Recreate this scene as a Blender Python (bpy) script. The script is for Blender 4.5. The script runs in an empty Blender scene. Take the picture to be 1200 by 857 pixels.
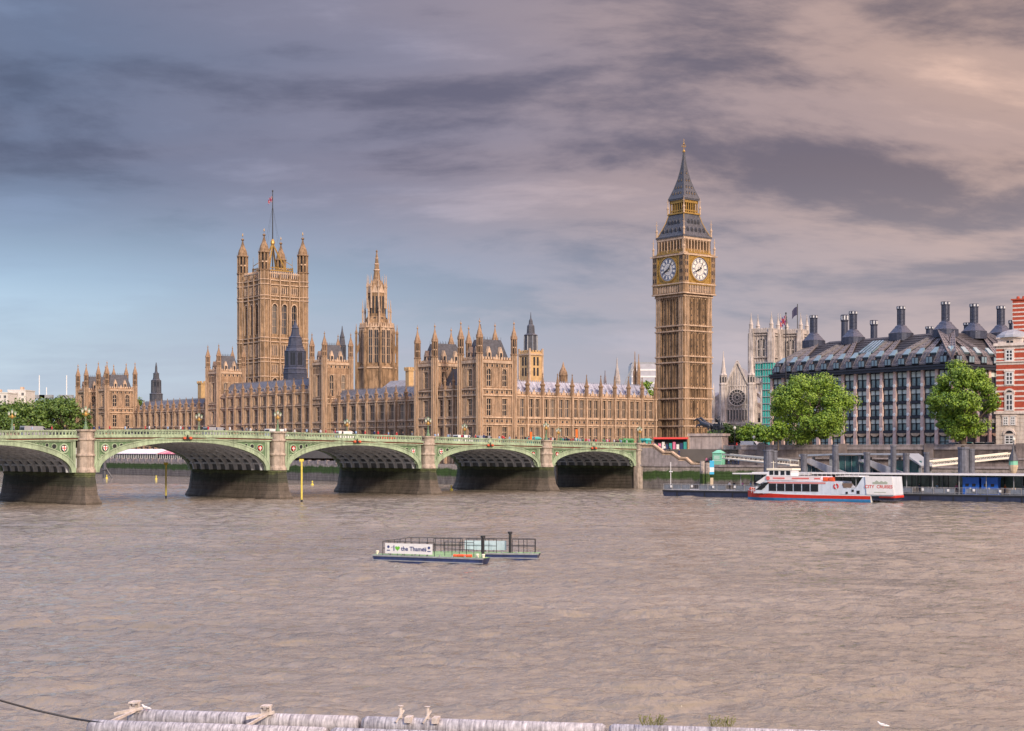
import bpy, math, random
from mathutils import Vector, Matrix
R = math.radians
scene = bpy.context.scene
# ------------------------------------------------------------------ camera, sky, sun, exposure
F, YH, CAMZ = 1750.0, 527.0, 9.3
cd = bpy.data.cameras.new('camera'); cam = bpy.data.objects.new('camera', cd)
scene.collection.objects.link(cam); scene.camera = cam
cam.location = (0, 0, CAMZ); cam.rotation_euler = (R(90), 0, 0)
cd.lens = F / 1200 * 36; cd.sensor_width = 36; cd.shift_y = (YH - 428.5) / 1200
cd.clip_start = 0.5; cd.clip_end = 12000
SUN_EL, SUN_AZ = R(26), R(156)      # azimuth measured clockwise from +Y (ahead)
sdir = Vector((math.sin(SUN_AZ) * math.cos(SUN_EL), math.cos(SUN_AZ) * math.cos(SUN_EL), math.sin(SUN_EL)))
sl = bpy.data.lights.new('sun', 'SUN'); sl.energy = 2.7; sl.angle = R(7); sl.color = (1.0, 0.83, 0.66)
so = bpy.data.objects.new('sun', sl); scene.collection.objects.link(so)
so.rotation_euler = (-sdir).to_track_quat('-Z', 'Y').to_euler()
W = bpy.data.worlds.new('World'); scene.world = W; W.use_nodes = True

def lk(nt, a, b): nt.links.new(a, b)
def math_node(nt, op, a, b=None, c=None, clamp=False):
    n = nt.nodes.new('ShaderNodeMath'); n.operation = op; n.use_clamp = clamp
    for i, v in enumerate((a, b, c)):
        if v is None: continue
        if isinstance(v, (int, float)): n.inputs[i].default_value = v
        else: nt.links.new(v, n.inputs[i])
    return n.outputs[0]
def ramp(nt, fac, stops, interp='LINEAR'):
    n = nt.nodes.new('ShaderNodeValToRGB'); cr = n.color_ramp; cr.interpolation = interp
    while len(cr.elements) < len(stops): cr.elements.new(0.5)
    for e, (p, c) in zip(cr.elements, stops):
        e.position = p; e.color = (c, c, c, 1) if isinstance(c, (int, float)) else (*c, 1)
    nt.links.new(fac, n.inputs[0]); return n.outputs[0]
def mixc(nt, fac, a, b, mode='MIX'):
    n = nt.nodes.new('ShaderNodeMix'); n.data_type = 'RGBA'; n.blend_type = mode
    for s, v in ((n.inputs[0], fac), (n.inputs[6], a), (n.inputs[7], b)):
        if isinstance(v, (int, float)): s.default_value = v
        elif isinstance(v, tuple): s.default_value = (*v, 1) if len(v) == 3 else v
        else: nt.links.new(v, s)
    return n.outputs[2]
def noise(nt, vec, scale, detail=4, rough=0.55, dist=0.0):
    n = nt.nodes.new('ShaderNodeTexNoise'); n.inputs['Scale'].default_value = scale
    n.inputs['Detail'].default_value = detail; n.inputs['Roughness'].default_value = rough
    n.inputs['Distortion'].default_value = dist
    if vec is not None: nt.links.new(vec, n.inputs['Vector'])
    return n.outputs['Fac']
def mapping(nt, vec, scale=(1, 1, 1), rot=(0, 0, 0), loc=(0, 0, 0)):
    n = nt.nodes.new('ShaderNodeMapping'); n.inputs['Scale'].default_value = scale
    n.inputs['Rotation'].default_value = rot; n.inputs['Location'].default_value = loc
    nt.links.new(vec, n.inputs['Vector']); return n.outputs[0]

def build_world():
    nt = W.node_tree; nt.nodes.clear()
    out = nt.nodes.new('ShaderNodeOutputWorld'); bg = nt.nodes.new('ShaderNodeBackground')
    sky = nt.nodes.new('ShaderNodeTexSky'); sky.sky_type = 'NISHITA'; sky.sun_disc = False
    sky.sun_elevation = SUN_EL; sky.sun_rotation = SUN_AZ; sky.air_density = 1.2; sky.dust_density = 2.0
    tc = nt.nodes.new('ShaderNodeTexCoord'); sep = nt.nodes.new('ShaderNodeSeparateXYZ')
    lk(nt, tc.outputs['Generated'], sep.inputs[0])
    x, y, z = sep.outputs
    # cloud deck: the direction projected on to a layer overhead
    zz = math_node(nt, 'ADD', math_node(nt, 'MAXIMUM', z, 0.0), 0.20)
    px = math_node(nt, 'DIVIDE', x, zz); py = math_node(nt, 'DIVIDE', y, zz)
    cb = nt.nodes.new('ShaderNodeCombineXYZ'); lk(nt, px, cb.inputs[0]); lk(nt, py, cb.inputs[1])
    m1 = mapping(nt, cb.outputs[0], (1.0, 1.5, 1), (0, 0, R(-10)), (5.3, 2.9, 0))
    n1 = noise(nt, m1, 1.25, 10, 0.60, 0.25)
    m2 = mapping(nt, cb.outputs[0], (0.45, 1.3, 1), (0, 0, R(-6)), (2.3, 4.4, 0))
    n2 = noise(nt, m2, 0.9, 5, 0.5, 0.2)
    dens = math_node(nt, 'ADD', math_node(nt, 'MULTIPLY', n1, 0.62), math_node(nt, 'MULTIPLY', n2, 0.38))
    # warm side of the sky (towards the right of the view), cool side to the left
    az = math_node(nt, 'ARCTAN2', x, y)
    warm = math_node(nt, 'ADD', math_node(nt, 'MULTIPLY', az, 1.5), 0.47, clamp=True)
    warm = math_node(nt, 'ADD', warm, math_node(nt, 'MULTIPLY', math_node(nt, 'SUBTRACT', n2, 0.5), 0.9), clamp=True)
    lit = ramp(nt, warm, [(0.0, (0.15, 0.19, 0.29)), (0.35, (0.25, 0.24, 0.315)), (0.7, (0.44, 0.33, 0.32)), (1.0, (0.58, 0.40, 0.33))])
    drk = ramp(nt, warm, [(0.0, (0.08, 0.10, 0.16)), (0.45, (0.108, 0.106, 0.155)), (1.0, (0.15, 0.122, 0.14))])
    cl = ramp(nt, dens, [(0.40, 1.0), (0.49, 0.55), (0.585, 0.0)], 'EASE')
    cloud = mixc(nt, cl, drk, lit)
    # lower sky: clear strip of pale blue under the cloud deck, strongest on the cool side
    low = ramp(nt, z, [(0.0, 1.0), (0.09, 0.85), (0.19, 0.0)], 'EASE')
    cool = ramp(nt, az, [(0.0, 1.0), (0.18, 0.22), (0.33, 0.0)])
    azc = math_node(nt, 'MULTIPLY', math_node(nt, 'ADD', az, 0.36), 1.0)
    cool = ramp(nt, azc, [(0.0, 1.0), (0.2, 0.75), (0.40, 0.35), (0.65, 0.08)])
    clear = mixc(nt, 0.06, ramp(nt, z, [(0.0, (0.33, 0.43, 0.55)), (0.045, (0.21, 0.31, 0.49)), (0.11, (0.085, 0.16, 0.33)), (0.2, (0.12, 0.145, 0.235))]), sky.outputs[0])
    br = ramp(nt, n1, [(0.3, 0.62), (0.62, 1.0)])
    col = mixc(nt, math_node(nt, 'MULTIPLY', math_node(nt, 'MULTIPLY', low, cool), br), cloud, clear)
    # horizon glow on the warm side
    hz = ramp(nt, z, [(0.0, 0.75), (0.10, 0.25), (0.2, 0.0)], 'EASE')
    col = mixc(nt, math_node(nt, 'MULTIPLY', hz, math_node(nt, 'SUBTRACT', 1.0, cool)), col, (0.43, 0.40, 0.44))
    # overcast deck brightens to the zenith, boosted out of view to raise ambient
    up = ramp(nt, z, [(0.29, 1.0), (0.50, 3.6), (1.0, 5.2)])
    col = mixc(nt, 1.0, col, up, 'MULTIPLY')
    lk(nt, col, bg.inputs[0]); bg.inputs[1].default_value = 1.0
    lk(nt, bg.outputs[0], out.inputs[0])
build_world()
scene.view_settings.view_transform = 'Standard'; scene.view_settings.look = 'None'
scene.view_settings.exposure = 0.46; scene.view_settings.gamma = 1.0
scene.render.engine = 'CYCLES'

# ------------------------------------------------------------------ helpers
rnd = random.Random(7)
def XY(px, d): return ((px - 600) / F * d, d)
def ZZ(py, d): return CAMZ + (YH - py) / F * d
MATS = {}
def mat(name, col, rough=0.8, var=0.25, scale=1.0, metal=0.0, bump=0.0, streak=0.0, bscale=None, emit=None, spec=None, coat=0):
    if name in MATS: return MATS[name]
    m = bpy.data.materials.new(name); m.use_nodes = True; MATS[name] = m
    nt = m.node_tree; b = nt.nodes['Principled BSDF']
    b.inputs['Roughness'].default_value = rough; b.inputs['Metallic'].default_value = metal
    if coat: b.inputs['Coat Weight'].default_value = coat
    tc = nt.nodes.new('ShaderNodeTexCoord'); vec = tc.outputs['Object']
    c = None
    if var > 0:
        f = noise(nt, vec, scale, 5, 0.6)
        lo = tuple(v * (1 - var) for v in col); hi = tuple(min(0.95, v * (1 + var)) for v in col)
        c = ramp(nt, f, [(0.3, lo), (0.7, hi)])
        f2 = noise(nt, vec, scale * 9, 3, 0.6)
        c = mixc(nt, 1.0, c, ramp(nt, f2, [(0.3, 1 - var * 0.6), (0.7, 1.0 + 0 * var)]), 'MULTIPLY')
        if streak > 0:
            mv = mapping(nt, vec, (1.3, 1.3, 0.12))
            f3 = noise(nt, mv, 1.2, 4, 0.65)
            c = mixc(nt, 1.0, c, ramp(nt, f3, [(0.36, 1 - streak), (0.56, 1.0)]), 'MULTIPLY')
        lk(nt, c, b.inputs['Base Color'])
    else: b.inputs['Base Color'].default_value = (*col, 1)
    if bump > 0:
        fb = noise(nt, vec, bscale or scale * 6, 5, 0.65)
        bn = nt.nodes.new('ShaderNodeBump'); bn.inputs['Strength'].default_value = bump; bn.inputs['Distance'].default_value = 0.1
        lk(nt, fb, bn.inputs['Height']); lk(nt, bn.outputs[0], b.inputs['Normal'])
    if emit: b.inputs['Emission Color'].default_value = (*emit[0], 1); b.inputs['Emission Strength'].default_value = emit[1]
    return m

def vary_glass(m):
    nt = m.node_tree; b = nt.nodes['Principled BSDF']; oi = nt.nodes.new('ShaderNodeObjectInfo')
    c = ramp(nt, oi.outputs['Random'], [(0.0, (.010, .013, .02)), (0.6, (.022, .026, .036)), (0.85, (.06, .065, .08)), (1.0, (.14, .13, .12))]); lk(nt, c, b.inputs['Base Color'])
    lk(nt, math_node(nt, 'ADD', math_node(nt, 'MULTIPLY', oi.outputs['Random'], .35), .15), b.inputs['Roughness'])
class Fr:      # a frame: origin, angle; (a along, o outwards, z)
    def __init__(s, x=0, y=0, ang=0, z=0):
        s.x, s.y, s.z = x, y, z; s.c, s.s = math.cos(R(ang)), math.sin(R(ang)); s.ang = ang
    def p(s, a, o, z): return (s.x + s.c * a - s.s * o, s.y + s.s * a + s.c * o, s.z + z)
F0 = Fr()
class MB:
    def __init__(s): s.v = []; s.f = []; s.m = []
    def face(s, pts, mi=0):
        i = len(s.v); s.v += [tuple(p) for p in pts]; s.f.append(tuple(range(i, i + len(pts)))); s.m.append(mi)
    def hexa(s, P, mi=0):   # 8 points: bottom 4 ccw, top 4 ccw
        i = len(s.v); s.v += [tuple(p) for p in P]
        for q in ((3, 2, 1, 0), (4, 5, 6, 7), (0, 1, 5, 4), (1, 2, 6, 5), (2, 3, 7, 6), (3, 0, 4, 7)):
            s.f.append(tuple(i + k for k in q)); s.m.append(mi)
    def box(s, fr, a0, a1, o0, o1, z0, z1, mi=0):
        if a1 < a0: a0, a1 = a1, a0
        if o1 < o0: o0, o1 = o1, o0
        s.hexa([fr.p(a0, o0, z0), fr.p(a1, o0, z0), fr.p(a1, o1, z0), fr.p(a0, o1, z0),
                fr.p(a0, o0, z1), fr.p(a1, o0, z1), fr.p(a1, o1, z1), fr.p(a0, o1, z1)], mi)
    def taper(s, fr, a, o, w0, d0, z0, w1, d1, z1, mi=0):
        s.hexa([fr.p(a - w0, o - d0, z0), fr.p(a + w0, o - d0, z0), fr.p(a + w0, o + d0, z0), fr.p(a - w0, o + d0, z0),
                fr.p(a - w1, o - d1, z1), fr.p(a + w1, o - d1, z1), fr.p(a + w1, o + d1, z1), fr.p(a - w1, o + d1, z1)], mi)
    def lathe(s, x, y, prof, n=8, ph=0.0, mi=0, sx=1, sy=1):
        rings = []
        for r, z in prof:
            i = len(s.v)
            for k in range(n):
                t = ph + 2 * math.pi * k / n
                s.v.append((x + r * sx * math.cos(t), y + r * sy * math.sin(t), z))
            rings.append(i)
        for j in range(len(prof) - 1):
            a, b = rings[j], rings[j + 1]
            for k in range(n):
                k2 = (k + 1) % n; s.f.append((a + k, a + k2, b + k2, b + k)); s.m.append(mi)
        s.f.append(tuple(rings[0] + k for k in reversed(range(n)))); s.m.append(mi)
        s.f.append(tuple(rings[-1] + k for k in range(n))); s.m.append(mi)
    def bar(s, p, q, r, n=6, mi=0, r2=None):
        p, q = Vector(p), Vector(q); d = q - p
        if d.length < 1e-6: return
        qt = d.to_track_quat('Z', 'Y'); r2 = r if r2 is None else r2; i = len(s.v)
        for base, rr in ((p, r), (q, r2)):
            for k in range(n):
                t = 2 * math.pi * k / n; s.v.append(tuple(base + qt @ Vector((rr * math.cos(t), rr * math.sin(t), 0))))
        for k in range(n):
            k2 = (k + 1) % n; s.f.append((i + k, i + k2, i + n + k2, i + n + k)); s.m.append(mi)
        s.f.append(tuple(i + k for k in reversed(range(n)))); s.m.append(mi)
        s.f.append(tuple(i + n + k for k in range(n))); s.m.append(mi)
    def beam(s, p, q, w, h, mi=0):  # rectangular beam, w across horizontally
        p, q = Vector(p), Vector(q); d = (q - p).normalized(); side = d.cross(Vector((0, 0, 1)))
        if side.length < 1e-4: side = Vector((1, 0, 0))
        side.normalize(); up = side.cross(d).normalized(); A = side * w / 2; B = up * h / 2
        s.hexa([p - A - B, p + A - B, q + A - B, q - A - B, p - A + B, p + A + B, q + A + B, q - A + B], mi)
    def extr(s, pts2, fr, o0, o1, mi=0):   # polygon in (a,z), extruded in o
        n = len(pts2); i = len(s.v)
        for o in (o0, o1):
            for a, z in pts2: s.v.append(fr.p(a, o, z))
        s.f.append(tuple(i + k for k in range(n))); s.m.append(mi)
        s.f.append(tuple(i + n + k for k in reversed(range(n)))); s.m.append(mi)
        for k in range(n):
            k2 = (k + 1) % n; s.f.append((i + k2, i + k, i + n + k, i + n + k2)); s.m.append(mi)
    def slab(s, poly, z0, z1, mi=0):
        n = len(poly); i = len(s.v)
        for z in (z0, z1):
            for a, b in poly: s.v.append((a, b, z))
        s.f.append(tuple(i + k for k in reversed(range(n)))); s.m.append(mi)
        s.f.append(tuple(i + n + k for k in range(n))); s.m.append(mi)
        for k in range(n):
            k2 = (k + 1) % n; s.f.append((i + k, i + k2, i + n + k2, i + n + k)); s.m.append(mi)
    def mesh(s, name, mats):
        me = bpy.data.meshes.new(name); me.from_pydata(s.v, [], s.f)
        for m in (mats if isinstance(mats, (list, tuple)) else [mats]): me.materials.append(m)
        me.polygons.foreach_set('material_index', s.m); me.update()
        import bmesh
        bm = bmesh.new(); bm.from_mesh(me); bmesh.ops.recalc_face_normals(bm, faces=bm.faces); bm.to_mesh(me); bm.free()
        return me
    def build(s, name, mats, parent=None, loc=(0, 0, 0), rz=0, smooth=False):
        me = s.mesh(name, mats)
        if smooth:
            me.polygons.foreach_set('use_smooth', [True] * len(me.polygons))
        return place(name, me, parent, loc, rz)
def place(name, me, parent=None, loc=(0, 0, 0), rz=0):
    o = bpy.data.objects.new(name, me); scene.collection.objects.link(o)
    o.location = loc; o.rotation_euler = (0, 0, rz)
    if parent: o.parent = parent; KIDS.setdefault(parent.name, []).append(o)
    return o
KIDS = {}
def tag(o, label, cat, group=None):
    o['label'] = label; o['category'] = cat
    if group: o['group'] = group
    return o
def empty(name, loc, rz=0, label=None, cat=None, group=None):
    o = bpy.data.objects.new(name, None); scene.collection.objects.link(o)
    o.location = loc; o.rotation_euler = (0, 0, rz); o.empty_display_size = 0.5
    if label: tag(o, label, cat, group)
    return o
def struct(o, kind='structure'):
    o['kind'] = kind; return o
def copy_tree(o, parent=None):
    c = o.copy(); scene.collection.objects.link(c)
    if parent: c.parent = parent; KIDS.setdefault(parent.name, []).append(c)
    for ch in list(KIDS.get(o.name, [])): copy_tree(ch, c)
    return c
def text_mesh(s, size, m, depth=0.01):
    cu = bpy.data.curves.new('lettering', 'FONT'); cu.body = s; cu.size = size; cu.extrude = depth; cu.offset = size * .018
    cu.align_x = 'CENTER'; cu.align_y = 'CENTER'
    o = bpy.data.objects.new('lettering', cu); scene.collection.objects.link(o)
    dg = bpy.context.evaluated_depsgraph_get(); me = bpy.data.meshes.new_from_object(o.evaluated_get(dg))
    bpy.data.objects.remove(o); me.materials.clear(); me.materials.append(m); me.name = 'lettering'
    return me
def lettering(s, size, m, parent, loc, rz, name='lettering'):
    o = place(name, text_mesh(s, size, m), parent, loc, 0); o.rotation_euler = (R(90), 0, rz); return o

# ------------------------------------------------------------------ shared materials
STONE = mat('honey_limestone', (0.39, 0.255, 0.16), 0.9, 0.45, 0.22, bump=0.7, streak=0.6, bscale=3.0)
STONE2 = mat('tower_limestone', (0.35, 0.23, 0.135), 0.9, 0.42, 0.3, bump=0.7, streak=0.6, bscale=3.0)
STRIM = mat('weathered_trim_stone', (0.58, 0.43, 0.31), 0.9, 0.25, 0.8, bump=0.3, streak=0.3)
GLASS = mat('leaded_glass', (0.014, 0.018, 0.028), 0.45, 0.4, 3.0)
vary_glass(GLASS)
MULL = mat('mullion_stone', (0.62, 0.47, 0.34), 0.9, 0.2, 2.0)
ROOF = mat('cast_iron_roof', (0.13, 0.14, 0.18), 0.55, 0.3, 0.8, bump=0.3)
ROOFL = mat('pale_iron_roof', (0.36, 0.37, 0.45), 0.5, 0.3, 0.8, bump=0.3)
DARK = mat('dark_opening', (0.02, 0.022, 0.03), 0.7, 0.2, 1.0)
GOLD = mat('gilding', (0.44, 0.27, 0.07), 0.42, 0.35, 2.0, metal=0.3)
LEAD = mat('dark_lead', (0.075, 0.08, 0.10), 0.5, 0.35, 1.5, bump=0.3)
WHITE = mat('white_paint', (0.78, 0.79, 0.80), 0.35, 0.06, 2.0)
BLACK = mat('black_metal', (0.02, 0.022, 0.028), 0.45, 0.2, 2.0)
NAVY = mat('navy_hull_paint', (0.03, 0.04, 0.085), 0.4, 0.3, 1.5, streak=0.2)
GREYM = mat('grey_metal', (0.30, 0.32, 0.35), 0.5, 0.2, 2.0)
RED = mat('red_paint', (0.60, 0.035, 0.02), 0.35, 0.12, 2.0)
GRANITE = mat('grey_granite', (0.34, 0.30, 0.30), 0.85, 0.28, 0.9, bump=0.4, streak=0.25)
PALEST = mat('pale_abbey_stone', (0.58, 0.52, 0.48), 0.9, 0.28, 0.25, bump=0.3, streak=0.45)
# ------------------------------------------------------------------ the setting
def water():
    m = bpy.data.materials.new('river_water'); m.use_nodes = True; nt = m.node_tree; b = nt.nodes['Principled BSDF']
    geo = nt.nodes.new('ShaderNodeNewGeometry'); P = geo.outputs['Position']
    big = noise(nt, mapping(nt, P, (0.010, 0.030, 1), (0, 0, R(-8))), 1.0, 4, 0.55, 0.4)
    mid = noise(nt, mapping(nt, P, (0.05, 0.10, 1)), 1.0, 3, 0.6, 0.5)
    col = ramp(nt, big, [(0.35, (0.17, 0.15, 0.12)), (0.65, (0.255, 0.225, 0.185))])
    lk(nt, col, b.inputs['Base Color'])
    b.inputs['Roughness'].default_value = 0.05; b.inputs['IOR'].default_value = 1.33
    w1 = noise(nt, mapping(nt, P, (0.8, 1.15, 1), (0, 0, R(12))), 1.0, 2, 0.5, 0.6)
    w2 = noise(nt, mapping(nt, P, (2.2, 3.0, 1), (0, 0, R(-14))), 1.0, 4, 0.62, 0.5)
    w3 = noise(nt, mapping(nt, P, (0.16, 0.22, 1), (0, 0, R(20))), 1.0, 3, 0.55, 0.3)
    h = math_node(nt, 'ADD', math_node(nt, 'MULTIPLY', w1, 0.5), math_node(nt, 'MULTIPLY', w2, 0.34))
    h = math_node(nt, 'ADD', h, math_node(nt, 'MULTIPLY', w3, 0.5))
    st = ramp(nt, mixc(nt, 0.45, big, mid), [(0.38, 0.50), (0.56, 1.0)])
    h = math_node(nt, 'MULTIPLY', h, st)
    bn = nt.nodes.new('ShaderNodeBump'); bn.inputs['Strength'].default_value = 1.0; bn.inputs['Distance'].default_value = 0.45
    lk(nt, h, bn.inputs['Height']); lk(nt, bn.outputs[0], b.inputs['Normal'])
    # real wind waves on the near reach of the river, flat water beyond; rows get coarser with distance
    import numpy as np
    rs = np.random.RandomState(8)
    ys = [34.0]
    while ys[-1] < 420: ys.append(ys[-1] + 0.13 + max(0.0, ys[-1] - 40) * 0.0026)
    ys = np.array(ys); nx = 760; u = np.linspace(-1, 1, nx); xs = 150 * (0.55 * u + 0.45 * u ** 3)
    X, Y = np.meshgrid(xs, ys); Z = np.zeros_like(X); G = np.zeros_like(X)
    for k in range(90):
        lam = 0.55 * (9.0 ** (rs.rand() ** 1.7)); th = rs.normal(0.12, 0.52); kx, ky = np.sin(th) * 2 * np.pi / lam, np.cos(th) * 2 * np.pi / lam
        fade = np.clip((lam / (0.26 + np.maximum(0, Y - 40) * 0.0052) - 1.0), 0, 1)
        ph = rs.rand() * 6.28 + 1.3 * np.sin(X * rs.uniform(.02, .07) + rs.rand() * 6) + 1.3 * np.sin(Y * rs.uniform(.02, .07) + rs.rand() * 6)
        s = np.sin(kx * X + ky * Y + ph); Z += fade * lam * 0.0074 * (s + 0.25 * np.sin(2 * (kx * X + ky * Y + ph) + 1.57))
    for k in range(7):
        lx, ly = rs.uniform(18, 70), rs.uniform(6, 22); G += np.sin(X * 6.28 / lx + rs.rand() * 6 + 1.5 * np.sin(Y / ly)) * np.sin(Y * 6.28 / ly + rs.rand() * 6 + X / lx)
    G = 0.88 + 0.38 * np.clip(G / 2.5, -1, 1)
    edge = np.clip((150 - np.abs(X)) / 12, 0, 1) * np.clip((Y - 34) / 2, 0, 1) * np.clip((418 - Y) / 30, 0, 1)
    Z *= G * edge
    ny = len(ys); V = np.stack([X.ravel(), Y.ravel(), Z.ravel()], 1)
    i = np.arange((ny - 1) * (nx - 1)); r_, c_ = i // (nx - 1), i % (nx - 1); a = r_ * nx + c_
    Fq = np.stack([a, a + 1, a + nx + 1, a + nx], 1)
    x0, x1, y0, y1 = -150.0, 150.0, 34.0, float(ys[-1]); n0 = len(V)
    ext = [(-2500, -300, 0), (x0, -300, 0), (x1, -300, 0), (1500, -300, 0), (-2500, y0, 0), (x0, y0, 0), (x1, y0, 0), (1500, y0, 0), (-2500, y1, 0), (x0, y1, 0), (x1, y1, 0), (1500, y1, 0), (-2500, 2200, 0), (x0, 2200, 0), (x1, 2200, 0), (1500, 2200, 0)]
    V = np.vstack([V, np.array(ext, float)])
    ef = [(j * 4 + q, j * 4 + q + 1, j * 4 + q + 5, j * 4 + q + 4) for j in range(3) for q in range(3) if not (j == 1 and q == 1)]
    Fq = np.vstack([Fq, np.array(ef) + n0])
    me = bpy.data.meshes.new('river_water'); me.vertices.add(len(V)); me.vertices.foreach_set('co', V.ravel()); nf = len(Fq)
    me.loops.add(nf * 4); me.loops.foreach_set('vertex_index', Fq.ravel().astype(np.int32)); me.polygons.add(nf)
    me.polygons.foreach_set('loop_start', np.arange(0, nf * 4, 4, dtype=np.int32)); me.polygons.foreach_set('use_smooth', np.ones(nf, dtype=bool))
    me.update(calc_edges=True); me.materials.append(m); struct(place('river_water', me))
water()
A_PAL, B_BR = 38.5, 44.9
C0 = (-9.3, 427.6)
PF = Fr(C0[0], C0[1], A_PAL)                  # palace frame: a = inland, o = away to the left
P1 = (-72.8, 254.4)
BF = Fr(P1[0], P1[1], B_BR)                   # bridge frame: a = along the bridge to the far bank, o = across
ABUT = BF.p(144.5, 0, 0)
EA = math.degrees(math.atan2(-0.55, 0.84))
EF = Fr(ABUT[0], ABUT[1], EA)                 # embankment frame: a = along the bank to the right, o = inland
GZ = 9.4
GROUND = mat('paved_ground', (0.16, 0.145, 0.13), 0.9, 0.25, 0.05, bump=0.2)
GRASS = mat('park_grass', (0.05, 0.09, 0.025), 0.95, 0.3, 0.1)
ROADM = mat('asphalt', (0.05, 0.05, 0.052), 0.9, 0.2, 0.2)
def stain_wall(name, base, low, alg, z_lo, z_hi, brick=True):
    m = bpy.data.materials.new(name); m.use_nodes = True; nt = m.node_tree; b = nt.nodes['Principled BSDF']
    tc = nt.nodes.new('ShaderNodeTexCoord'); geo = nt.nodes.new('ShaderNodeNewGeometry')
    sep = nt.nodes.new('ShaderNodeSeparateXYZ'); lk(nt, geo.outputs['Position'], sep.inputs[0])
    P = geo.outputs['Position']
    nz = noise(nt, mapping(nt, P, (0.5, 0.5, 0.35)), 1.0, 5, 0.7)
    z = math_node(nt, 'ADD', sep.outputs[2], math_node(nt, 'MULTIPLY', math_node(nt, 'SUBTRACT', nz, 0.5), 2.2))
    zz = math_node(nt, 'DIVIDE', z, 12.0)
    c = ramp(nt, zz, [(max(0.0, (z_lo - 0.5) / 12), low), ((z_lo + 0.2) / 12, alg), ((z_hi - 0.4) / 12, alg), (z_hi / 12, base)])
    g = noise(nt, mapping(nt, P, (0.9, 0.9, 0.25)), 1.0, 5, 0.7)
    c = mixc(nt, 1.0, c, ramp(nt, g, [(0.3, 0.5), (0.65, 1.15)]), 'MULTIPLY')
    f2 = noise(nt, P, 4.0, 4, 0.7)
    c = mixc(nt, 1.0, c, ramp(nt, f2, [(0.3, 0.65), (0.65, 1.1)]), 'MULTIPLY')
    lk(nt, c, b.inputs['Base Color']); b.inputs['Roughness'].default_value = 0.85
    # masonry courses
    w = nt.nodes.new('ShaderNodeTexWave'); w.wave_type = 'BANDS'; w.bands_direction = 'Z'; w.inputs['Scale'].default_value = 0.42
    lk(nt, P, w.inputs['Vector'])
    hh = math_node(nt, 'ADD', ramp(nt, w.outputs['Fac'], [(0.0, 0.0), (0.12, 1.0)]), f2)
    bn = nt.nodes.new('ShaderNodeBump'); bn.inputs['Strength'].default_value = 0.7; bn.inputs['Distance'].default_value = 0.08
    lk(nt, hh, bn.inputs['Height']); lk(nt, bn.outputs[0], b.inputs['Normal'])
    return m
TIDE = stain_wall('tidal_granite', (0.40, 0.35, 0.32), (0.20, 0.18, 0.17), (0.05, 0.10, 0.022), 2.4, 4.5)
PIERB = stain_wall('pier_base_granite', (0.10, 0.12, 0.05), (0.125, 0.105, 0.085), (0.055, 0.06, 0.040), 3.2, 5.0)
MUDM = mat('river_mud', (0.10, 0.075, 0.05), 0.5, 0.3, 0.3, bump=0.5)
def W2(fr, a, o): return fr.p(a, o, 0)[:2]
def setting():
    # the street level land behind the embankment and the palace ground
    poly = [W2(EF, 0, 1.0), W2(EF, 20, 6.2), W2(EF, 27, 1.0), W2(EF, 260, 1.0), (900, 150), (4000, 1500), (4000, 6000), (-4000, 6000), (-2500, 2100), W2(PF, 0, 330),
            W2(PF, 1, 0), W2(BF, 150, 30), W2(BF, 146, 26), W2(BF, 146, 0)]
    mb = MB(); mb.slab([W2(EF, 0, 1.0), W2(EF, 5, 5.5), W2(EF, 26, 5.5), W2(EF, 27, 1.0)] + poly[3:], GZ - 3, GZ)
    struct(mb.build('ground', GROUND))
    mb = MB(); mb.slab([W2(PF, -24.5, -2), W2(PF, 1.5, -2), W2(PF, 1.5, 335), W2(PF, -24.5, 335)], 3, 5.1)
    struct(mb.build('palace_terrace_pavement', GROUND))
    # road past the clock tower, and the road along the bank
    mb = MB(); mb.slab([W2(BF, 145.5, 4), W2(BF, 330, 4), W2(BF, 330, 22), W2(BF, 145.5, 22)], GZ - 0.5, GZ + 0.004)
    struct(mb.build('street_road', ROADM))
    mb = MB(); mb.slab([W2(EF, 30, 6), W2(EF, 250, 6), W2(EF, 250, 20), W2(EF, 30, 20)], GZ - 0.5, GZ + 0.008)
    struct(mb.build('bank_road', ROADM))
    mb = MB(); mb.slab([W2(EF, 30, 2), W2(EF, 250, 2), W2(EF, 250, 5.9), W2(EF, 30, 5.9)], GZ - 0.5, GZ + 0.13)
    struct(mb.build('bank_pavement', GRANITE))
    mb = MB(); mb.slab([(-2600, 2100), (-380, 560), (-260, 700), W2(PF, 90, 330), (-100, 1200), (-1500, 2500)], GZ - 1, GZ + 0.02)
    struct(mb.build('park_lawn', GRASS))
setting()
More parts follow.
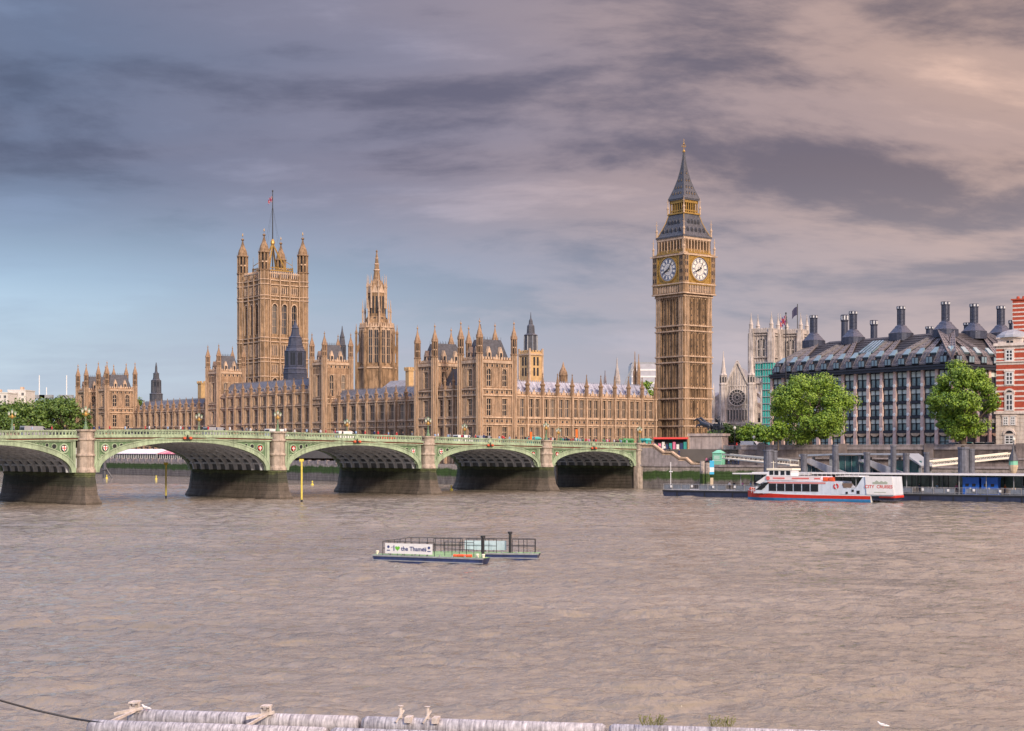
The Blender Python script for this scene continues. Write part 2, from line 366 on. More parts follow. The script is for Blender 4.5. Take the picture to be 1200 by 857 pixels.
def walls():
    # palace river wall
    t = empty('river_wall', (*C0, 0), R(A_PAL), 'long river wall below the palace terrace with a band of green algae', 'river wall')
    mb = MB(); mb.box(F0, -26, -24.4, -1, 340, -2, 5.0); mb.build('wall', TIDE, t)
    mb = MB(); mb.box(F0, -25.9, -25.3, -1, 340, 5.0, 5.95)
    for k in range(0, 66): mb.box(F0, -26.1, -25.1, -1 + k * 5.2, 0.0 + k * 5.2, 5.0, 6.15)
    mb.build('parapet', GRANITE, t)
    # wall joining bridge abutment to terrace
    t = empty('abutment_wall', (0, 0, 0), 0, 'granite river wall between the bridge abutment and the palace terrace', 'river wall')
    mb = MB(); p, q = BF.p(144.5, 25, 0), PF.p(-26, 0, 0)
    d = Vector(q) - Vector(p); n = Vector((-d.y, d.x, 0)).normalized() * -1.2
    mb.slab([p[:2], q[:2], (q[0] - n.x * -1, q[1] - n.y * -1), (p[0] - n.x * -1, p[1] - n.y * -1)], -2, 5.05)
    mb.build('wall', TIDE, t)
    mb = MB(); mb.slab([W2(BF, 146, 26), W2(PF, -26, -1), W2(PF, -26, 3), W2(PF, 1.2, 3), W2(PF, 1.2, -6), W2(BF, 175, 30)], 3, 5.08)
    struct(mb.build('lower_terrace_pavement', GROUND))
    # back retaining wall of the terrace
    # victoria-side embankment wall
    t = empty('embankment_wall', (ABUT[0], ABUT[1], 0), R(EA), 'grey granite embankment wall right of the bridge, tide-stained green low down', 'river wall')
    mb = MB(); mb.box(F0, -1, 260, 0, 1.6, -2, 5.3); mb.build('lower_wall', TIDE, t)
    mb = MB(); mb.box(F0, -0.5, 260, -0.25, 1.9, 5.3, 5.75); mb.build('ledge', GRANITE, t)
    mb = MB(); mb.box(F0, 27, 260, 1.0, 2.0, 5.75, 9.3); mb.box(F0, 20.3, 27, 5.5, 6.2, 5.75, 9.3)
    mb.box(F0, 26.2, 27, 1.0, 6.2, 5.75, 9.3)
    for k in range(12): mb.box(F0, 31 + 19.2 * k, 33 + 19.2 * k, 0.6, 2.2, 5.75, 10.6)
    mb.build('upper_wall', mat('brown_granite', (0.26, 0.215, 0.20), 0.9, 0.3, 0.7, bump=0.6, streak=0.3), t)
    mb = MB(); mb.box(F0, 27, 260, 0.8, 1.5, 9.3, 10.15); mb.box(F0, 26.8, 260, 0.65, 1.65, 10.15, 10.4); mb.box(F0, 20.3, 27, 5.4, 5.9, 9.3, 10.3)
    mb.box(F0, 27, 260, 0.4, 1.0, 7.2, 7.5)
    mb.build('parapet', GRANITE, t)
    # stairs
    t = empty('river_steps', (ABUT[0], ABUT[1], 0), R(EA), 'granite staircase with stepped side wall running down beside the bridge end', 'staircase')
    mb = MB()
    prof = [(-0.5, 5.7), (-0.5, 9.7), (4.5, 9.7), (7.2, 8.0), (9.3, 8.0), (11.4, 6.65), (13.0, 6.65), (14.6, 5.7)]
    mb.extr(prof, F0, 0.0, 0.8); mb.build('side_wall', GRANITE, t)
    mb = MB(); top = [(-0.5, 10.7), (4.7, 10.7), (7.3, 8.9), (9.5, 8.9), (11.5, 7.55), (13.2, 7.55), (14.8, 6.2), (19.5, 6.2)]
    bot = [(a, z - 0.35) for a, z in top]
    for i in range(len(top) - 1):
        (a, z), (a2, z2) = top[i], top[i + 1]
        mb.extr([(a, z - .35), (a2, z2 - .35), (a2, z2), (a, z)], F0, -0.2, 1.0)
    pr2 = [(-0.5, 9.702)] + [(4.55, 9.702), (7.2, 8.0), (9.3, 8.0), (11.4, 6.65), (13.0, 6.65), (14.6, 5.76), (19.4, 5.76)]
    mb.extr(pr2 + [(a, z - 0.3) for a, z in reversed(top)], F0, 0.15, 0.65)
    mb.build('coping', STRIM, t)
    mb = MB(); n = 24
    for i in range(n):
        a = 4.5 + i * 0.42; mb.box(F0, a, a + 0.42, 0.85, 5.0, 5.0, 9.4 - i * 0.15)
    mb.box(F0, -0.5, 4.5, 0.85, 5.4, 5.0, 9.41)
    mb.box(F0, 4.5 + n * .42, 26, 0.85, 5.4, 5.0, 5.8)
    mb.build('steps', mat('worn_steps', (0.25, 0.20, 0.16), 0.9, 0.25, 2, bump=0.3), t)
walls()

# ------------------------------------------------------------------ the bridge
GREEN = mat('bridge_green_paint', (0.37, 0.48, 0.33), 0.5, 0.26, 0.35, streak=0.34)
GREEND = mat('bridge_dark_green_paint', (0.13, 0.22, 0.12), 0.5, 0.2, 0.5)
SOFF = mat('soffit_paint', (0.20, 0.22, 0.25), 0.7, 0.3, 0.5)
RIBM = mat('rib_grey_paint', (0.64, 0.68, 0.74), 0.6, 0.15, 0.5, streak=0.2)
TURR = mat('bridge_turret_granite', (0.46, 0.385, 0.32), 0.85, 0.35, 0.9, bump=0.5, streak=0.5)
MAROON = mat('maroon_paint', (0.16, 0.05, 0.03), 0.6, 0.2, 1)
SKEW = mat('pale_skewback_paint', (0.80, 0.84, 0.86), 0.8, 0.12, 0.3, streak=0.3)
def dz(s): return 12.85 - 0.0182 * (math.sqrt((s - 20) ** 2 + 225) - 15)   # parapet top
PIERS = [-73.3, -38.0, 0.0, 39.9, 77.9, 113.2]
ENDS = [-104.3] + PIERS + [144.5]
SPR = 5.4; BW = 26.0
def bridge():
    t = empty('road_bridge', (*P1, 0), R(B_BR), 'pale green iron arch bridge with stone piers crossing the river', 'bridge')
    # piers
    mb = MB()
    def ring(hw, ext, z):  # plan: pointed both ends
        return [(-hw, 0, z), (-hw * .55, -ext, z), (hw * .55, -ext, z), (hw, 0, z), (hw, BW, z), (hw * .55, BW + ext, z), (-hw * .55, BW + ext, z), (-hw, BW, z)]
    def stack(mb, rings):
        i0 = len(mb.v); n = len(rings[0])
        for r_ in rings: mb.v += r_
        for j in range(len(rings) - 1):
            for k in range(n):
                a = i0 + j * n + k; b = i0 + j * n + (k + 1) % n
                mb.f.append((a, b, b + n, a + n)); mb.m.append(0)
        mb.f.append(tuple(i0 + k for k in reversed(range(n)))); mb.m.append(0)
        mb.f.append(tuple(i0 + (len(rings) - 1) * n + k for k in range(n))); mb.m.append(0)
    stack(mb, [ring(2.75, 3.1, -2), ring(2.75, 3.1, 0.35), ring(2.2, 2.3, 1.6), ring(1.75, 1.75, 4.9), ring(1.85, 1.85, 5.0), ring(1.85, 1.85, SPR)])
    pm = mb.mesh('pier', PIERB)
    mb = MB(); mb.box(F0, -1.65, 1.65, 0.6, BW - 0.6, SPR, 8.0); mb.taper(F0, 0, BW / 2, 1.64, 12.3, 8.0, 1.2, 12.3, 9.6)
    km = mb.mesh('skewback', SKEW)
    for s in PIERS:
        po = place('pier', pm, t, (s, 0, 0)); place('skewback', km, po)
        z = dz(s)
        for o in (-0.35, BW + 0.35):
            mb = MB(); r = 1.42
            mb.lathe(0, 0, [(1.75, SPR + .01), (1.7, SPR + .4), (r, SPR + .9), (r, 8.1), (r + .2, 8.2), (r + .2, 8.45), (r, 8.6), (r, z - 1.9), (r + .22, z - 1.75), (r + .22, z - 1.5), (r, z - 1.4), (r, z - .35), (r + .28, z - .25), (r + .28, z + .06)], 8, R(22.5))
            mb.build('turret', TURR, t, (s, o, 0))
    # abutments
    for s, d in ((144.5, 1), (-104.3, -1)):
        mb = MB(); mb.box(F0, s - .2 * d, s + 6 * d, -0.2, BW + .2, -2, SPR); po = mb.build('abutment', PIERB, t)
        mb = MB(); mb.box(F0, s, s + 5.9 * d, 0.3, BW - .3, SPR, dz(s) - 1.3); mb.build('skewback', SKEW, po)
        for o in (-0.35, BW + 0.35):
            z = dz(s); mb = MB(); r = 1.3
            mb.lathe(0, 0, [(1.6, -1), (1.6, SPR - .2), (r, SPR + .5), (r, z - 1.9), (r + .22, z - 1.75), (r + .22, z - 1.5), (r, z - 1.4), (r, z - .35), (r + .25, z - .25), (r + .25, z + .08)], 8, R(22.5))
            mb.build('turret', TURR, t, (s + d * 1.0, o, 0))
    # spans
    NS = 36
    for i in range(len(ENDS) - 1):
        e0, e1 = ENDS[i], ENDS[i + 1]
        a0 = e0 + (1.75 if i > 0 else 0.2); a1 = e1 - (1.75 if i < len(ENDS) - 2 else 0.2)
        c = (a0 + a1) / 2; h = (a1 - a0) / 2 - .85; crown = dz(c) - 2.2; rise = crown - SPR
        def ell(th, g=0.0): return (c + (h - g * 0.0 + g * 0) * math.cos(th) * (1), SPR + rise * math.sin(th))
        ins = [(c - h * math.cos(math.pi * k / NS), SPR + rise * math.sin(math.pi * k / NS) ** 0.92) for k in range(NS + 1)]
        def off(k, g):
            x, z = ins[k]; nx = (x - c) / (h * h); nz = max(0.0, (z - SPR)) / (rise * rise); L = math.hypot(nx, nz) or 1
            return (max(a0, min(a1, x + nx / L * g)) if False else x + nx / L * g, z + nz / L * g)
        for side, (o0, o1) in enumerate(((-0.25, 0.35), (BW - 0.35, BW + 0.25))):
            mb = MB()
            # face rib
            for k in range(NS):
                P, Q = ins[k], ins[k + 1]; g = 0.95
                p2, q2 = off(k, g), off(k + 1, g)
                p2 = (min(max(p2[0], a0 + .02), a1 - .02), p2[1]); q2 = (min(max(q2[0], a0 + .02), a1 - .02), q2[1])
                if P[1] < SPR + .01 and k == 0: P = (a0 + .9, SPR) if False else P
                mb.extr([P, Q, q2, p2], F0, o0, o1)
            # moulded edges of the rib
            oe = o0 - 0.12 if side == 0 else o1 + 0.12
            for k in range(NS):
                P, Q = ins[k], ins[k + 1]
                for g0, g1 in ((0.0, 0.16), (0.80, 0.97)):
                    pts = [off(k, g0), off(k + 1, g0), off(k + 1, g1), off(k, g1)]
                    pts = [(min(max(x, a0 + .03), a1 - .03), z) for x, z in pts]
                    mb.extr(pts, F0, min(oe, (o0 + o1) / 2), max(oe, (o0 + o1) / 2))
            rib = mb.build('arch_rib', GREEN, t)
            # recessed spandrel plate
            mb = MB(); ro0, ro1 = (0.08, 0.2) if side == 0 else (BW - 0.2, BW - 0.08)
            for k in range(NS):
                if k == NS // 2: mb.build('spandrel_back', GREEND, t); mb = MB()
                P, Q = off(k, .5), off(k + 1, .5); zt0, zt1 = dz(P[0]) - 1.75, dz(Q[0]) - 1.75
                x0, x1 = min(max(P[0], a0), a1), min(max(Q[0], a0), a1)
                if x1 - x0 < 0.01: continue
                if P[1] < zt0 and Q[1] < zt1: mb.extr([(x0, P[1]), (x1, Q[1]), (x1, zt1), (x0, zt0)], F0, ro0, ro1, 0)
            mb.build('spandrel_back', GREEND, t)
            # frame along pier and under cornice
            fo0, fo1 = (-0.16, 0.3) if side == 0 else (BW - .3, BW + 0.16)
            for e, d in ((a0, 1), (a1, -1)):
                mb = MB(); mb.box(F0, e, e + .55 * d, fo0, fo1, SPR + 0.5, dz(e) - 1.7, 1)
                mb.box(F0, e + .75 * d, e + .9 * d, fo0, fo1, SPR + 2.2, dz(e) - 2.0, 1)
                mb.extr([(e + .5 * d, dz(e) - 2.05), (e + 10.5 * d, dz(e + 10 * d) - 2.05), (e + 10.5 * d, dz(e + 10 * d) - 1.8), (e + .5 * d, dz(e) - 1.8)], F0, fo0, fo1, 1)
                mb.build('spandrel', [GREEND, GREEN], t)

            # pierced roundels and painted shields
            fy = -0.02 if side == 0 else BW + 0.02
            for e, d in ((a0, 1), (a1, -1)):
                zc = dz(e) - 3.15
                for (u_, zz_, r_) in ((2.1, zc, 0.85), (3.9, zc + .32, 0.55), (5.2, zc + .55, 0.38), (6.3, zc + .68, 0.27), (7.2, zc + .76, 0.2), (1.6, zc - 1.45, .42), (1.45, zc - 2.25, .25)):
                    mb = MB()
                    for q in range(12):
                        t0, t1 = 2 * math.pi * q / 12, 2 * math.pi * (q + 1) / 12
                        x = e + u_ * d
                        mb.extr([(x + r_ * math.cos(t0), zz_ + r_ * math.sin(t0)), (x + r_ * math.cos(t1), zz_ + r_ * math.sin(t1)),
                                 (x + r_ * .74 * math.cos(t1), zz_ + r_ * .74 * math.sin(t1)), (x + r_ * .74 * math.cos(t0), zz_ + r_ * .74 * math.sin(t0))], F0, fy - .1, fy + .1, 0)
                    if r_ > .3: mb.extr([(e + u_ * d + r_ * .62 * math.cos(2 * math.pi * q / 12), zz_ + r_ * .62 * math.sin(2 * math.pi * q / 12)) for q in range(12)], F0, fy - .03, fy + .06, 3)
                    mb.build('tracery_roundel', [GREEN, RED, WHITE, BLACK], t)
                mb = MB(); x = e + 2.1 * d
                mb.extr([(x - .38, zc + .4), (x + .38, zc + .4), (x + .38, zc - .1), (x, zc - .52), (x - .38, zc - .1)], F0, fy - .14, fy + .14, 0)
                mb.box(F0, x - .07, x + .07, fy - .17, fy + .17, zc - .4, zc + .39, 1); mb.box(F0, x - .37, x + .37, fy - .165, fy + .165, zc - .02, zc + .12, 1)
                mb.build('shield', [RED if (i + (d > 0)) % 2 else WHITE, WHITE if (i + (d > 0)) % 2 else RED], t)
        # inner ribs and lattice
        nr = 9
        for r_ in range(nr):
            mb = MB(); o = 1.6 + r_ * (BW - 3.2) / (nr - 1)
            for k in range(NS):
                mb.extr([ins[k], ins[k + 1], off(k + 1, .75), off(k, .75)], F0, o - .14, o + .14)
            mb.build('inner_rib', RIBM, t)
        for k in range(2, NS - 1, 2):
            mb = MB(); x, z = off(k, .30); mb.box(F0, x - .12, x + .12, .35, BW - .35, z - .12, z + .2)
            mb.build('cross_brace', RIBM, t)
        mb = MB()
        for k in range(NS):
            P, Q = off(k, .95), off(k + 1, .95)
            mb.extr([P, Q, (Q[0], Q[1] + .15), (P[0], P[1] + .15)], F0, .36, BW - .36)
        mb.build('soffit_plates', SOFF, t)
        # cornice and deck, follow the camber
        n = 8
        for nm, m_, parts in (('cornice', [GREEN, MAROON], [(-0.5, -0.05, -1.35, -1.05, 0), (-0.32, -0.05, -1.62, -1.35, 1), (-0.42, -0.05, -1.80, -1.62, 0)]),):
            for side in (0, 1):
                mb = MB()
                for o0, o1, z0, z1, mi in parts:
                    if side: o0, o1 = BW - o1, BW - o0
                    for k in range(n):
                        x0, x1 = a0 - 1.75 + (a1 - a0 + 3.5) * k / n, a0 - 1.75 + (a1 - a0 + 3.5) * (k + 1) / n
                        mb.extr([(x0, dz(x0) + z0), (x1, dz(x1) + z0), (x1, dz(x1) + z1), (x0, dz(x0) + z1)], F0, o0, o1, mi)
                mb.build(nm, m_, t)
        for side in (0, 1):
            mb = MB(); o0, o1 = (-.32, -.08) if side == 0 else (BW + .08, BW + .32)
            for k in range(n):
                x0, x1 = a0 + (a1 - a0) * k / n, a0 + (a1 - a0) * (k + 1) / n
                mb.extr([(x0, dz(x0) - .2), (x1, dz(x1) - .2), (x1, dz(x1)), (x0, dz(x0))], F0, o0 - .06, o1 + .06)
                mb.extr([(x0, dz(x0) - 1.05), (x1, dz(x1) - 1.05), (x1, dz(x1) - .82), (x0, dz(x0) - .82)], F0, o0, o1)
            nb = int((a1 - a0) / .62)
            for k in range(nb + 1):
                x = a0 + (a1 - a0) * k / nb; z = dz(x); mb.box(F0, x - .1, x + .1, o0 + .03, o1 - .03, z - .83, z - .19)
                if k < nb:
                    xm = x + .31; mb.extr([(xm - .21, z - .2), (xm + .21, z - .2), (xm + .0, z - .42)], F0, o0 + .05, o1 - .05)
            mb.build('parapet', GREEN, t)
    mb = MB(); n = 64
    for k in range(n):
        x0, x1 = -104.3 + 255 * k / n, -104.3 + 255 * (k + 1) / n
        mb.extr([(x0, dz(x0) - 1.6), (x1, dz(x1) - 1.6), (x1, dz(x1) - 1.15), (x0, dz(x0) - 1.15)], F0, .2, BW - .2)
    mb.build('deck', ROADM, t)
    # navigation lights at each crown
    for i in range(len(ENDS) - 1):
        c = (ENDS[i] + ENDS[i + 1]) / 2; z = dz(c)
        mb = MB(); mb.box(F0, -.9, .9, -.75, -.45, -1.75, -1.6, 0); mb.box(F0, -.12, .12, -.7, -.5, -1.75, -.9, 0)
        for q in (-.62, .62):
            mb.lathe(q, -.68, [(.16, -1.75), (.3, -1.65), (.3, -1.35), (.12, -1.25)], 8, 0, 1)
        mb.extr([(.5 * math.cos(a), -.7 + .5 * math.sin(a)) for a in [k * math.pi / 5 for k in range(10)]], F0, -.62, -.5, 2)
        mb.build('navigation_light', [BLACK, mat('orange_lamp', (.55, .10, .04), .4, .1, 1), GREEN], t, (c, 0, z))
bridge()

# ------------------------------------------------------------------ bridge lamps
LGLASS = mat('lamp_glass', (0.75, 0.76, 0.68), 0.2, 0.05, 1)
def lamp_proto():
    t = empty('bridge_lamp', (0, 0, 0))
    mb = MB(); mb.lathe(0, 0, [(.42, 0), (.42, .35), (.26, .5), (.2, 1.0), (.26, 1.1), (.12, 1.25), (.09, 2.2)], 8); mb.build('post', GREEND, t)
    mb = MB(); mb.lathe(0, 0, [(.1, 2.2), (.28, 2.35), (.34, 2.6), (.2, 2.85), (.08, 2.95), (.07, 3.2)], 8)
    for a in (0, math.pi): mb.bar((0, 0, 2.6), (.62 * math.cos(a), 0, 2.55), .05); mb.bar((.62 * math.cos(a), 0, 2.5), (.62 * math.cos(a), 0, 2.85), .04)
    mb.build('bracket', GOLD, t)
    for x, z in ((-.62, 2.85), (.62, 2.85), (0, 3.2)):
        mb = MB(); mb.lathe(0, 0, [(.12, 0), (.23, .5)], 6); l = mb.build('lantern', LGLASS, t, (x, 0, z))
        mb = MB(); mb.lathe(0, 0, [(.27, .5), (.16, .66), (.04, .72), (.02, .85)], 6)
        for k in range(6): a = k * math.pi / 3; mb.bar((.12 * math.cos(a), .12 * math.sin(a), 0), (.23 * math.cos(a), .23 * math.sin(a), .5), .018, 4)
        mb.build('cap', GREEND, l)
    return t
lp = lamp_proto(); first = True
ordn = ['second', 'third', 'fourth']
for i, s in enumerate(PIERS + [144.5, -104.3]):
    for o in (-.35, BW + .35):
        o_ = lp if first else copy_tree(lp); first = False
        p = BF.p(s + (1 if s > 140 else 0), o, dz(s) + .07); o_.location = p; o_.rotation_euler = (0, 0, R(B_BR))
        vis = {-73.3: 'a pier far left of the view', -38.0: 'the pier left of the leftmost one seen', 0.0: 'the leftmost pier in view', 39.9: 'the second pier from the left', 77.9: 'the third pier from the left', 113.2: 'the rightmost river pier', 144.5: 'the abutment beside the stone steps', -104.3: 'the far left abutment'}[s]
        tag(o_, ('triple lantern lamp on the near parapet above ' if o < 0 else 'triple lantern lamp on the far parapet behind ') + vis, 'street lamp', 'triple lantern lamps on the bridge')
# ------------------------------------------------------------------ palace kit
WIN = {}
def window_mesh(w, h, lights=2, trans=2, arched=False, stone=None, glass=None):
    key = (round(w, 2), round(h, 2), lights, trans, arched, stone.name if stone else '', glass.name if glass else '')
    if key in WIN: return WIN[key]
    mb = MB()
    mb.box(F0, -w / 2, w / 2, -0.06, 0.0, 0, h, 0)
    for k in range(1, lights): x = -w / 2 + w * k / lights; mb.box(F0, x - .06, x + .06, 0.0, .16, 0, h, 1)
    for k in range(1, trans + 1): z = h * k / (trans + 1); mb.box(F0, -w / 2, w / 2, 0.002, .12, z - .07, z + .07, 1)
    mb.box(F0, -w / 2, -w / 2 + .07, 0, .2, 0, h, 1); mb.box(F0, w / 2 - .07, w / 2, 0, .2, 0, h, 1)
    if arched:
        n = 6
        for sgn in (-1, 1):
            pts = []
            for k in range(n + 1):
                th = math.pi / 2 * k / n
                pts.append((sgn * (w / 2) * math.cos(th) , h - w * .62 + w * .62 * math.sin(th) ** 1.0))
            mb.extr([(sgn * w / 2, h)] + pts, F0, .02, .34, 1)
    else:
        for k in range(lights):
            x = -w / 2 + w * (k + .5) / lights; q = w / lights / 2
            mb.extr([(x - q, h), (x - q, h - q * .9), (x - q * .5, h - q * .2), (x, h)], F0, .02, .14, 1)
            mb.extr([(x + q, h), (x + q, h - q * .9), (x + q * .5, h - q * .2), (x, h)], F0, .02, .14, 1)
    WIN[key] = mb.mesh('window', [glass or GLASS, stone or MULL]); return WIN[key]
def put_window(parent, fr, a, o, z, me, name='window'):
    x, y, zz = fr.p(a, o, z); return place(name, me, parent, (x, y, zz), R(fr.ang))

def facade(mb, parent, fr, L, nb, storeys, z0, z1, strings=(), butt=(0.9, 0.7), ztop=None, ribs=True, stone_i=0, bands=(), endb=True, merl=True, wall=0.7):
    """storeys: (sill, head, windows per bay, width of one, lights, transoms, arched)"""
    p = L / nb; ztop = ztop or z1 + 1.7
    zs = z0
    for (sill, head, nw, ww, li, tr, arch) in sorted(storeys):
        mb.box(fr, 0, L, -wall, 0, zs, sill, stone_i)
        for b in range(nb):
            cs = [p * b + p / 2 + (k - (nw - 1) / 2) * (p - butt[0]) / nw for k in range(nw)]
            e = p * b
            for c in cs:
                mb.box(fr, e, c - ww / 2, -wall, 0, sill, head, stone_i); e = c + ww / 2
                put_window(parent, fr, c, -0.42, sill, window_mesh(ww, head - sill, li, tr, arch))
                mb.box(fr, c - ww / 2 - .1, c + ww / 2 + .1, 0, .14, head, head + .22, 1)
                mb.box(fr, c - ww / 2 - .1, c + ww / 2 + .1, 0, .16, sill - .2, sill, 1)
            mb.box(fr, e, p * (b + 1), -wall, 0, sill, head, stone_i)
            if ribs:
                ms = [p * b + butt[0] / 2] + [c - ww / 2 - .22 for c in cs[0:]] + [c + ww / 2 + .22 for c in cs]
                xx = p * b + butt[0] / 2 + .3
                while xx < p * (b + 1) - butt[0] / 2 - .15:
                    if all(abs(xx - c) > ww / 2 + .34 for c in cs): mb.box(fr, xx - .06, xx + .06, 0, .14, sill - .3, head + .3, 1)
                    xx += .52
                for x in ms[1:]: mb.box(fr, x - .07, x + .07, 0, .22, sill - .4, head + .5, 1)
        zs = head
    mb.box(fr, 0, L, -wall, 0, zs, z1, stone_i)
    for z in strings:
        mb.box(fr, -.1, L + .1, 0, .42, z - .2, z + .18, 1)
        mb.box(fr, -.1, L + .1, 0, .2, z - .32, z - .16, 1)
        for b in range(nb + 1):
            if not endb and b in (0, nb): continue
            mb.box(fr, p * b - butt[0] / 2 - .14, p * b + butt[0] / 2 + .14, .36, butt[1] + .16, z - .15, z + .13, 1)
    # panelled bands: blind tracery
    for (b0, b1) in bands:
        n = int(L / 0.85)
        for k in range(n): x = (k + .5) * L / n; mb.box(fr, x - .1, x + .1, 0, .12, b0, b1, 1)
        n = int(L / 1.7)
        for k in range(n): x = (k + .5) * L / n; mb.box(fr, x - .3, x + .3, 0, .1, (b0 + b1) / 2 - .28, (b0 + b1) / 2 + .28, 2)
    # buttresses
    for b in range(nb + 1):
        if not endb and b in (0, nb): continue
        x = p * b; w = butt[0] / 2
        mb.box(fr, x - w, x + w, 0, butt[1], z0, z1, stone_i)
        mb.box(fr, x - w * .35, x + w * .35, butt[1], butt[1] + .14, z0 + .3, z1 - .3, 1)
        mb.box(fr, x - w - .1, x - w, 0, butt[1] * .5, z0, z1 - .2, 1); mb.box(fr, x + w, x + w + .1, 0, butt[1] * .5, z0, z1 - .2, 1)
    # parapet with pierced crest
    if merl:
        mb.box(fr, 0, L, -.35, 0, z1, z1 + .55, stone_i)
        n = int(L / .95)
        for k in range(n):
            x = (k + .5) * L / n; mb.box(fr, x - .26, x + .26, -.3, -.05, z1 + .55, z1 + 1.25, 1)
        for b in range(nb):
            x = p * (b + .5); mb.extr([(x - .7, z1 + .5), (x + .7, z1 + .5), (x, z1 + 2.1)], fr, -.28, -.02, 1)
SM = [STONE, STRIM, DARK]
PINN = {}
def pinnacle_mesh(h=5.0, r=.42, n=6):
    k = (h, r, n)
    if k in PINN: return PINN[k]
    mb = MB()
    mb.lathe(0, 0, [(r, 0), (r, h * .42), (r * 1.35, h * .44), (r * 1.35, h * .5), (r * .85, h * .53), (r * .55, h * .68), (r * .25, h * .84), (r * .16, h * .9), (r * .4, h * .93), (r * .12, h * .96), (.03, h)], n)
    PINN[k] = mb.mesh('pinnacle', STONE); return PINN[k]
def turret_mesh(h, r, zc, stone=None, name='turret'):
    """octagonal turret: shaft, open lantern from zc, ogee cap; zc = height of lantern foot, h = finial top"""
    k = ('t', h, r, zc, stone.name if stone else '')
    if k in PINN: return PINN[k]
    H = h - zc; mb = MB(); n = 8; ph = R(22.5)
    mb.lathe(0, 0, [(r, 0), (r, zc - .2), (r * 1.18, zc), (r * 1.18, zc + .25), (r * .9, zc + .4)], n, ph, 0)
    for q in range(8):   # shaft ribs
        a = ph + q * math.pi / 4; mb.bar((r * math.cos(a), r * math.sin(a), 0), (r * math.cos(a), r * math.sin(a), zc), .11, 4, 1)
    zt = zc + H * .44
    mb.lathe(0, 0, [(r * .55, zc + .3), (r * .55, zt)], n, ph, 2)
    for q in range(8):
        a = ph + q * math.pi / 4; mb.bar((r * .86 * math.cos(a), r * .86 * math.sin(a), zc + .3), (r * .86 * math.cos(a), r * .86 * math.sin(a), zt), r * .2, 4, 0)
    mb.lathe(0, 0, [(r * .93, zc + H * .2), (r * .93, zc + H * .235)], n, ph, 1)
    mb.lathe(0, 0, [(r * 1.0, zt), (r * 1.12, zt + .15), (r * 1.12, zt + .4), (r * .88, zt + H * .06), (r * .86, zt + H * .11), (r * .7, zt + H * .19), (r * .42, zt + H * .27), (r * .2, zt + H * .37),
                    (r * .12, zt + H * .43), (r * .3, zt + H * .45), (r * .3, zt + H * .47), (.07, zt + H * .5), (.04, h)], n, ph, 0)
    for q in range(8):
        a = ph + q * math.pi / 4; x, y = r * 1.05 * math.cos(a), r * 1.05 * math.sin(a)
        mb.bar((x, y, zt + .2), (x, y, zt + H * .12), .1, 4, 0, .02)
    PINN[k] = mb.mesh(name, [stone or STONE, STRIM, DARK]); return PINN[k]
def gable_roof(mb, fr, a0, a1, o0, o1, z0, zr, inset=0.0, mi=0):
    m_ = (o0 + o1) / 2; w = (o1 - o0) / 2 * .12
    P = [fr.p(a0, o0, z0), fr.p(a1, o0, z0), fr.p(a1, o1, z0), fr.p(a0, o1, z0), fr.p(a0 + inset, m_ - w, zr), fr.p(a1 - inset, m_ - w, zr), fr.p(a1 - inset, m_ + w, zr), fr.p(a0 + inset, m_ + w, zr)]
    mb.hexa(P, mi)
DORM = {}
def dormers(parent, fr, L, nb, o, z, slope, rows=2, per=3, m_=DARK, m2=ROOF):
    """small ventilator dormers standing on the slope"""
    p = L / nb; key = (m_.name, m2.name)
    if key not in DORM:
        mb = MB(); mb.extr([(-.3, 0), (.3, 0), (0, .75)], F0, -.7, .25, 1); mb.extr([(-.17, .06), (.17, .06), (0, .5)], F0, .25, .27, 0); DORM[key] = mb.mesh('dormer', [m_, m2])
    n = 0
    for r_ in range(rows):
        for b in range(nb):
            for k in range(per):
                a = p * b + p * (k + .7) / (per + .4); zz = z + .5 + r_ * 1.25; oo = o - (zz - z) / slope
                x, y, q = fr.p(a, oo, zz); place('dormer', DORM[key], parent, (x, y, q), R(fr.ang)); n += 1

def palace_range(name, label, s0, s1, t0, t1, front, zc, nb, storeys, strings, bands, ridge, roofm, core0=4.8, pin=5.2, per=3):
    """a long range; front is 'E' (along the river) or 'N' (towards the bridge)"""
    ori = PF.p(s0, t0, 0); t = empty(name, (ori[0], ori[1], 0), R(A_PAL), label, 'palace')
    w, l = s1 - s0, t1 - t0
    mb = MB(); mb.box(F0, .7, w - .02, .02 if front == 'E' else .7, l - .02, core0, zc, 0)
    if front == 'E': fr = Fr(0, 0, 90); L = l
    else: fr = Fr(w, 0, 180); L = w
    facade(mb, t, fr, L, nb, storeys, core0, zc, strings, bands=bands)
    mb.build('wall', SM, t)
    pm = pinnacle_mesh(pin, .62)
    for b in range(nb + 1):
        x, y, _ = fr.p(L / nb * b, .35, 0); place('pinnacle', pm, t, (x, y, zc + .1))
    mb = MB(); d = 8.4
    r_ = (fr, 0.3, L - .3, -d, -.9)
    gable_roof(mb, fr, .3, L - .3, -d - .9, -.9, zc + .1, ridge)
    n = int(L / 1.1)
    slope = (ridge - zc) / (d / 2 * .88)
    for k in range(n + 1):
        a = .3 + (L - .6) * k / n
        mb.beam(fr.p(a, -.9, zc + .15), fr.p(a, -.9 - d / 2 * .88, ridge + .02), .12, .12, 0)
    n = int(L / .8)
    for k in range(n): a = .4 + (L - .8) * k / n; mb.box(fr, a, a + .25, -d / 2 - 1.0, -d / 2 - .85, ridge - .02, ridge + .45, 0)
    mb.build('roof', roofm, t)
    dormers(t, fr, L, nb, -.95, zc + .25, slope, 2, per, DARK, roofm)
    return t, fr, L
LOWW = (10.6, 15.9); UPW = (19.0, 24.3)
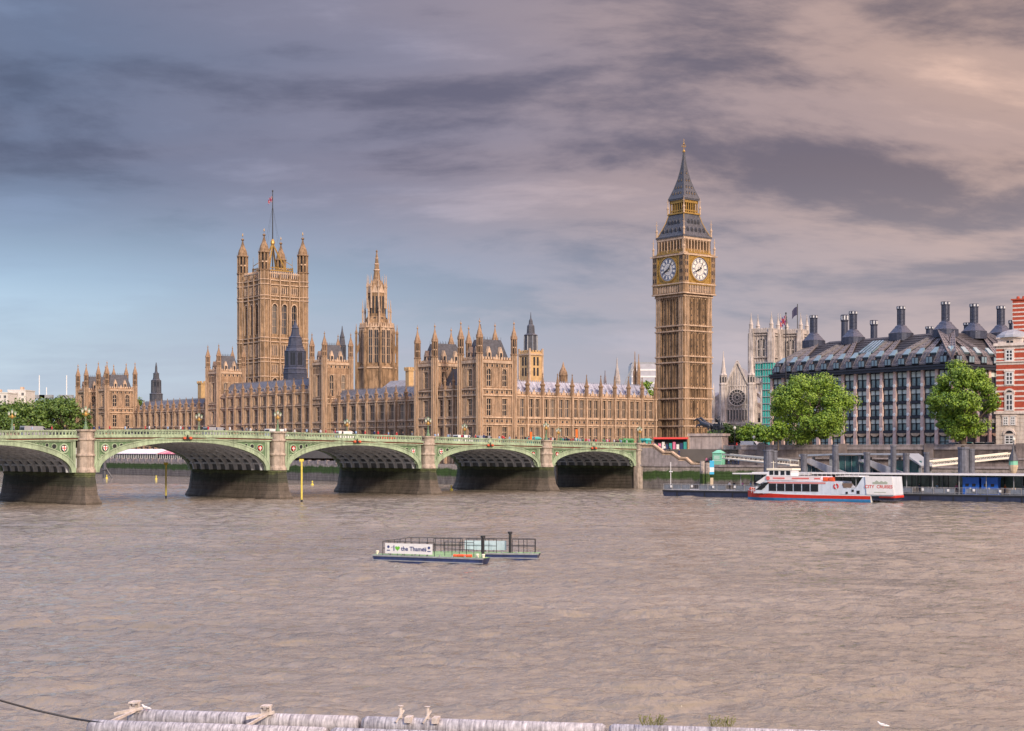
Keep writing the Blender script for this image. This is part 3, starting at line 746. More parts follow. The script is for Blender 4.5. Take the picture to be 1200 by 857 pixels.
# north range facing the bridge
N_STOREYS = [(LOWW[0], LOWW[1], 2, 1.5, 2, 1, False), (UPW[0], UPW[1], 2, 1.5, 2, 1, False)]
palace_range('palace_range', 'honey stone palace range with pale roof, between nearest pavilion and clock tower', 12.6, 70.5, 1.2, 14, 'N', 25.1, 10, N_STOREYS, (16.6, 18.6, 25.1), ((16.9, 18.2),), 29.6, ROOFL, 8.5, 7.0, 3)
# river wings
R_STOREYS = [(7.6, 10.2, 1, 1.8, 2, 1, False), (11.2, 15.9, 1, 2.6, 3, 1, False), (19.1, 24.0, 1, 2.9, 3, 1, False)]
palace_range('palace_wing', 'river wing of the palace between the nearest pavilion and the central block', 12, 26, 31, 100.2, 'E', 25.0, 12, R_STOREYS, (10.7, 16.6, 18.6, 25.0), ((16.9, 18.2), (24.2, 24.8)), 29.6, ROOF)
palace_range('palace_wing', 'river wing of the palace between the central block and the farthest pavilion', 12, 26, 187.2, 260.2, 'E', 25.0, 13, R_STOREYS, (10.7, 16.6, 18.6, 25.0), ((16.9, 18.2), (24.2, 24.8)), 29.6, ROOF)
C_STOREYS = R_STOREYS + [(25.7, 28.6, 1, 2.1, 3, 0, False)]
palace_range('palace_central_block', 'taller central block of the palace river front with dark roof between two turreted towers', 10, 25, 108.7, 177.4, 'E', 29.3, 11, C_STOREYS, (10.7, 16.6, 18.6, 24.9, 29.3), ((16.9, 18.2),), 34.4, ROOF)

def tower_block(parent, x0, x1, y0, y1, zc, zl, win_e, win_n, ztur, rtur=.95, names='tower_stage'):
    """square tower stage in local palace axes with four turrets and a steep iron roof"""
    mb = MB(); w, l = x1 - x0, y1 - y0
    mb.box(F0, x0 + .7, x1 - .7, y0 + .7, y1 - .7, 5.0, zc)
    st = [(11.2, 15.9, *win_e), (19.1, 24.0, *win_e), (27.6, 32.6 if zc < 36 else 35.0, *win_e[:4], True)]
    stn = [(11.2, 15.9, *win_n), (19.1, 24.0, *win_n), (27.6, 32.6 if zc < 36 else 35.0, *win_n[:4], True)]
    ss = (10.7, 16.6, 18.6, 25.0, 26.8, zc - .4, zc)
    for fr, L, s_ in ((Fr(x0, y0, 90), l, st), (Fr(x1, y0, 180), w, stn), (Fr(x1, y1, -90), l, st), (Fr(x0, y1, 0), w, stn)):
        nb = 1
        facade(mb, parent, fr, L, nb, s_, 5.0, zc, ss, butt=(1.2, .3), bands=((16.9, 18.2), (25.3, 26.5), (zc - 1.8, zc - .7)), endb=False)
    mb.build('tower_wall', SM, parent)
    tm = turret_mesh(ztur - 5.0, rtur, zc + 2.0 - 5.0)
    for x in (x0, x1):
        for y in (y0, y1): place('turret', tm, parent, (x, y, 5.0))
    mb = MB()
    mb.taper(F0, (x0 + x1) / 2, (y0 + y1) / 2, w / 2 - .9, l / 2 - .9, zc + .1, w / 2 - 2.8, l / 2 - 2.6, zc + 6.4, 0)
    for fr, L in ((Fr(x0, y0, 90), l), (Fr(x1, y0, 180), w)):
        for f_ in (.33, .67):
            mb.extr([(L * f_ - .7, zc + .3), (L * f_ + .7, zc + .3), (L * f_ + .7, zc + 2.6), (L * f_, zc + 4.3), (L * f_ - .7, zc + 2.6)], fr, -2.6, -.75, 1)
            mb.box(fr, L * f_ - .4, L * f_ + .4, -.75, -.72, zc + .9, zc + 2.5, 2)
    for k in range(8):
        for (xx, yy) in ((x0 + 2.8 + (w - 5.6) * k / 7, y0 + 2.6), (x0 + 2.8 + (w - 5.6) * k / 7, y1 - 2.6)):
            mb.bar((xx, yy, zc + 5.0), (xx, yy, zc + 7.2), .06, 4, 0)
    mb.build('roof', [LEAD, STRIM, DARK], parent)
def pavilion(label, t0, s0=0.0, s1=12.6, zc=34.8, ztur=47.0, towers=((0, 9), (22, 31)), gap_storeys=True, mid=True, name='palace_pavilion'):
    ori = PF.p(s0, t0, 0); t = empty(name, (ori[0], ori[1], 0), R(A_PAL), label, 'palace')
    w = s1 - s0
    for y0, y1 in towers: tower_block(t, 0, w, y0, y1, zc, 0, (1, 2.4, 3, 2, False), (2, 1.7, 2, 2, False), ztur)
    if mid:
        y0, y1 = towers[0][1], towers[1][0]
        mb = MB(); mb.box(F0, 1.5, w - .8, y0 - .3, y1 + .3, 5.0, 26.9)
        fr = Fr(.8, y0 + .1, 90)
        facade(mb, t, fr, y1 - y0 - .2, 3, [(11.2, 15.9, 1, 1.9, 2, 1, False), (19.1, 24.0, 1, 1.9, 2, 2, False)], 5.0, 26.9, (10.7, 16.6, 18.6, 25.0, 26.9), butt=(.9, .5), bands=((16.9, 18.2), (25.3, 26.5)))
        # recessed attic storey
        mb.build('linking_wall', SM, t)
        mb = MB(); gable_roof(mb, Fr(.8, y0, 90), .2, y1 - y0 - .2, -w + 1.5, -1.2, 27.0, 33.5); mb.build('linking_roof', LEAD, t)
        pm = pinnacle_mesh(5.2, .4)
        for k in (1, 2): place('pinnacle', pm, t, (.5, y0 + (y1 - y0) * k / 3, 27))
        dormers(t, Fr(.8, y0, 90), y1 - y0, 3, -1.3, 27.2, 1.3, 2, 2, DARK, LEAD)
    return t
pavilion('nearest corner pavilion of the palace with two turreted towers, left of the pale-roofed range', 0)
pavilion('farthest turreted corner pavilion of the palace, beside the park trees', 260)
def ctower(label, t0, t1):
    ori = PF.p(9.5, t0, 0); t = empty('palace_turreted_tower', (ori[0], ori[1], 0), R(A_PAL), label, 'tower')
    tower_block(t, 0, 10.6, 0, t1 - t0, 39.1, 0, (1, 2.2, 2, 2, False), (2, 1.5, 2, 2, False), 50.0, .9)
ctower('four-turreted square tower at the right end of the palace central block', 100.3, 108.6)
ctower('four-turreted square tower at the left end of the palace central block', 177.6, 186.6)
# plain back buildings of the palace so that roofs stand on something
def back_block(label, s0, s1, t0, t1, zc, ridge, roofm=ROOF):
    ori = PF.p(s0, t0, 0); t = empty('palace_inner_building', (ori[0], ori[1], 0), R(A_PAL), label, 'palace')
    mb = MB(); mb.box(F0, 0, s1 - s0, 0, t1 - t0, GZ - .2, zc)
    fr = Fr(0, 0, 90); n = int((t1 - t0) / 6)
    for k in range(n + 1): mb.box(fr, k * 6 - .3, k * 6 + .3, 0, .4, GZ, zc + 1.5, 0)
    mb.build('wall', STONE, t)
    mb = MB(); gable_roof(mb, fr, 0, t1 - t0, -(s1 - s0), 0, zc, ridge)
    for k in range(int((t1 - t0) / 1.6)): mb.beam(fr.p(k * 1.6, -.05, zc), fr.p(k * 1.6, -(s1 - s0) * .44, ridge), .15, .15)
    mb.build('roof', roofm, t)
mgrey = mat('grey_slate', (0.24, 0.25, 0.29), 0.6, 0.25, .6, bump=.3)
back_block('long grey hall roof showing behind the right river wing, below the central spire', 34, 52, 40, 108, 28.5, 34.0, mgrey)
back_block('long inner range behind the left river wing of the palace', 36, 52, 120, 250, 27, 31.5, mgrey)
# ------------------------------------------------------------------ clock tower
def clock_tower():
    cx, cy = 54.9, 477.1
    t = empty('clock_tower', (cx, cy, 0), R(A_PAL), 'tall honey stone clock tower with two gold-framed dials in view and pointed iron spire', 'clock tower')
    hs = 6.15; z0 = 9.0; z1 = 58.4
    mb = MB(); mb.box(F0, -hs + .5, hs - .5, -hs + .5, hs - .5, z0, z1, 0)
    levels = [(9.3, 16.7), (16.7, 19.0), (19.0, 25.4), (25.4, 28.7), (28.7, 36.8), (36.8, 38.7), (38.7, 46.7), (46.7, 48.4), (48.4, 57.6)]
    sides = [Fr(-hs, -hs, 90), Fr(hs, -hs, 180), Fr(hs, hs, -90), Fr(-hs, hs, 0)]
    L = 2 * hs
    slit = []
    for fr in sides:
        # clasping corner piers
        for a0, a1 in ((0, 2.15), (L - 2.15, L)):
            mb.box(fr, a0, a1, -.6, .28, z0, z1, 0)
            for k in range(3): x = a0 + (k + .5) * (a1 - a0) / 3; mb.box(fr, x - .09, x + .09, .28, .38, z0, z1, 1)
        n = 9; w = (L - 4.3) / n
        for k in range(n + 1):
            x = 2.15 + k * w; big = k % 3 == 0
            mb.box(fr, x - (.22 if big else .13), x + (.22 if big else .13), -.5, .22 if big else .08, z0, z1, 0)
        for k in range(n):
            x = 2.15 + (k + .5) * w
            for (b0, b1) in levels:
                if b1 - b0 < 3.4:
                    mb.box(fr, x - w / 2, x + w / 2, -.5, -.12, b0, b0 + .35, 1); slit.append((fr, x, b0 + .5, b1 - .25, w * .26))
                elif k % 3 == 1:
                    mb.box(fr, x - w / 2, x + w / 2, -.5, -.1, b0, b1, 0)
                    for q in range(int((b1 - b0) / 2)): mb.box(fr, x - .16, x + .16, -.1, -.07, b0 + 1 + q * 2, b0 + 1.5 + q * 2, 2)
                else:
                    slit.append((fr, x, b0 + .5, b1 - .7, w * .30))
                    mb.box(fr, x - w / 2, x + w / 2, -.5, -.1, b1 - .7, b1, 1); mb.box(fr, x - w / 2, x + w / 2, -.5, -.1, b0, b0 + .5, 1)
        for z in (16.7, 19.0, 25.4, 28.7, 36.8, 38.7, 46.7, 48.4, 57.7):
            mb.box(fr, -.36, L + .36, .26, .52, z - .16, z + .16, 1); mb.box(fr, -.36, L + .36, .0, .30, z - .3, z - .14, 1)
    mb.build('shaft', [STONE2, STRIM, DARK], t)
    wm = {}
    for fr, x, b0, b1, w in slit:
        pass
    sw = {}; rest = MB(); cnt_ = 0
    for fr, x, b0, b1, w in slit:
        if fr.ang in (90, 180) and b1 - b0 > 2.4 and cnt_ < 90:
            k_ = (round(b1 - b0, 2), round(w, 2))
            if k_ not in sw:
                m_ = MB(); m_.box(F0, -w, w, -.06, .06, 0, b1 - b0); sw[k_] = m_.mesh('narrow_window', GLASS)
            put_window(t, fr, x, -.46, b0, sw[k_], 'narrow_window'); cnt_ += 1
        else: rest.box(fr, x - w, x + w, -.52, -.40, b0, b1, 0)
    struct(rest.build('small_windows', GLASS, t), 'stuff')
    # corbelled clock stage
    mb = MB(); hc = 6.75
    mb.taper(F0, 0, 0, hs + .3, hs + .3, 57.8, hc + .15, hc + .15, 60.2, 0)
    mb.box(F0, -hc, hc, -hc, hc, 60.2, 70.9, 0)
    cs = [Fr(-hc, -hc, 90), Fr(hc, -hc, 180), Fr(hc, hc, -90), Fr(-hc, hc, 0)]; LC = 2 * hc
    for fr in cs:
        for k in range(14): x = 1.9 + k * (LC - 3.8) / 13; mb.box(fr, x - .16, x + .16, 0, .3, 58.9, 61.3, 1)
        mb.box(fr, 1.9, LC - 1.9, .0, .05, 59.0, 61.2, 2)
        for z in (58.5, 61.6, 70.6): mb.box(fr, -.4, LC + .4, .1, .62, z - .18, z + .2, 1)
        for a0, a1 in ((-.15, 1.8), (LC - 1.8, LC + .15)):
            mb.box(fr, a0, a1, 0, .42, 58.6, 71.0, 0)
            for z in (62.4, 64.8, 67.2, 69.0):
                for q in (.3, .7): x = a0 + (a1 - a0) * q; mb.box(fr, x - .2, x + .2, .42, .45, z, z + 1.2, 2)
    mb.build('clock_stage', [STONE2, STRIM, DARK], t)
    # dials
    dial = mat('opal_dial_glass', (0.76, 0.73, 0.67), 0.3, 0.04, 1)
    blue = mat('dial_blue', (0.03, 0.06, 0.17), 0.5, 0.1, 1)
    face = MB()
    y0 = 0.0; RR = 3.45
    q = 4.25
    face.box(F0, -q, q, 0, .12, -q - .2, q + .3, 0)
    for s_ in (-1, 1):
        face.box(F0, s_ * q, s_ * (q + .35), 0, .4, -q - .5, q + .6, 1)
    face.box(F0, -q - .35, q + .35, 0, .42, -q - .55, -q - .15, 1); face.box(F0, -q - .35, q + .35, 0, .42, q + .25, q + .65, 1)
    def annulus(mb, r0, r1, o0, o1, mi, n=40):
        for k in range(n):
            a, b = 2 * math.pi * k / n, 2 * math.pi * (k + 1) / n
            mb.extr([(r0 * math.cos(a), r0 * math.sin(a)), (r1 * math.cos(a), r1 * math.sin(a)), (r1 * math.cos(b), r1 * math.sin(b)), (r0 * math.cos(b), r0 * math.sin(b))], F0, o0, o1, mi)
    annulus(face, RR, RR + .38, .1, .42, 1); annulus(face, RR + .55, RR + .68, .1, .3, 1)
    for sx in (-1, 1):
        for sz in (-1, 1):
            for rr in (.25, .5): face.extr([(sx * 3.6 + rr * math.cos(k * math.pi / 4), sz * 3.65 + rr * math.sin(k * math.pi / 4)) for k in range(8)], F0, .1, .28 - rr * .2, 1)
    fm = face.mesh('clock_face', [GOLD, GOLD])
    d = MB(); d.extr([(RR * math.cos(k * math.pi / 24), RR * math.sin(k * math.pi / 24)) for k in range(48)], F0, .13, .2, 0)
    annulus(d, RR - .18, RR, .2, .25, 1); annulus(d, RR - .52, RR - .44, .2, .24, 1); annulus(d, 1.78, 1.9, .2, .24, 1); annulus(d, .5, .6, .2, .235, 1)
    for k in range(60):
        a = 2 * math.pi * k / 60; c_, s_ = math.cos(a), math.sin(a)
        d.extr([((RR - .46) * c_ - .025 * s_, (RR - .46) * s_ + .025 * c_), ((RR - .46) * c_ + .025 * s_, (RR - .46) * s_ - .025 * c_), ((RR - .17) * c_ + .025 * s_, (RR - .17) * s_ - .025 * c_), ((RR - .17) * c_ - .025 * s_, (RR - .17) * s_ + .025 * c_)], F0, .2, .24, 1)
    def stroke(mb, p, q_, w, o0=.2, o1=.26, mi=1):
        (x0, z0_), (x1, z1_) = p, q_; dx, dz_ = x1 - x0, z1_ - z0_; l_ = math.hypot(dx, dz_); nx, nz = -dz_ / l_ * w / 2, dx / l_ * w / 2
        mb.extr([(x0 - nx, z0_ - nz), (x0 + nx, z0_ + nz), (x1 + nx, z1_ + nz), (x1 - nx, z1_ - nz)], F0, o0, o1, mi)
    nums = ['XII', 'I', 'II', 'III', 'IIII', 'V', 'VI', 'VII', 'VIII', 'IX', 'X', 'XI']
    for h, s_ in enumerate(nums):
        # local coords: mirrored so it reads right from outside (outside viewer sees +a to the LEFT)
        th = 2 * math.pi * h / 12
        ux, uz = -math.sin(th), math.cos(th); rx, rz = -math.cos(th), -math.sin(th)   # up (outwards) and reading-right
        wd = {'X': .42, 'V': .38, 'I': .18}; tot = sum(wd[c] for c in s_); x = -tot / 2
        P = lambda a, b: (ux * b + rx * a, uz * b + rz * a)
        for c in s_:
            w = wd[c]; xm = x + w / 2; lo, hi = 2.0, 2.88
            if c == 'I': stroke(d, P(xm, lo), P(xm, hi), .10)
            elif c == 'V': stroke(d, P(xm - w * .4, hi), P(xm, lo), .11); stroke(d, P(xm + w * .4, hi), P(xm, lo), .07, .2, .265)
            else: stroke(d, P(xm - w * .4, hi), P(xm + w * .4, lo), .11); stroke(d, P(xm + w * .4, hi), P(xm - w * .4, lo), .07, .2, .265)
            x += w
    for k in range(24):
        a = 2 * math.pi * (k + .5) / 24; stroke(d, (.6 * math.cos(a), .6 * math.sin(a)), (1.8 * math.cos(a), 1.8 * math.sin(a)), .03, .2, .225)
    dm = d.mesh('dial', [dial, blue])
    hm = MB(); tm_ = 6.0; mth = 2 * math.pi * tm_ / 60; hth = 2 * math.pi * (8 + tm_ / 60) / 12
    for th, ln, w, o_ in ((mth, 3.0, .2, .30), (hth, 2.05, .5, .36)):
        u = (-math.sin(th), math.cos(th)); n_ = (-u[1], u[0])
        pts = [(u[0] * a + n_[0] * b, u[1] * a + n_[1] * b) for a, b in ((-.8, -w * .45), (-.8, w * .45), (0, w * .35), (ln * .75, w * .45), (ln, 0), (ln * .75, -w * .45), (0, -w * .35))]
        hm.extr(pts, F0, o_, o_ + .05, 0)
    handm = hm.mesh('clock_hands', BLACK)
    for fr in cs:
        x, y, _ = fr.p(hc, .02, 0); f = place('clock_face', fm, t, (x, y, 66.3), R(fr.ang)); f.scale = (1.08, 1, 1.08)
        dd = place('dial', dm, f); place('clock_hands', handm, dd if False else f)
    # belfry
    mb = MB(); hb = 6.0
    mb.box(F0, -hc - .3, hc + .3, -hc - .3, hc + .3, 70.9, 71.35, 1)
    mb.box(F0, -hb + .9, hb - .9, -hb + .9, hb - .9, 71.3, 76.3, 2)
    for fr0 in [Fr(-hb, -hb, 90), Fr(hb, -hb, 180), Fr(hb, hb, -90), Fr(-hb, hb, 0)]:
        LB = 2 * hb
        mb.box(fr0, 0, LB, -.7, 0, 71.3, 72.6, 3)
        for k in range(9):
            x = .6 + k * (LB - 1.2) / 8; w = .6 if k in (0, 8) else .3
            mb.box(fr0, x - w, x + w, -.6, 0, 72.5, 75.6, 0); mb.box(fr0, x - .1, x + .1, 0, .12, 71.4, 76, 1)
            if k < 8:
                xm = x + (LB - 1.2) / 16; mb.extr([(xm - .4, 75.6), (xm - .4, 75.0), (xm, 75.6)], fr0, -.5, -.1, 1); mb.extr([(xm + .4, 75.6), (xm + .4, 75.0), (xm, 75.6)], fr0, -.5, -.1, 1)
        mb.box(fr0, -.1, LB + .1, -.8, .15, 75.6, 76.5, 1)
        for k in range(15): x = .4 + k * (LB - .8) / 14; mb.box(fr0, x - .15, x + .15, .02, .14, 71.5, 72.5, 4)
    mb.build('belfry', [STONE2, STRIM, DARK, STONE2, GOLD], t)
    # lower roof
    mb = MB(); prof = [(6.35, 76.4), (6.35, 76.9), (5.9, 77.3), (5.0, 79.2), (4.1, 81.6), (3.45, 84.1)]
    mb.lathe(0, 0, [(r * math.sqrt(2), z) for r, z in prof], 4, R(45), 0)
    def hw(z):
        for (r0, z0_), (r1, z1_) in zip(prof, prof[1:]):
            if z0_ <= z <= z1_: return r0 + (r1 - r0) * (z - z0_) / (z1_ - z0_)
        return prof[-1][0]
    for ang in (90, 180, -90, 0):
        for z, n in ((78.3, 5), (81.0, 4)):
            w = hw(z); fr = Fr(0, 0, ang)
            for k in range(n):
                x = (k - (n - 1) / 2) * 1.75 * w / 5.2
                mb.extr([(x - .42, z), (x + .42, z), (x + .42, z + .6), (x, z + 1.35), (x - .42, z + .6)], fr, w - 1.6, w + .18, 0)
                mb.extr([(x - .26, z + .1), (x + .26, z + .1), (x + .26, z + .6), (x, z + 1.05), (x - .26, z + .6)], fr, w + .18, w + .2, 1)
        fr = Fr(0, 0, ang)
        for k in range(13):
            f_ = (k - 6) / 6
            for (r0, z0_), (r1, z1_) in zip(prof[2:], prof[3:]): mb.beam(fr.p(f_ * r0, r0, z0_), fr.p(f_ * r1, r1, z1_), .08, .08, 0)
        for (r0, z0_), (r1, z1_) in zip(prof[1:], prof[2:]): mb.beam(fr.p(r0, r0, z0_), fr.p(r1, r1, z1_), .22, .22, 2)
    mb.build('lower_roof', [LEAD, DARK, GOLD], t)
    # gilded lantern
    mb = MB(); hl = 3.1
    mb.box(F0, -3.75, 3.75, -3.75, 3.75, 84.1, 84.6, 0); mb.box(F0, -hl + .7, hl - .7, -hl + .7, hl - .7, 84.6, 88.8, 1)
    for ang in (90, 180, -90, 0):
        fr = Fr(0, 0, ang)
        for k in range(7): x = (k - 3) * hl / 3 * .95; mb.box(fr, x - .16, x + .16, hl - .3, hl, 84.6, 88.2, 0)
        mb.box(fr, -hl, hl, hl - .3, hl + .02, 85.1, 85.5, 0); mb.box(fr, -hl - .1, hl + .1, hl - .4, hl + .1, 87.7, 88.6, 0)
    mb.box(F0, -3.5, 3.5, -3.5, 3.5, 88.6, 89.1, 2)
    mb.build('lantern', [GOLD, DARK, LEAD], t)
    # spire
    mb = MB(); prof2 = [(3.6, 89.1), (3.35, 89.7), (2.3, 92.5), (1.42, 95.6), (.8, 98.8), (.36, 102), (.2, 104.3)]
    mb.lathe(0, 0, [(r * math.sqrt(2), z) for r, z in prof2], 4, R(45), 0)
    def hw2(z):
        for (r0, z0_), (r1, z1_) in zip(prof2, prof2[1:]):
            if z0_ <= z <= z1_: return r0 + (r1 - r0) * (z - z0_) / (z1_ - z0_)
    for ang in (90, 180, -90, 0):
        fr = Fr(0, 0, ang)
        for z, n in ((90.5, 4), (92.5, 3), (94.8, 2), (97.2, 1)):
            w = hw2(z)
            for k in range(n):
                x = (k - (n - 1) / 2) * 1.15
                mb.extr([(x - .25, z), (x + .25, z), (x, z + .9)], fr, w - .6, w + .12, 0); mb.extr([(x - .14, z + .05), (x + .14, z + .05), (x, z + .6)], fr, w + .12, w + .14, 1)
        for (r0, z0_), (r1, z1_) in zip(prof2, prof2[1:]): mb.beam(fr.p(r0, r0, z0_), fr.p(r1, r1, z1_), .16, .16, 0)
    mb.build('spire', [LEAD, GOLD], t)
    mb = MB(); mb.lathe(0, 0, [(.3, 104.2), (.5, 104.5), (.35, 104.9), (.12, 105.1), (.1, 106.6), (.4, 106.9), (.1, 107.2), (.05, 108.6)], 8)
    for a in range(4):
        x, y = math.cos(a * math.pi / 2), math.sin(a * math.pi / 2); mb.bar((0, 0, 105.9), (x * .8, y * .8, 106.2), .06, 4)
        mb.bar((x * .8, y * .8, 106.0), (x * .8, y * .8, 106.6), .1, 4)
    mb.build('finial', GOLD, t)
    pm = MB(); pm.lathe(0, 0, [(.3, 0), (.3, 1.6), (.42, 1.7), (.42, 2.0), (.16, 2.6), (.1, 4.6), (.04, 5.4)], 6); pm.bar((-.6, 0, 4.0), (.6, 0, 4.0), .06, 4)
    me = pm.mesh('corner_pinnacle', STRIM)
    for sx in (-1, 1):
        for sy in (-1, 1):
            place('corner_pinnacle', me, t, (sx * 6.85, sy * 6.85, 71.2)); place('corner_pinnacle', me, t, (sx * 6.1, sy * 6.1, 77))
            place('corner_pinnacle', me, t, (sx * 3.6, sy * 3.6, 84.3))
            mb = MB(); mb.beam((sx * 6.7, sy * 6.7, 70.6), (sx * 7.6, sy * 7.6, 70.7), .3, .3); mb.build('gargoyle', STRIM, t)
clock_tower()

# ------------------------------------------------------------------ great square tower
FLAGM = {}
def flag_mesh(name, w, h, cols):
    mb = MB(); n = 8
    mats = [mat('flag_' + c[0], c[1], .8, .1, 1) for c in cols]
    for k in range(n):
        for j in range(4):
            a0, a1 = k / n, (k + 1) / n; o = lambda a: .22 * w * .3 * math.sin(a * 7); dr = lambda a: -.55 * h * a * a
            mi = 0 if len(mats) == 1 else (1 if (j in (1, 2)) ^ (k % 4 == 1) else (2 if (k + j) % 3 == 0 and len(mats) > 2 else 0))
            z0, z1 = h * j / 4, h * (j + 1) / 4
            P = [(a0 * w * .8, o(a0), z0 + dr(a0)), (a1 * w * .8, o(a1), z0 + dr(a1)), (a1 * w * .8, o(a1), z1 + dr(a1)), (a0 * w * .8, o(a0), z1 + dr(a0))]
            mb.hexa([P[0], P[1], (P[1][0], P[1][1] + .03, P[1][2]), (P[0][0], P[0][1] + .03, P[0][2]), P[3], P[2], (P[2][0], P[2][1] + .03, P[2][2]), (P[3][0], P[3][1] + .03, P[3][2])], mi)
    return mb.mesh(name, mats)
UNION = [('blue', (.03, .05, .22)), ('red', (.55, .03, .04)), ('white', (.75, .75, .75))]
def great_tower():
    cx, cy = XY(319.5, 665)
    t = empty('great_square_tower', (cx, cy, 0), R(A_PAL), 'massive square stone tower with four corner turrets and a tall flagpole', 'tower')
    hs = 10.4; z0 = 9; zc = 84.5; mb = MB()
    mb.box(F0, -hs + 1.0, hs - 1.0, -hs + 1.0, hs - 1.0, z0, zc, 0)
    L = 2 * hs
    strings = [29, 41.2, 47.6, 49.2, 56.5, 58.2, 75.0, 76.5, 81.5, 83.5]
    for fr in (Fr(-hs, -hs, 90), Fr(hs, -hs, 180), Fr(hs, hs, -90), Fr(-hs, hs, 0)):
        zs = z0; a_in0, a_in1 = 3.1, L - 3.1
        ww, pit = 2.6, (L - 6.2) / 3
        for (s_, h_) in ((34.0, 40.5), (60.0, 73.0)):
            mb.box(fr, 0, L, -1.1, 0, zs, s_, 0); e = 0
            for k in range(3):
                c = 3.1 + pit * (k + .5)
                mb.box(fr, e, c - ww / 2, -1.1, 0, s_, h_, 0); e = c + ww / 2
                put_window(t, fr, c, -.75, s_, window_mesh(ww, h_ - s_, 2, 3 if h_ > 50 else 1, True, STRIM), 'window')
                n = 8; zz = h_ + .1
                pts = [(c + (ww / 2 + .3) * math.cos(math.pi * q / n), h_ - ww * .62 + (ww * .62 + .5) * math.sin(math.pi * q / n)) for q in range(n + 1)]
                pin = [(c + (ww / 2 + .02) * math.cos(math.pi * q / n), h_ - ww * .62 + (ww * .62 + .1) * math.sin(math.pi * q / n)) for q in range(n + 1)]
                for q in range(n): mb.extr([pts[q], pts[q + 1], pin[q + 1], pin[q]], fr, 0, .3, 1)
                for sg in (-1, 1): mb.box(fr, c + sg * (ww / 2 + .02), c + sg * (ww / 2 + .3), 0, .3, s_ - .4, h_ - ww * .6, 1)
            mb.box(fr, e, L, -1.1, 0, s_, h_, 0); zs = h_
        mb.box(fr, 0, L, -1.1, 0, zs, zc, 0)
        for z in strings: mb.box(fr, 2, L - 2, 0, .5, z - .22, z + .22, 1)
        for (b0, b1) in ((42.5, 46.8), (50, 55.5), (77.2, 80.8)):
            n = 15
            for k in range(n + 1):
                x = 3.1 + (L - 6.2) * k / n; mb.box(fr, x - .16, x + .16, 0, .28, b0, b1, 1)
                if k < n and (k % 5) in (1, 2, 3): mb.box(fr, x + .3, x + (L - 6.2) / n - .3, 0, .05, b0 + .6, b1 - .6, 2)
        for k in range(4):
            x = 3.1 + pit * k; mb.box(fr, x - .4, x + .4, 0, .55, z0, zc + 1.5, 0); mb.box(fr, x - .12, x + .12, .55, .7, z0, zc, 1)
        # open parapet
        for k in range(14):
            x = 3 + (L - 6) * (k + .5) / 14; mb.box(fr, x - .2, x + .2, -.5, -.1, zc, zc + 2.5, 1); mb.extr([(x - .5, zc + 1.7), (x + .5, zc + 1.7), (x, zc + 3.1)], fr, -.45, -.15, 1)
        mb.box(fr, 2, L - 2, -.55, 0, zc + 1.9, zc + 2.3, 1)
    mb.build('shaft', [STONE2, STRIM, DARK], t)
    tm = turret_mesh(104.6 - z0, 2.35, 87.5 - z0, STONE2)
    for sx in (-1, 1):
        for sy in (-1, 1):
            o = place('turret', tm, t, (sx * (hs - .7), sy * (hs - .7), z0))
            for z in strings:
                mb = MB(); mb.lathe(0, 0, [(2.35, z - z0 - .25), (2.7, z - z0 - .15), (2.7, z - z0 + .15), (2.35, z - z0 + .25)], 8, R(22.5)); mb.build('string_course', STRIM, o)
            mb = MB(); mb.lathe(0, 0, [(.08, 104.3 - z0), (.26, 104.6 - z0), (.26, 104.9 - z0), (.04, 105.9 - z0)], 8); mb.build('gilded_finial', GOLD, o)
    mb = MB(); mb.taper(F0, 0, 0, 8, 8, zc - .2, 6.6, 6.6, 88.2, 0)
    for ang in (0, 90, 180, 270):
        fr = Fr(0, 0, ang); mb.box(fr, -6.6, 6.6, 6.4, 6.7, 88.0, 88.5, 1)
        for k in range(12): x = -6.4 + 12.8 * k / 11; mb.box(fr, x - .1, x + .1, 6.5, 6.65, 88.5, 90.0, 1)
        mb.box(fr, -6.6, 6.6, 6.5, 6.66, 89.3, 89.6, 1)
    mb.build('roof', [LEAD, GOLD], t)
    mb = MB()
    for sx in (-1, 1):
        for sy in (-1, 1):
            mb.beam((sx * 4.6, sy * 4.6, 88), (0, 0, 101.0), .6, .6)
            mb.bar((sx * 6.3, sy * 6.3, 88), (sx * 6.3, sy * 6.3, 95), .16, 6, 0, .04)
            mb.beam((sx * 6.3, sy * 6.3, 91), (sx * 2.9, sy * 2.9, 94), .25, .25)
    mb.lathe(0, 0, [(.5, 100), (1.0, 101), (.9, 102), (.4, 103)], 8)
    mb.build('gilded_crown', GOLD, t)
    mb = MB(); mb.bar((0, 0, 88), (0, 0, 124.0), .32, 8, 0, .16); mb.lathe(0, 0, [(.16, 124), (.35, 124.2), (.3, 124.7), (.05, 125)], 8)
    for sx in (-1, 1):
        for sy in (-1, 1): mb.bar((sx * 4.5, sy * 4.5, 90), (0, 0, 118), .035, 4)
    fp = empty('flagpole', (cx, cy, 0), 0, 'tall flagpole rising from the great square tower', 'flagpole')
    mb.build('pole', BLACK, fp)
    f = place('flag', flag_mesh('flag', 2.2, 2.6, [('blue', (.03, .05, .22)), ('dull_red', (.32, .03, .05)), ('grey_white', (.4, .4, .42))]), None, (cx - .2, cy, 119.5), R(190)); tag(f, 'small limp flag near the top of the great square tower pole', 'flag')
great_tower()

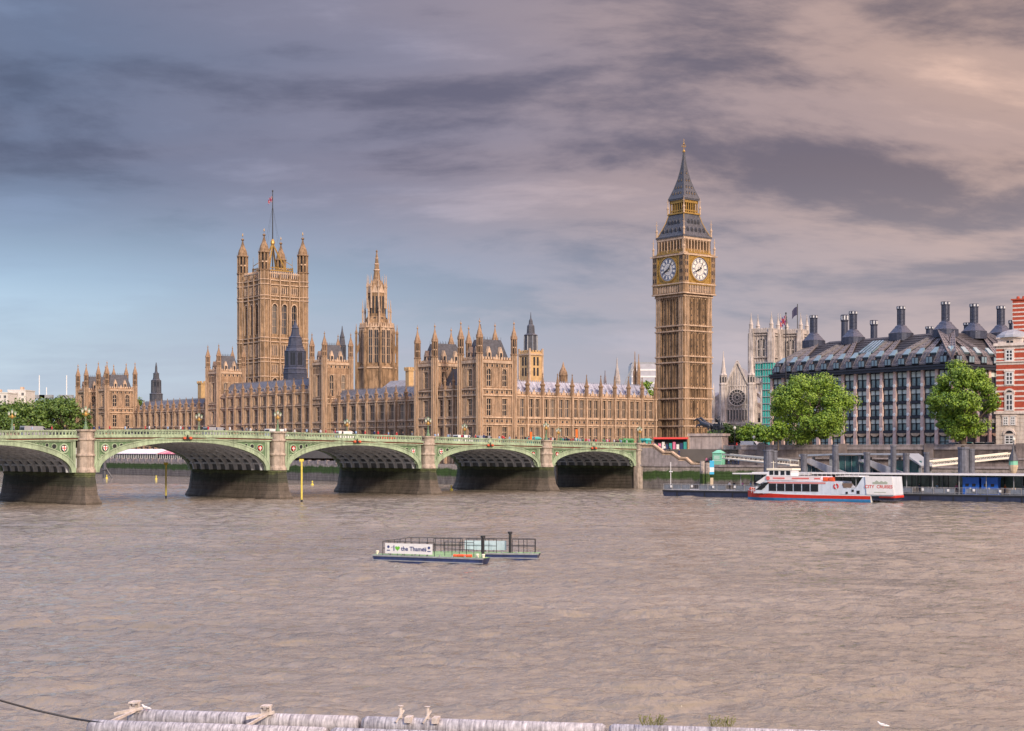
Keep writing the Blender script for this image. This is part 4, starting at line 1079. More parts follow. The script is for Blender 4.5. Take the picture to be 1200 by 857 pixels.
# ------------------------------------------------------------------ central octagonal spire
def central_tower():
    cx, cy = XY(441.5, 570)
    k_ = 570 / 560
    t = empty('octagonal_spire_tower', (cx, cy, 0), R(A_PAL), 'octagonal stone tower with tall tapering spire in the middle of the palace', 'tower')
    def Z(y): return ZZ(y, 570)
    ph = R(22.5); mb = MB(); r = 6.5
    zb, z1, z2, z3, z4, zt = Z(455), Z(385), Z(379), Z(344), Z(332), Z(293)
    mb.lathe(0, 0, [(r * 1.12, 9), (r * 1.12, Z(432)), (r, Z(428)), (r, z1 + .3), (r * .8, z2)], 8, ph, 0)
    ap = r * math.cos(math.pi / 8)
    for q in range(8):
        ang = q * 45; fr = Fr(0, 0, ang); fw = 2 * ap * math.tan(math.pi / 8)
        for sg in (-1, 1):
            x = sg * fw * .22; zz0, zz1 = Z(426), Z(388)
            put_window(t, fr, x, ap + .10, zz0, window_mesh(1.5, zz1 - zz0, 2, 3, False, STRIM), 'window')
            mb.box(fr, x - .95, x - .78, ap - .1, ap + .3, zz0 - .5, zz1 + .6, 1); mb.box(fr, x + .78, x + .95, ap - .1, ap + .3, zz0 - .5, zz1 + .6, 1)
            mb.extr([(x - .9, zz1), (x + .9, zz1), (x, zz1 + 1.4)], fr, ap - .1, ap + .3, 1)
        mb.box(fr, -fw / 2, fw / 2, ap - .1, ap + .4, z1 - .1, z1 + .3, 1); mb.box(fr, -fw / 2, fw / 2, ap * 1.1, ap * 1.12 + .4, Z(432) - .2, Z(432) + .3, 1)
        n = 5
        for k in range(n): x = (k - 2) * fw / 5; mb.extr([(x - .35, z1 + .3), (x + .35, z1 + .3), (x, z1 + 2.0)], fr, ap - .1, ap + .15, 1)
    # second stage
    r2 = 3.5
    mb.lathe(0, 0, [(r * .78, z1), (r2 * 1.25, Z(375)), (r2, Z(371)), (r2 * .98, z3), (r2 * 1.05, z3 + .3), (r2 * .72, z4), (1.45, Z(328)), (.98, Z(317)), (.55, Z(303)), (.2, Z(296)), (.45, Z(295)), (.1, zt)], 8, ph, 0)
    ap2 = r2 * math.cos(math.pi / 8)
    for q in range(8):
        fr = Fr(0, 0, q * 45); fw = 2 * ap2 * math.tan(math.pi / 8)
        for sg in (-.25, .25): mb.box(fr, sg * fw * 1.0 - .32, sg * fw * 1.0 + .32, ap2 - .1, ap2 + .08, Z(368), Z(348), 2)
        mb.extr([(-fw / 2, z3), (fw / 2, z3), (0, z3 + 3.2)], fr, ap2 - .2, ap2 + .2, 1)
        mb.box(fr, -.5, .5, ap2 * .9, ap2 + .7, Z(377), Z(373), 2)
    for z in (Z(317), Z(310), Z(303)):
        rr = 1.1 * (z - zt) / (Z(317) - zt); mb.lathe(0, 0, [(rr, z - .3), (rr + .25, z), (rr, z + .3)], 8, ph, 1)
    mb.build('tower_body', [STONE2, STRIM, DARK], t)
    mb = MB(); mb.lathe(0, 0, [(.55, 0), (.55, 1), (.5, Z(392) - 30), (.7, Z(391) - 30), (.25, Z(387) - 30), (.05, Z(380) - 30)], 6)
    pm = mb.mesh('buttress_pinnacle', [STONE2])
    for q in range(8):
        a = ph + q * math.pi / 4; place('buttress_pinnacle', pm, t, (7.9 * math.cos(a), 7.9 * math.sin(a), 30))
        mb = MB(); mb.beam((7.9 * math.cos(a), 7.9 * math.sin(a), Z(415)), (6.2 * math.cos(a), 6.2 * math.sin(a), Z(400)), .5, .9)
        mb.box(Fr(0, 0, math.degrees(a) - 90), -.5, .5, 5.8, 7.9, 9, Z(425))
        mb.build('buttress', STONE2, t)
    mb = MB(); mb.lathe(0, 0, [(.35, 0), (.35, 8), (.5, 8.1), (.2, 10), (.04, 13)], 6); p2 = mb.mesh('inner_pinnacle', STRIM)
    for q in range(8):
        a = ph + q * math.pi / 4; place('inner_pinnacle', p2, t, (5.4 * math.cos(a), 5.4 * math.sin(a), z1 - 2)); place('inner_pinnacle', p2, t, (3.7 * math.cos(a), 3.7 * math.sin(a), Z(362)))
central_tower()

# ------------------------------------------------------------------ smaller towers, chimneys and lanterns
def lantern_tower(px, d, label, ys, rad, m=LEAD, base=None, stone_top=None):
    cx, cy = XY(px, d); t = empty('iron_ventilation_turret', (cx, cy, 0), R(A_PAL), label, 'turret')
    Z = lambda y: ZZ(y, d); k = d / F
    prof = [(r * k, Z(y)) for r, y in ys]
    mb = MB(); mb.lathe(0, 0, prof, 8, R(22.5), 0)
    (r0, za), (r1, zb) = prof[rad[0]], prof[rad[1]]
    for q in range(8):
        a = R(22.5) + q * math.pi / 4; mb.bar((r0 * math.cos(a), r0 * math.sin(a), za), (r1 * math.cos(a), r1 * math.sin(a), zb), .22, 4, 0)
        fr = Fr(0, 0, q * 45); ap = min(r0, r1) * math.cos(math.pi / 8); fw = ap * math.tan(math.pi / 8)
        mb.box(fr, -fw * .6, -.08, ap - .2, ap + .04, za + .6, zb - .6, 1); mb.box(fr, .08, fw * .6, ap - .2, ap + .04, za + .6, zb - .6, 1)
    for r, z in prof[1:-2]: mb.lathe(0, 0, [(r, z - .2), (r + .25, z), (r, z + .2)], 8, R(22.5), 0)
    mb.build('turret_body', [m, GLASS if True else DARK], t); return t
lantern_tower(346, 600, 'slender black iron ventilation turret in front of the great square tower', [(14, 455), (14, 438), (13.5, 433), (12, 430), (12, 412), (9.5, 407), (8.5, 405), (7.5, 396), (5, 393), (4, 385), (1, 378), (.4, 374)], (3, 4), mat('blue_black_iron', (.05, .06, .10), .5, .3, 1))
lantern_tower(183, 720, 'small black iron ventilation turret seen beyond the left river wing', [(7.5, 480), (7.5, 462), (5.5, 460), (5.3, 446), (3.6, 444), (3.2, 438), (1.4, 436), (1.3, 431), (.4, 425)], (2, 3))
lantern_tower(563 + 0, 460, 'little dark lantern peeping above the roof of the nearest pavilion', [(3, 430), (3, 395), (1.6, 388), (.5, 380)], (0, 1))
lantern_tower(401, 540, 'dark iron lantern behind the right tower of the central block', [(4, 430), (4, 405), (2.6, 395), (1, 388), (.3, 382)], (0, 1))
def bell_turret():
    d = 500; cx, cy = XY(622, d); Z = lambda y: ZZ(y, d)
    t = empty('square_lantern_tower', (cx, cy, 0), R(A_PAL), 'small square yellow stone tower topped by a black iron lantern', 'tower')
    h = 2.75; mb = MB(); ys = mat('yellow_limestone', (.56, .38, .19), .9, .2, .6, bump=.3)
    mb.box(F0, -h, h, -h, h, 9, Z(413), 0)
    for ang in (0, 90, 180, 270):
        fr = Fr(0, 0, ang)
        for sg in (-1, 1):
            for ya, yb in ((441, 431.5), (429, 419)):
                mb.box(fr, sg * .75 - .4, sg * .75 + .4, h - .1, h + .04, Z(ya), Z(yb), 2)
        mb.box(fr, -h - .3, h + .3, h, h + .35, Z(417), Z(415), 1)
        for k in range(5): x = (k - 2) * 1.2; mb.box(fr, x - .3, x + .3, h - .3, h + .05, Z(413), Z(411), 0)
        for sg in (-1, 1): mb.box(fr, sg * h - .3, sg * h + .3, h - .2, h + .25, 9, Z(409), 1)
    mb.build('tower_wall', [ys, STRIM, DARK], t)
    mb = MB(); k = d / F
    mb.lathe(0, 0, [(8.2 * k, Z(413)), (7.8 * k, Z(394)), (8.6 * k, Z(393)), (5 * k, Z(391)), (4.4 * k, Z(382)), (2.6 * k, Z(380)), (2.2 * k, Z(376)), (.7 * k, Z(373)), (.2 * k, Z(366))], 8, R(22.5), 0)
    for q in range(8):
        a = R(22.5) + q * math.pi / 4; mb.bar((8.2 * k * math.cos(a), 8.2 * k * math.sin(a), Z(413)), (7.9 * k * math.cos(a), 7.9 * k * math.sin(a), Z(394)), .2, 4, 1)
    mb.build('iron_lantern', [LEAD, GREYM], t)
bell_turret()
def stone_cap(px, d, label, w, ya, yb, yt, n=8, mbase=STONE):
    cx, cy = XY(px, d); Z = lambda y: ZZ(y, d); k = d / F
    t = empty('stone_turret', (cx, cy, 0), R(A_PAL), label, 'turret')
    mb = MB(); mb.lathe(0, 0, [(w * k, 9), (w * k, Z(ya)), (w * k * 1.15, Z(ya) + .2), (w * k * .95, Z(yb)), (w * k * .35, Z((yb + yt) / 2)), (.12, Z(yt) - .3), (.05, Z(yt))], n, R(22.5), 0)
    for q in range(n):
        a = R(22.5) + q * 2 * math.pi / n; mb.bar((w * k * math.cos(a), w * k * math.sin(a), 9), (w * k * math.cos(a), w * k * math.sin(a), Z(ya) + .6), .14, 4, 0)
    mb.build('turret_body', mbase, t)
stone_cap(660, 490, 'squat octagonal stone turret with conical cap above the north range roof', 5, 441, 436, 424)
stone_cap(723, 540, 'pale slender stone pinnacle rising behind the north range', 3.6, 448, 442, 419, 6, PALEST)
stone_cap(744, 478, 'tall brown twin-peaked stone turret close to the left side of the clock tower', 2.0, 438, 434, 412, 8)
stone_cap(748.5, 476, 'slightly shorter stone turret between the twin peak and the clock tower', 1.8, 438, 430, 415, 8)
stone_cap(709, 520, 'thin pale stone spirelet above the roof left of the pale slender pinnacle', 1.4, 448, 443, 434, 6, PALEST)
def chimney(px, d, label, w, y0, y1, m=None):
    cx, cy = XY(px, d); t = empty('stone_chimney', (cx, cy, 0), R(A_PAL), label, 'chimney'); k = d / F; z0, z1 = ZZ(y0, d), ZZ(y1, d)
    m = m or mat('yellow_limestone', (.56, .38, .19), .9, .2, .6, bump=.3)
    h = w * k * .7; mb = MB(); mb.box(F0, -h, h, -h, h, 9, z1 - .8); mb.box(F0, -h - .3, h + .3, -h - .3, h + .3, z1 - .8, z1 - .3); 
    for sx in (-1, 0, 1):
        for sy in (-1, 0, 1):
            if sx or sy: mb.box(F0, sx * h - .35, sx * h + .35, sy * h - .35, sy * h + .35, z1 - .3, z1 + .4)
    mb.build('chimney_stack', m, t)
chimney(480, 500, 'square battlemented stone chimney left of the nearest pavilion', 5.0, 450, 432)
chimney(237.5, 680, 'broad stone chimney left of the central block', 6.0, 480, 448)
def jib():
    d = 540; t = empty('crane_jib', (*XY(731, d), 0), 0, 'pale sloping roof girder rising behind the north range', 'girder')
    p, q = Vector((0, 0, ZZ(455, d))), Vector((3.8, 0, ZZ(426, d))); mb = MB()
    for o in (-.5, .5):
        for s_ in (-.5, .5): mb.beam(p + Vector((o, s_, 0)), q + Vector((o * .5, s_ * .5, 0)), .25, .25)
    for k in range(10):
        a = p.lerp(q, k / 10); b = p.lerp(q, (k + 1) / 10); mb.beam(a + Vector((-.5, 0, 0)), b + Vector((.5, 0, 0)), .15, .15)
    mb.bar(Vector((0, 0, GZ)), p, .3)
    mb.build('jib', GREYM, t)
jib()
# ------------------------------------------------------------------ dark-roofed office block with tall chimneys
def office_block():
    ox, oy = 101.6, 345.0; ang = math.degrees(math.atan2(.83, -.55))      # a runs away along the river front, o outwards
    fr = Fr(0, 0, 0)
    t = empty('office_building', (ox, oy, 0), R(ang), 'big office block with pink stone fins under a ribbed black roof with chimneys', 'building')
    PINKS = mat('pink_sandstone', (.74, .54, .48), .85, .22, .8, bump=.3, streak=.2); BRZ = mat('dark_bronze', (.035, .038, .055), .4, .25, 1, metal=.3)
    BRZR = mat('bronze_roof', (.035, .032, .038), .5, .35, .6, bump=.3); PGL = mat('office_glass', (.26, .36, .36), .08, .5, .35); SKYG = mat('pale_roof_glass', (.20, .29, .34), .1, .15, .5)
    BRZE = mat('bronze_rib', (.17, .15, .16), .45, .3, .8)
    nb = 14; p = 59.5 / nb; L = 59.5; Wd = 48; zE = 28.6; z0 = GZ
    # here outwards is +o for a frame turned so that o points to the river; local axes of t already do that
    wins = {}
    def side(f, L, nb):
        mb = MB(); p = L / nb
        for k in range(nb + 1):
            x = k * p
            for (za, zb, w0, w1) in ((z0, 15.0, .54, .50), (15.0, 21.0, .50, .45), (21.0, zE - .6, .45, .40)):
                mb.hexa([f.p(x - w0, -.3, za), f.p(x + w0, -.3, za), f.p(x + w0, .42, za), f.p(x - w0, .42, za), f.p(x - w1, -.3, zb), f.p(x + w1, -.3, zb), f.p(x + w1, .34, zb), f.p(x - w1, .34, zb)], 0)
            for z in (14.2, 17.7, 21.2, 24.6): 
                mb.extr([(x + .42 * math.cos(q * math.pi / 4), z + .42 * math.sin(q * math.pi / 4)) for q in range(8)], f, .3, .52, 1)
        return mb, p
    faces = [(Fr(0, 0, 0), L, nb), (Fr(0, -Wd, 90), Wd, 11)]
    # frame in local coords: front face o=0 plane, outward +o for Fr(...,0)
    for f, LL, n in faces:
        mb, p = side(f, LL, n); mb.build('stone_fins', [PINKS, WHITE], t)
        mb = MB()
        for k in range(n):
            c = (k + .5) * p
            for z in (13.6, 17.1, 20.6, 24.1): mb.box(f, c - p / 2 + .6, c + p / 2 - .6, -.2, .25, z - .35, z + .25, 0)
            mb.box(f, c - .08, c + .08, -.25, .1, z0 + 4, zE, 0)
            mb.extr([(c - 1.45, 13.2), (c + 1.45, 13.2), (c + 1.2, 12.8), (c + .5, 12.45), (c - .5, 12.45), (c - 1.2, 12.8)][::-1], f, 0, .32, 1)
        mb.box(f, 0, LL, -.3, 1.1, zE - .6, zE, 0); mb.box(f, 0, LL, -.3, 1.3, zE + .05, zE + .5, 0)
        mb.build('bronze_bands', [BRZ, STRIM], t)
        for k in range(n):
            c = (k + .5) * p
            for zi, (za, zb) in enumerate(((z0 + .1, 12.4), (13.85, 16.75), (17.35, 20.25), (20.85, 23.75), (24.35, 27.9))):
                key = ('off', zi, round(p, 2))
                if key not in wins:
                    w = p - 1.2; m_ = MB(); h = zb - za
                    m_.box(F0, -w / 2, w / 2, -.1, 0, 0, h, 0)
                    for x in (-w / 2, 0, w / 2): m_.box(F0, x - .09, x + .09, 0, .14, 0, h, 1)
                    for z in (0.05, h * .55, h - .1): m_.box(F0, -w / 2, w / 2, .002, .12, z - .08, z + .08, 1)
                    if zi: m_.box(F0, -w / 2 + .15, w / 2 - .15, .13, .2, h * .60, h * .95, 2)
                    wins[key] = m_.mesh('window', [PGL, BRZ, mat('pale_blind', (.62, .68, .62), .6, .25, .4)])
                put_window(t, f, c, -.25, za, wins[key])
    mb = MB(); mb.slab([(0.1, -.35), (.1, -Wd + .1), (L, -Wd + .1), (L, -.35)], z0, zE); mb.build('core', BRZ, t)
    # roof: front and side slopes
    zR, ins = 37.6, 10.5
    mb = MB()
    P = [(0, 0, zE + .5), (0, -Wd, zE + .5), (L, -Wd, zE + .5), (L, 0, zE + .5)]
    mid = [(1.6, -1.6, zE + 3.4), (1.6, -Wd + 1.6, zE + 3.4), (L - 1.6, -Wd + 1.6, zE + 3.4), (L - 1.6, -1.6, zE + 3.4)]
    Q = [(ins, -ins, zR), (ins, -Wd + ins, zR), (L - ins, -Wd + ins, zR), (L - ins, -ins, zR)]
    mb.hexa(P + mid, 0); mb.hexa([(x, y, z + .002) for x, y, z in mid] + Q, 0)
    for j in range(1, 9):   # horizontal seams
        f_ = j / 9
        R_ = [tuple(m[i] + (q[i] - m[i]) * f_ for i in range(3)) for m, q in zip(mid, Q)]
        for a, b in zip(R_, R_[1:] + R_[:1]): mb.beam((a[0], a[1], a[2] + .05), (b[0], b[1], b[2] + .05), .10, .10, 0)
    mb.build('roof', [BRZR, BRZE], t)
    # ribs converge on the chimney feet
    chf = [10.3, 24.2, 40.2, L - 5.2]
    def near(a, lst): return min(lst, key=lambda c: abs(c - a))
    def ribs(f, LL, n, lst, nm):
        p = LL / n
        for k in range(n + 1):
            a = k * p; c = near(a, lst); e = c + (a - c) * .22; e = min(max(e, ins * .7), LL - ins * .7)
            mb = MB(); w0 = 1.05; a_ = min(max(a, w0), LL - w0); h_ = .45
            def st(pa_, wa, pb_, wb_):   # a tapering ribbed strip between two stations (a, o, z)
                mb.hexa([f.p(pa_[0] - wa, pa_[1], pa_[2]), f.p(pa_[0] + wa, pa_[1], pa_[2]), f.p(pb_[0] + wb_, pb_[1], pb_[2]), f.p(pb_[0] - wb_, pb_[1], pb_[2]),
                         f.p(pa_[0] - wa, pa_[1], pa_[2] + h_), f.p(pa_[0] + wa, pa_[1], pa_[2] + h_), f.p(pb_[0] + wb_, pb_[1], pb_[2] + h_), f.p(pb_[0] - wb_, pb_[1], pb_[2] + h_)], 0)
                for q in range(1, 8):
                    u = q / 8; c = [pa_[i_] + (pb_[i_] - pa_[i_]) * u for i_ in range(3)]; w_ = wa + (wb_ - wa) * u
                    mb.beam(f.p(c[0] - w_, c[1], c[2] + h_ + .03), f.p(c[0] + w_, c[1], c[2] + h_ + .03), .09, .08, 1)
                for sg in (-1, 0, 1):
                    mb.beam(f.p(pa_[0] + sg * wa * .95, pa_[1], pa_[2] + h_ + .05), f.p(pb_[0] + sg * wb_ * .95, pb_[1], pb_[2] + h_ + .05), .10, .12, 2)
            A = (a_, .2, zE + .75); M = (a_, -1.5, zE + 3.35); E_ = (e, -ins + .5, zR - .15)
            st(A, w0, M, w0 * .98); st(M, w0 * .98, E_, .42); mb.build(nm, [BRZE, BRZR, mat('rib_edge_bronze', (.19, .175, .19), .4, .2, 1)], t)
        for k in range(n):
            c = (k + .5) * p; mb = MB()
            mb.box(f, c - 1.0, c + 1.0, -1.2, .35, zE + .9, zE + 2.6, 0); mb.box(f, c - .85, c + .85, .35, .4, zE + 1.1, zE + 2.4, 1)
            mb.box(f, c - .08, c + .08, .4, .46, zE + 1.1, zE + 2.4, 0)
            mb.hexa([f.p(c - .9, -1.4, zE + 3.1), f.p(c + .9, -1.4, zE + 3.1), f.p(c + .9, -2.2, zE + 3.6), f.p(c - .9, -2.2, zE + 3.6), f.p(c - .9, -1.0, zE + 3.5), f.p(c + .9, -1.0, zE + 3.5), f.p(c + .6, -2.4, zE + 4.9), f.p(c - .6, -2.4, zE + 4.9)], 1)
            mb.build('dormer', [BRZ, SKYG], t)
    ribs(Fr(0, 0, 0), L, nb, chf, 'roof_rib'); ribs(Fr(0, -Wd, 90), Wd, 11, [9, 24, 39], 'roof_rib')
    mb = MB(); f = Fr(0, 0, 0)
    a0 = 29.5
    def on(a, f_): return f.p(a, -1.6 - (ins - 1.6) * f_, zE + 3.4 + (zR - zE - 3.4) * f_ + .35)
    mb.hexa([on(a0 - 2.6, .15), on(a0 + 2.6, .15), on(a0 + 2.2, .7), on(a0 - 2.2, .7)] + [(v[0], v[1], v[2] + .35) for v in (on(a0 - 2.6, .15), on(a0 + 2.6, .15), on(a0 + 2.2, .7), on(a0 - 2.2, .7))], 0)
    for k in range(5): mb.beam(Vector(on(a0 - 2.4 + k * 1.2, .15)) + Vector((0, 0, .4)), Vector(on(a0 - 2 + k * 1.0, .7)) + Vector((0, 0, .4)), .14, .1, 1)
    mb.build('skylight', [SKYG, BRZ], t)
    CH = mat('chimney_bronze', (.06, .07, .11), .4, .3, 1, metal=.3)
    mb = MB(); mb.lathe(0, 0, [(4.6, -1.5), (4.6, 1.7), (4.2, 1.9), (3.0, 3.4), (2.9, 3.6), (2.5, 3.9), (2.1, 4.6), (1.42, 5.2), (1.4, 11.4), (1.65, 11.6), (1.65, 12.9), (1.5, 12.95)], 16, 0, 0)
    for q in range(8):
        a = q * math.pi / 4; mb.box(Fr(0, 0, q * 45), -.3, .3, 1.56, 1.7, 11.8, 12.7, 1); mb.bar((1.42 * math.cos(a), 1.42 * math.sin(a), 5.2), (1.42 * math.cos(a), 1.42 * math.sin(a), 11.5), .09, 4, 0)
        mb.bar((4.5 * math.cos(a), 4.5 * math.sin(a), 1.2), (3.0 * math.cos(a), 3.0 * math.sin(a), 3.2), .12, 4, 0)
    for z in (6.5, 8, 9.5): mb.lathe(0, 0, [(1.4, z - .06), (1.5, z), (1.4, z + .06)], 16, 0, 0)
    cm = mb.mesh('chimney', [CH, mat('chimney_vent_white', (.6, .62, .65), .5, .1, 1)])
    for a in chf: place('chimney', cm, t, (a, -ins + .5, zR - .5)).scale = (.66, .66, .60)
    for y in (-20, -30): place('chimney', cm, t, (ins - .5, y, zR - .5)).scale = (.66, .66, .60)
    mb = MB(); mb.lathe(0, 0, [(1.5, -4), (1.4, 4.6), (1.65, 4.8), (1.65, 6.1), (1.5, 6.15)], 16, 0, 0)
    for q in range(8): mb.box(Fr(0, 0, q * 45), -.3, .3, 1.56, 1.7, 5.0, 5.9, 1)
    c2 = mb.mesh('short_chimney', [CH, MATS['chimney_vent_white']])
    for a, y, zt_ in ((48, -15, 44.8), (42.4, -20, 43.2), (25.6, -22, 40.5), (12, -20, 40.4), (9.6, -34, 41.5)): place('short_chimney', c2, t, (a, y, zR - .2)).scale = (.62, .62, (zt_ - zR + .2) / 6.15)
office_block()

# ------------------------------------------------------------------ red brick building with white bands
def brick_building():
    x0, y0 = XY(1167.5, 322); t = empty('brick_building', (x0, y0, 0), R(-33), 'red brick building with white stone bands and a tall striped chimney at the right edge', 'building')
    BR = mat('red_brick', (.46, .085, .045), .9, .2, 1.5, bump=.3); ST = mat('white_band_stone', (.78, .68, .62), .85, .15, 1, streak=.2); BASE = mat('rusticated_base_stone', (.74, .64, .56), .9, .2, .8, bump=.4, streak=.3)
    Z = lambda y: ZZ(y, 322); k = 322 / F; Wd, D = 22, 16; fr = Fr(Wd, 0, 180)   # faces -Y
    zb = Z(484); mb = MB(); mb.box(F0, 0, Wd, .0, D, GZ, zb, 2)
    for q in range(9): mb.box(F0, -.06, Wd + .06, -.06, D + .06, GZ + .3 + q * .9, GZ + 1.05 + q * .9, 2)
    z = zb; i = 0; hs = [2.6 if j % 2 == 0 else .5 for j in range(40)]
    zt = Z(406); ys = [484, 480, 478, 471, 469.5, 466, 464, 460, 458, 453, 451, 447, 445, 441, 439, 434.5, 433, 428, 425, 422, 420, 414, 412, 409.5, 406]
    zz = [Z(y) for y in ys]
    for j in range(len(zz) - 1):
        w_ = j % 2 == 0; mb.box(F0, 0 if w_ else -.04, Wd + (0 if w_ else .04), 0 if w_ else -.04, D, zz[j], zz[j + 1], 0 if w_ else 1)
    mb.build('wall', [BR, ST, BASE], t)
    mb = MB(); mb.box(F0, -.5, Wd + .5, -.5, D + .3, zt + .002, zt + .6, 0); mb.box(F0, -.4, Wd + .4, -.4, D, zb - .25, zb + .25, 0); mb.box(F0, -.3, Wd + .3, -.3, D, Z(425), Z(423.5), 0); mb.build('cornice', ST, t)
    def win(x, ya, yb, w, arch=False):
        za, zb_ = Z(ya), Z(yb); m_ = MB()
        m_.box(F0, -w / 2, w / 2, -.2, -.1, 0, zb_ - za, 0)
        for q in (-w / 2, 0, w / 2): m_.box(F0, q - .1, q + .1, -.24, -.05, 0, zb_ - za, 1)
        for q in (0, .33, .66, 1): m_.box(F0, -w / 2 - .1, w / 2 + .1, -.25, -.05, (zb_ - za) * q - .1, (zb_ - za) * q + .1, 1)
        m_.box(F0, -w / 2 - .35, -w / 2 - .1, -.2, -.0, -.2, zb_ - za + .2, 2); m_.box(F0, w / 2 + .1, w / 2 + .35, -.2, 0, -.2, zb_ - za + .2, 2)
        m_.box(F0, -w / 2 - .45, w / 2 + .45, -.3, 0, zb_ - za + .15, zb_ - za + .45, 2)
        if arch:
            n = 8; r0, r1 = w / 2 + .1, w / 2 + .5; h = zb_ - za + .2
            for q in range(n):
                a, b = math.pi * q / n, math.pi * (q + 1) / n
                m_.extr([(r0 * math.cos(a), h + r0 * math.sin(a)), (r1 * math.cos(a), h + r1 * math.sin(a)), (r1 * math.cos(b), h + r1 * math.sin(b)), (r0 * math.cos(b), h + r0 * math.sin(b))], F0, -.3, 0, 2)
            m_.extr([(r0 * math.cos(math.pi * q / n), h + r0 * math.sin(math.pi * q / n)) for q in range(n + 1)], F0, -.15, -.08, 0)
        m_.build('window', [GLASS, WHITE, ST], t, (x, 0, za))
    for x in (2.8, 8.4, 14, 19.4):
        win(x, 481, 463, 1.35, True); win(x, 451, 437, 1.3); win(x, 423, 411, 1.3); win(x - .75, 498, 489, .8); win(x + .75, 498, 489, .8); win(x, 520, 511, 1.7, True)
    # corner dormer with rounded lead roof
    mb = MB(); mb.box(F0, .3, 5.4, .1, 5, zt + .6, Z(397), 0); mb.box(F0, 0, 5.7, -.2, 5.2, Z(397), Z(396), 0)
    for q in (-.7, .1): mb.box(F0, 2.85 + q, 2.85 + q + .6, .04, .1, Z(404), Z(400), 1)
    mb.lathe(2.85, 2.6, [(3.6, Z(396)), (3.3, Z(393)), (2.3, Z(389)), (.8, Z(386.5)), (.15, Z(386)), (.08, Z(378))], 12, R(15), 2); mb.build('corner_dormer', [ST, GLASS, mat('grey_lead_dome', (.30, .32, .36), .5, .2, 1)], t)
    mb = MB(); gable_roof(mb, F0, 5.6, Wd + 3, .2, D - .2, zt + .6, Z(383)); mb.build('roof', mgrey, t)
    mb = MB(); xx = 4.4; yy = [400, 392, 390, 386, 384.5, 381, 379.5, 376, 374.5, 371, 369.5, 366, 364.5, 361, 359.5, 356, 354.5, 351]
    for j in range(len(yy) - 1):
        e = .06 * (j % 2); mb.box(F0, xx - 2.0 - e, xx + 2.0 + e, 4 - e, 7 + e, Z(yy[j]), Z(yy[j + 1]), j % 2)
    mb.box(F0, xx - 2.3, xx + 2.3, 3.7, 7.3, Z(351), Z(349.5), 0)
    for q in (-1.2, 0, 1.2): mb.lathe(xx + q, 5.5, [(.4, Z(349.5)), (.3, Z(346))], 8, 0, 0)
    mb.build('chimney_stack', [BR, ST], t)
brick_building()

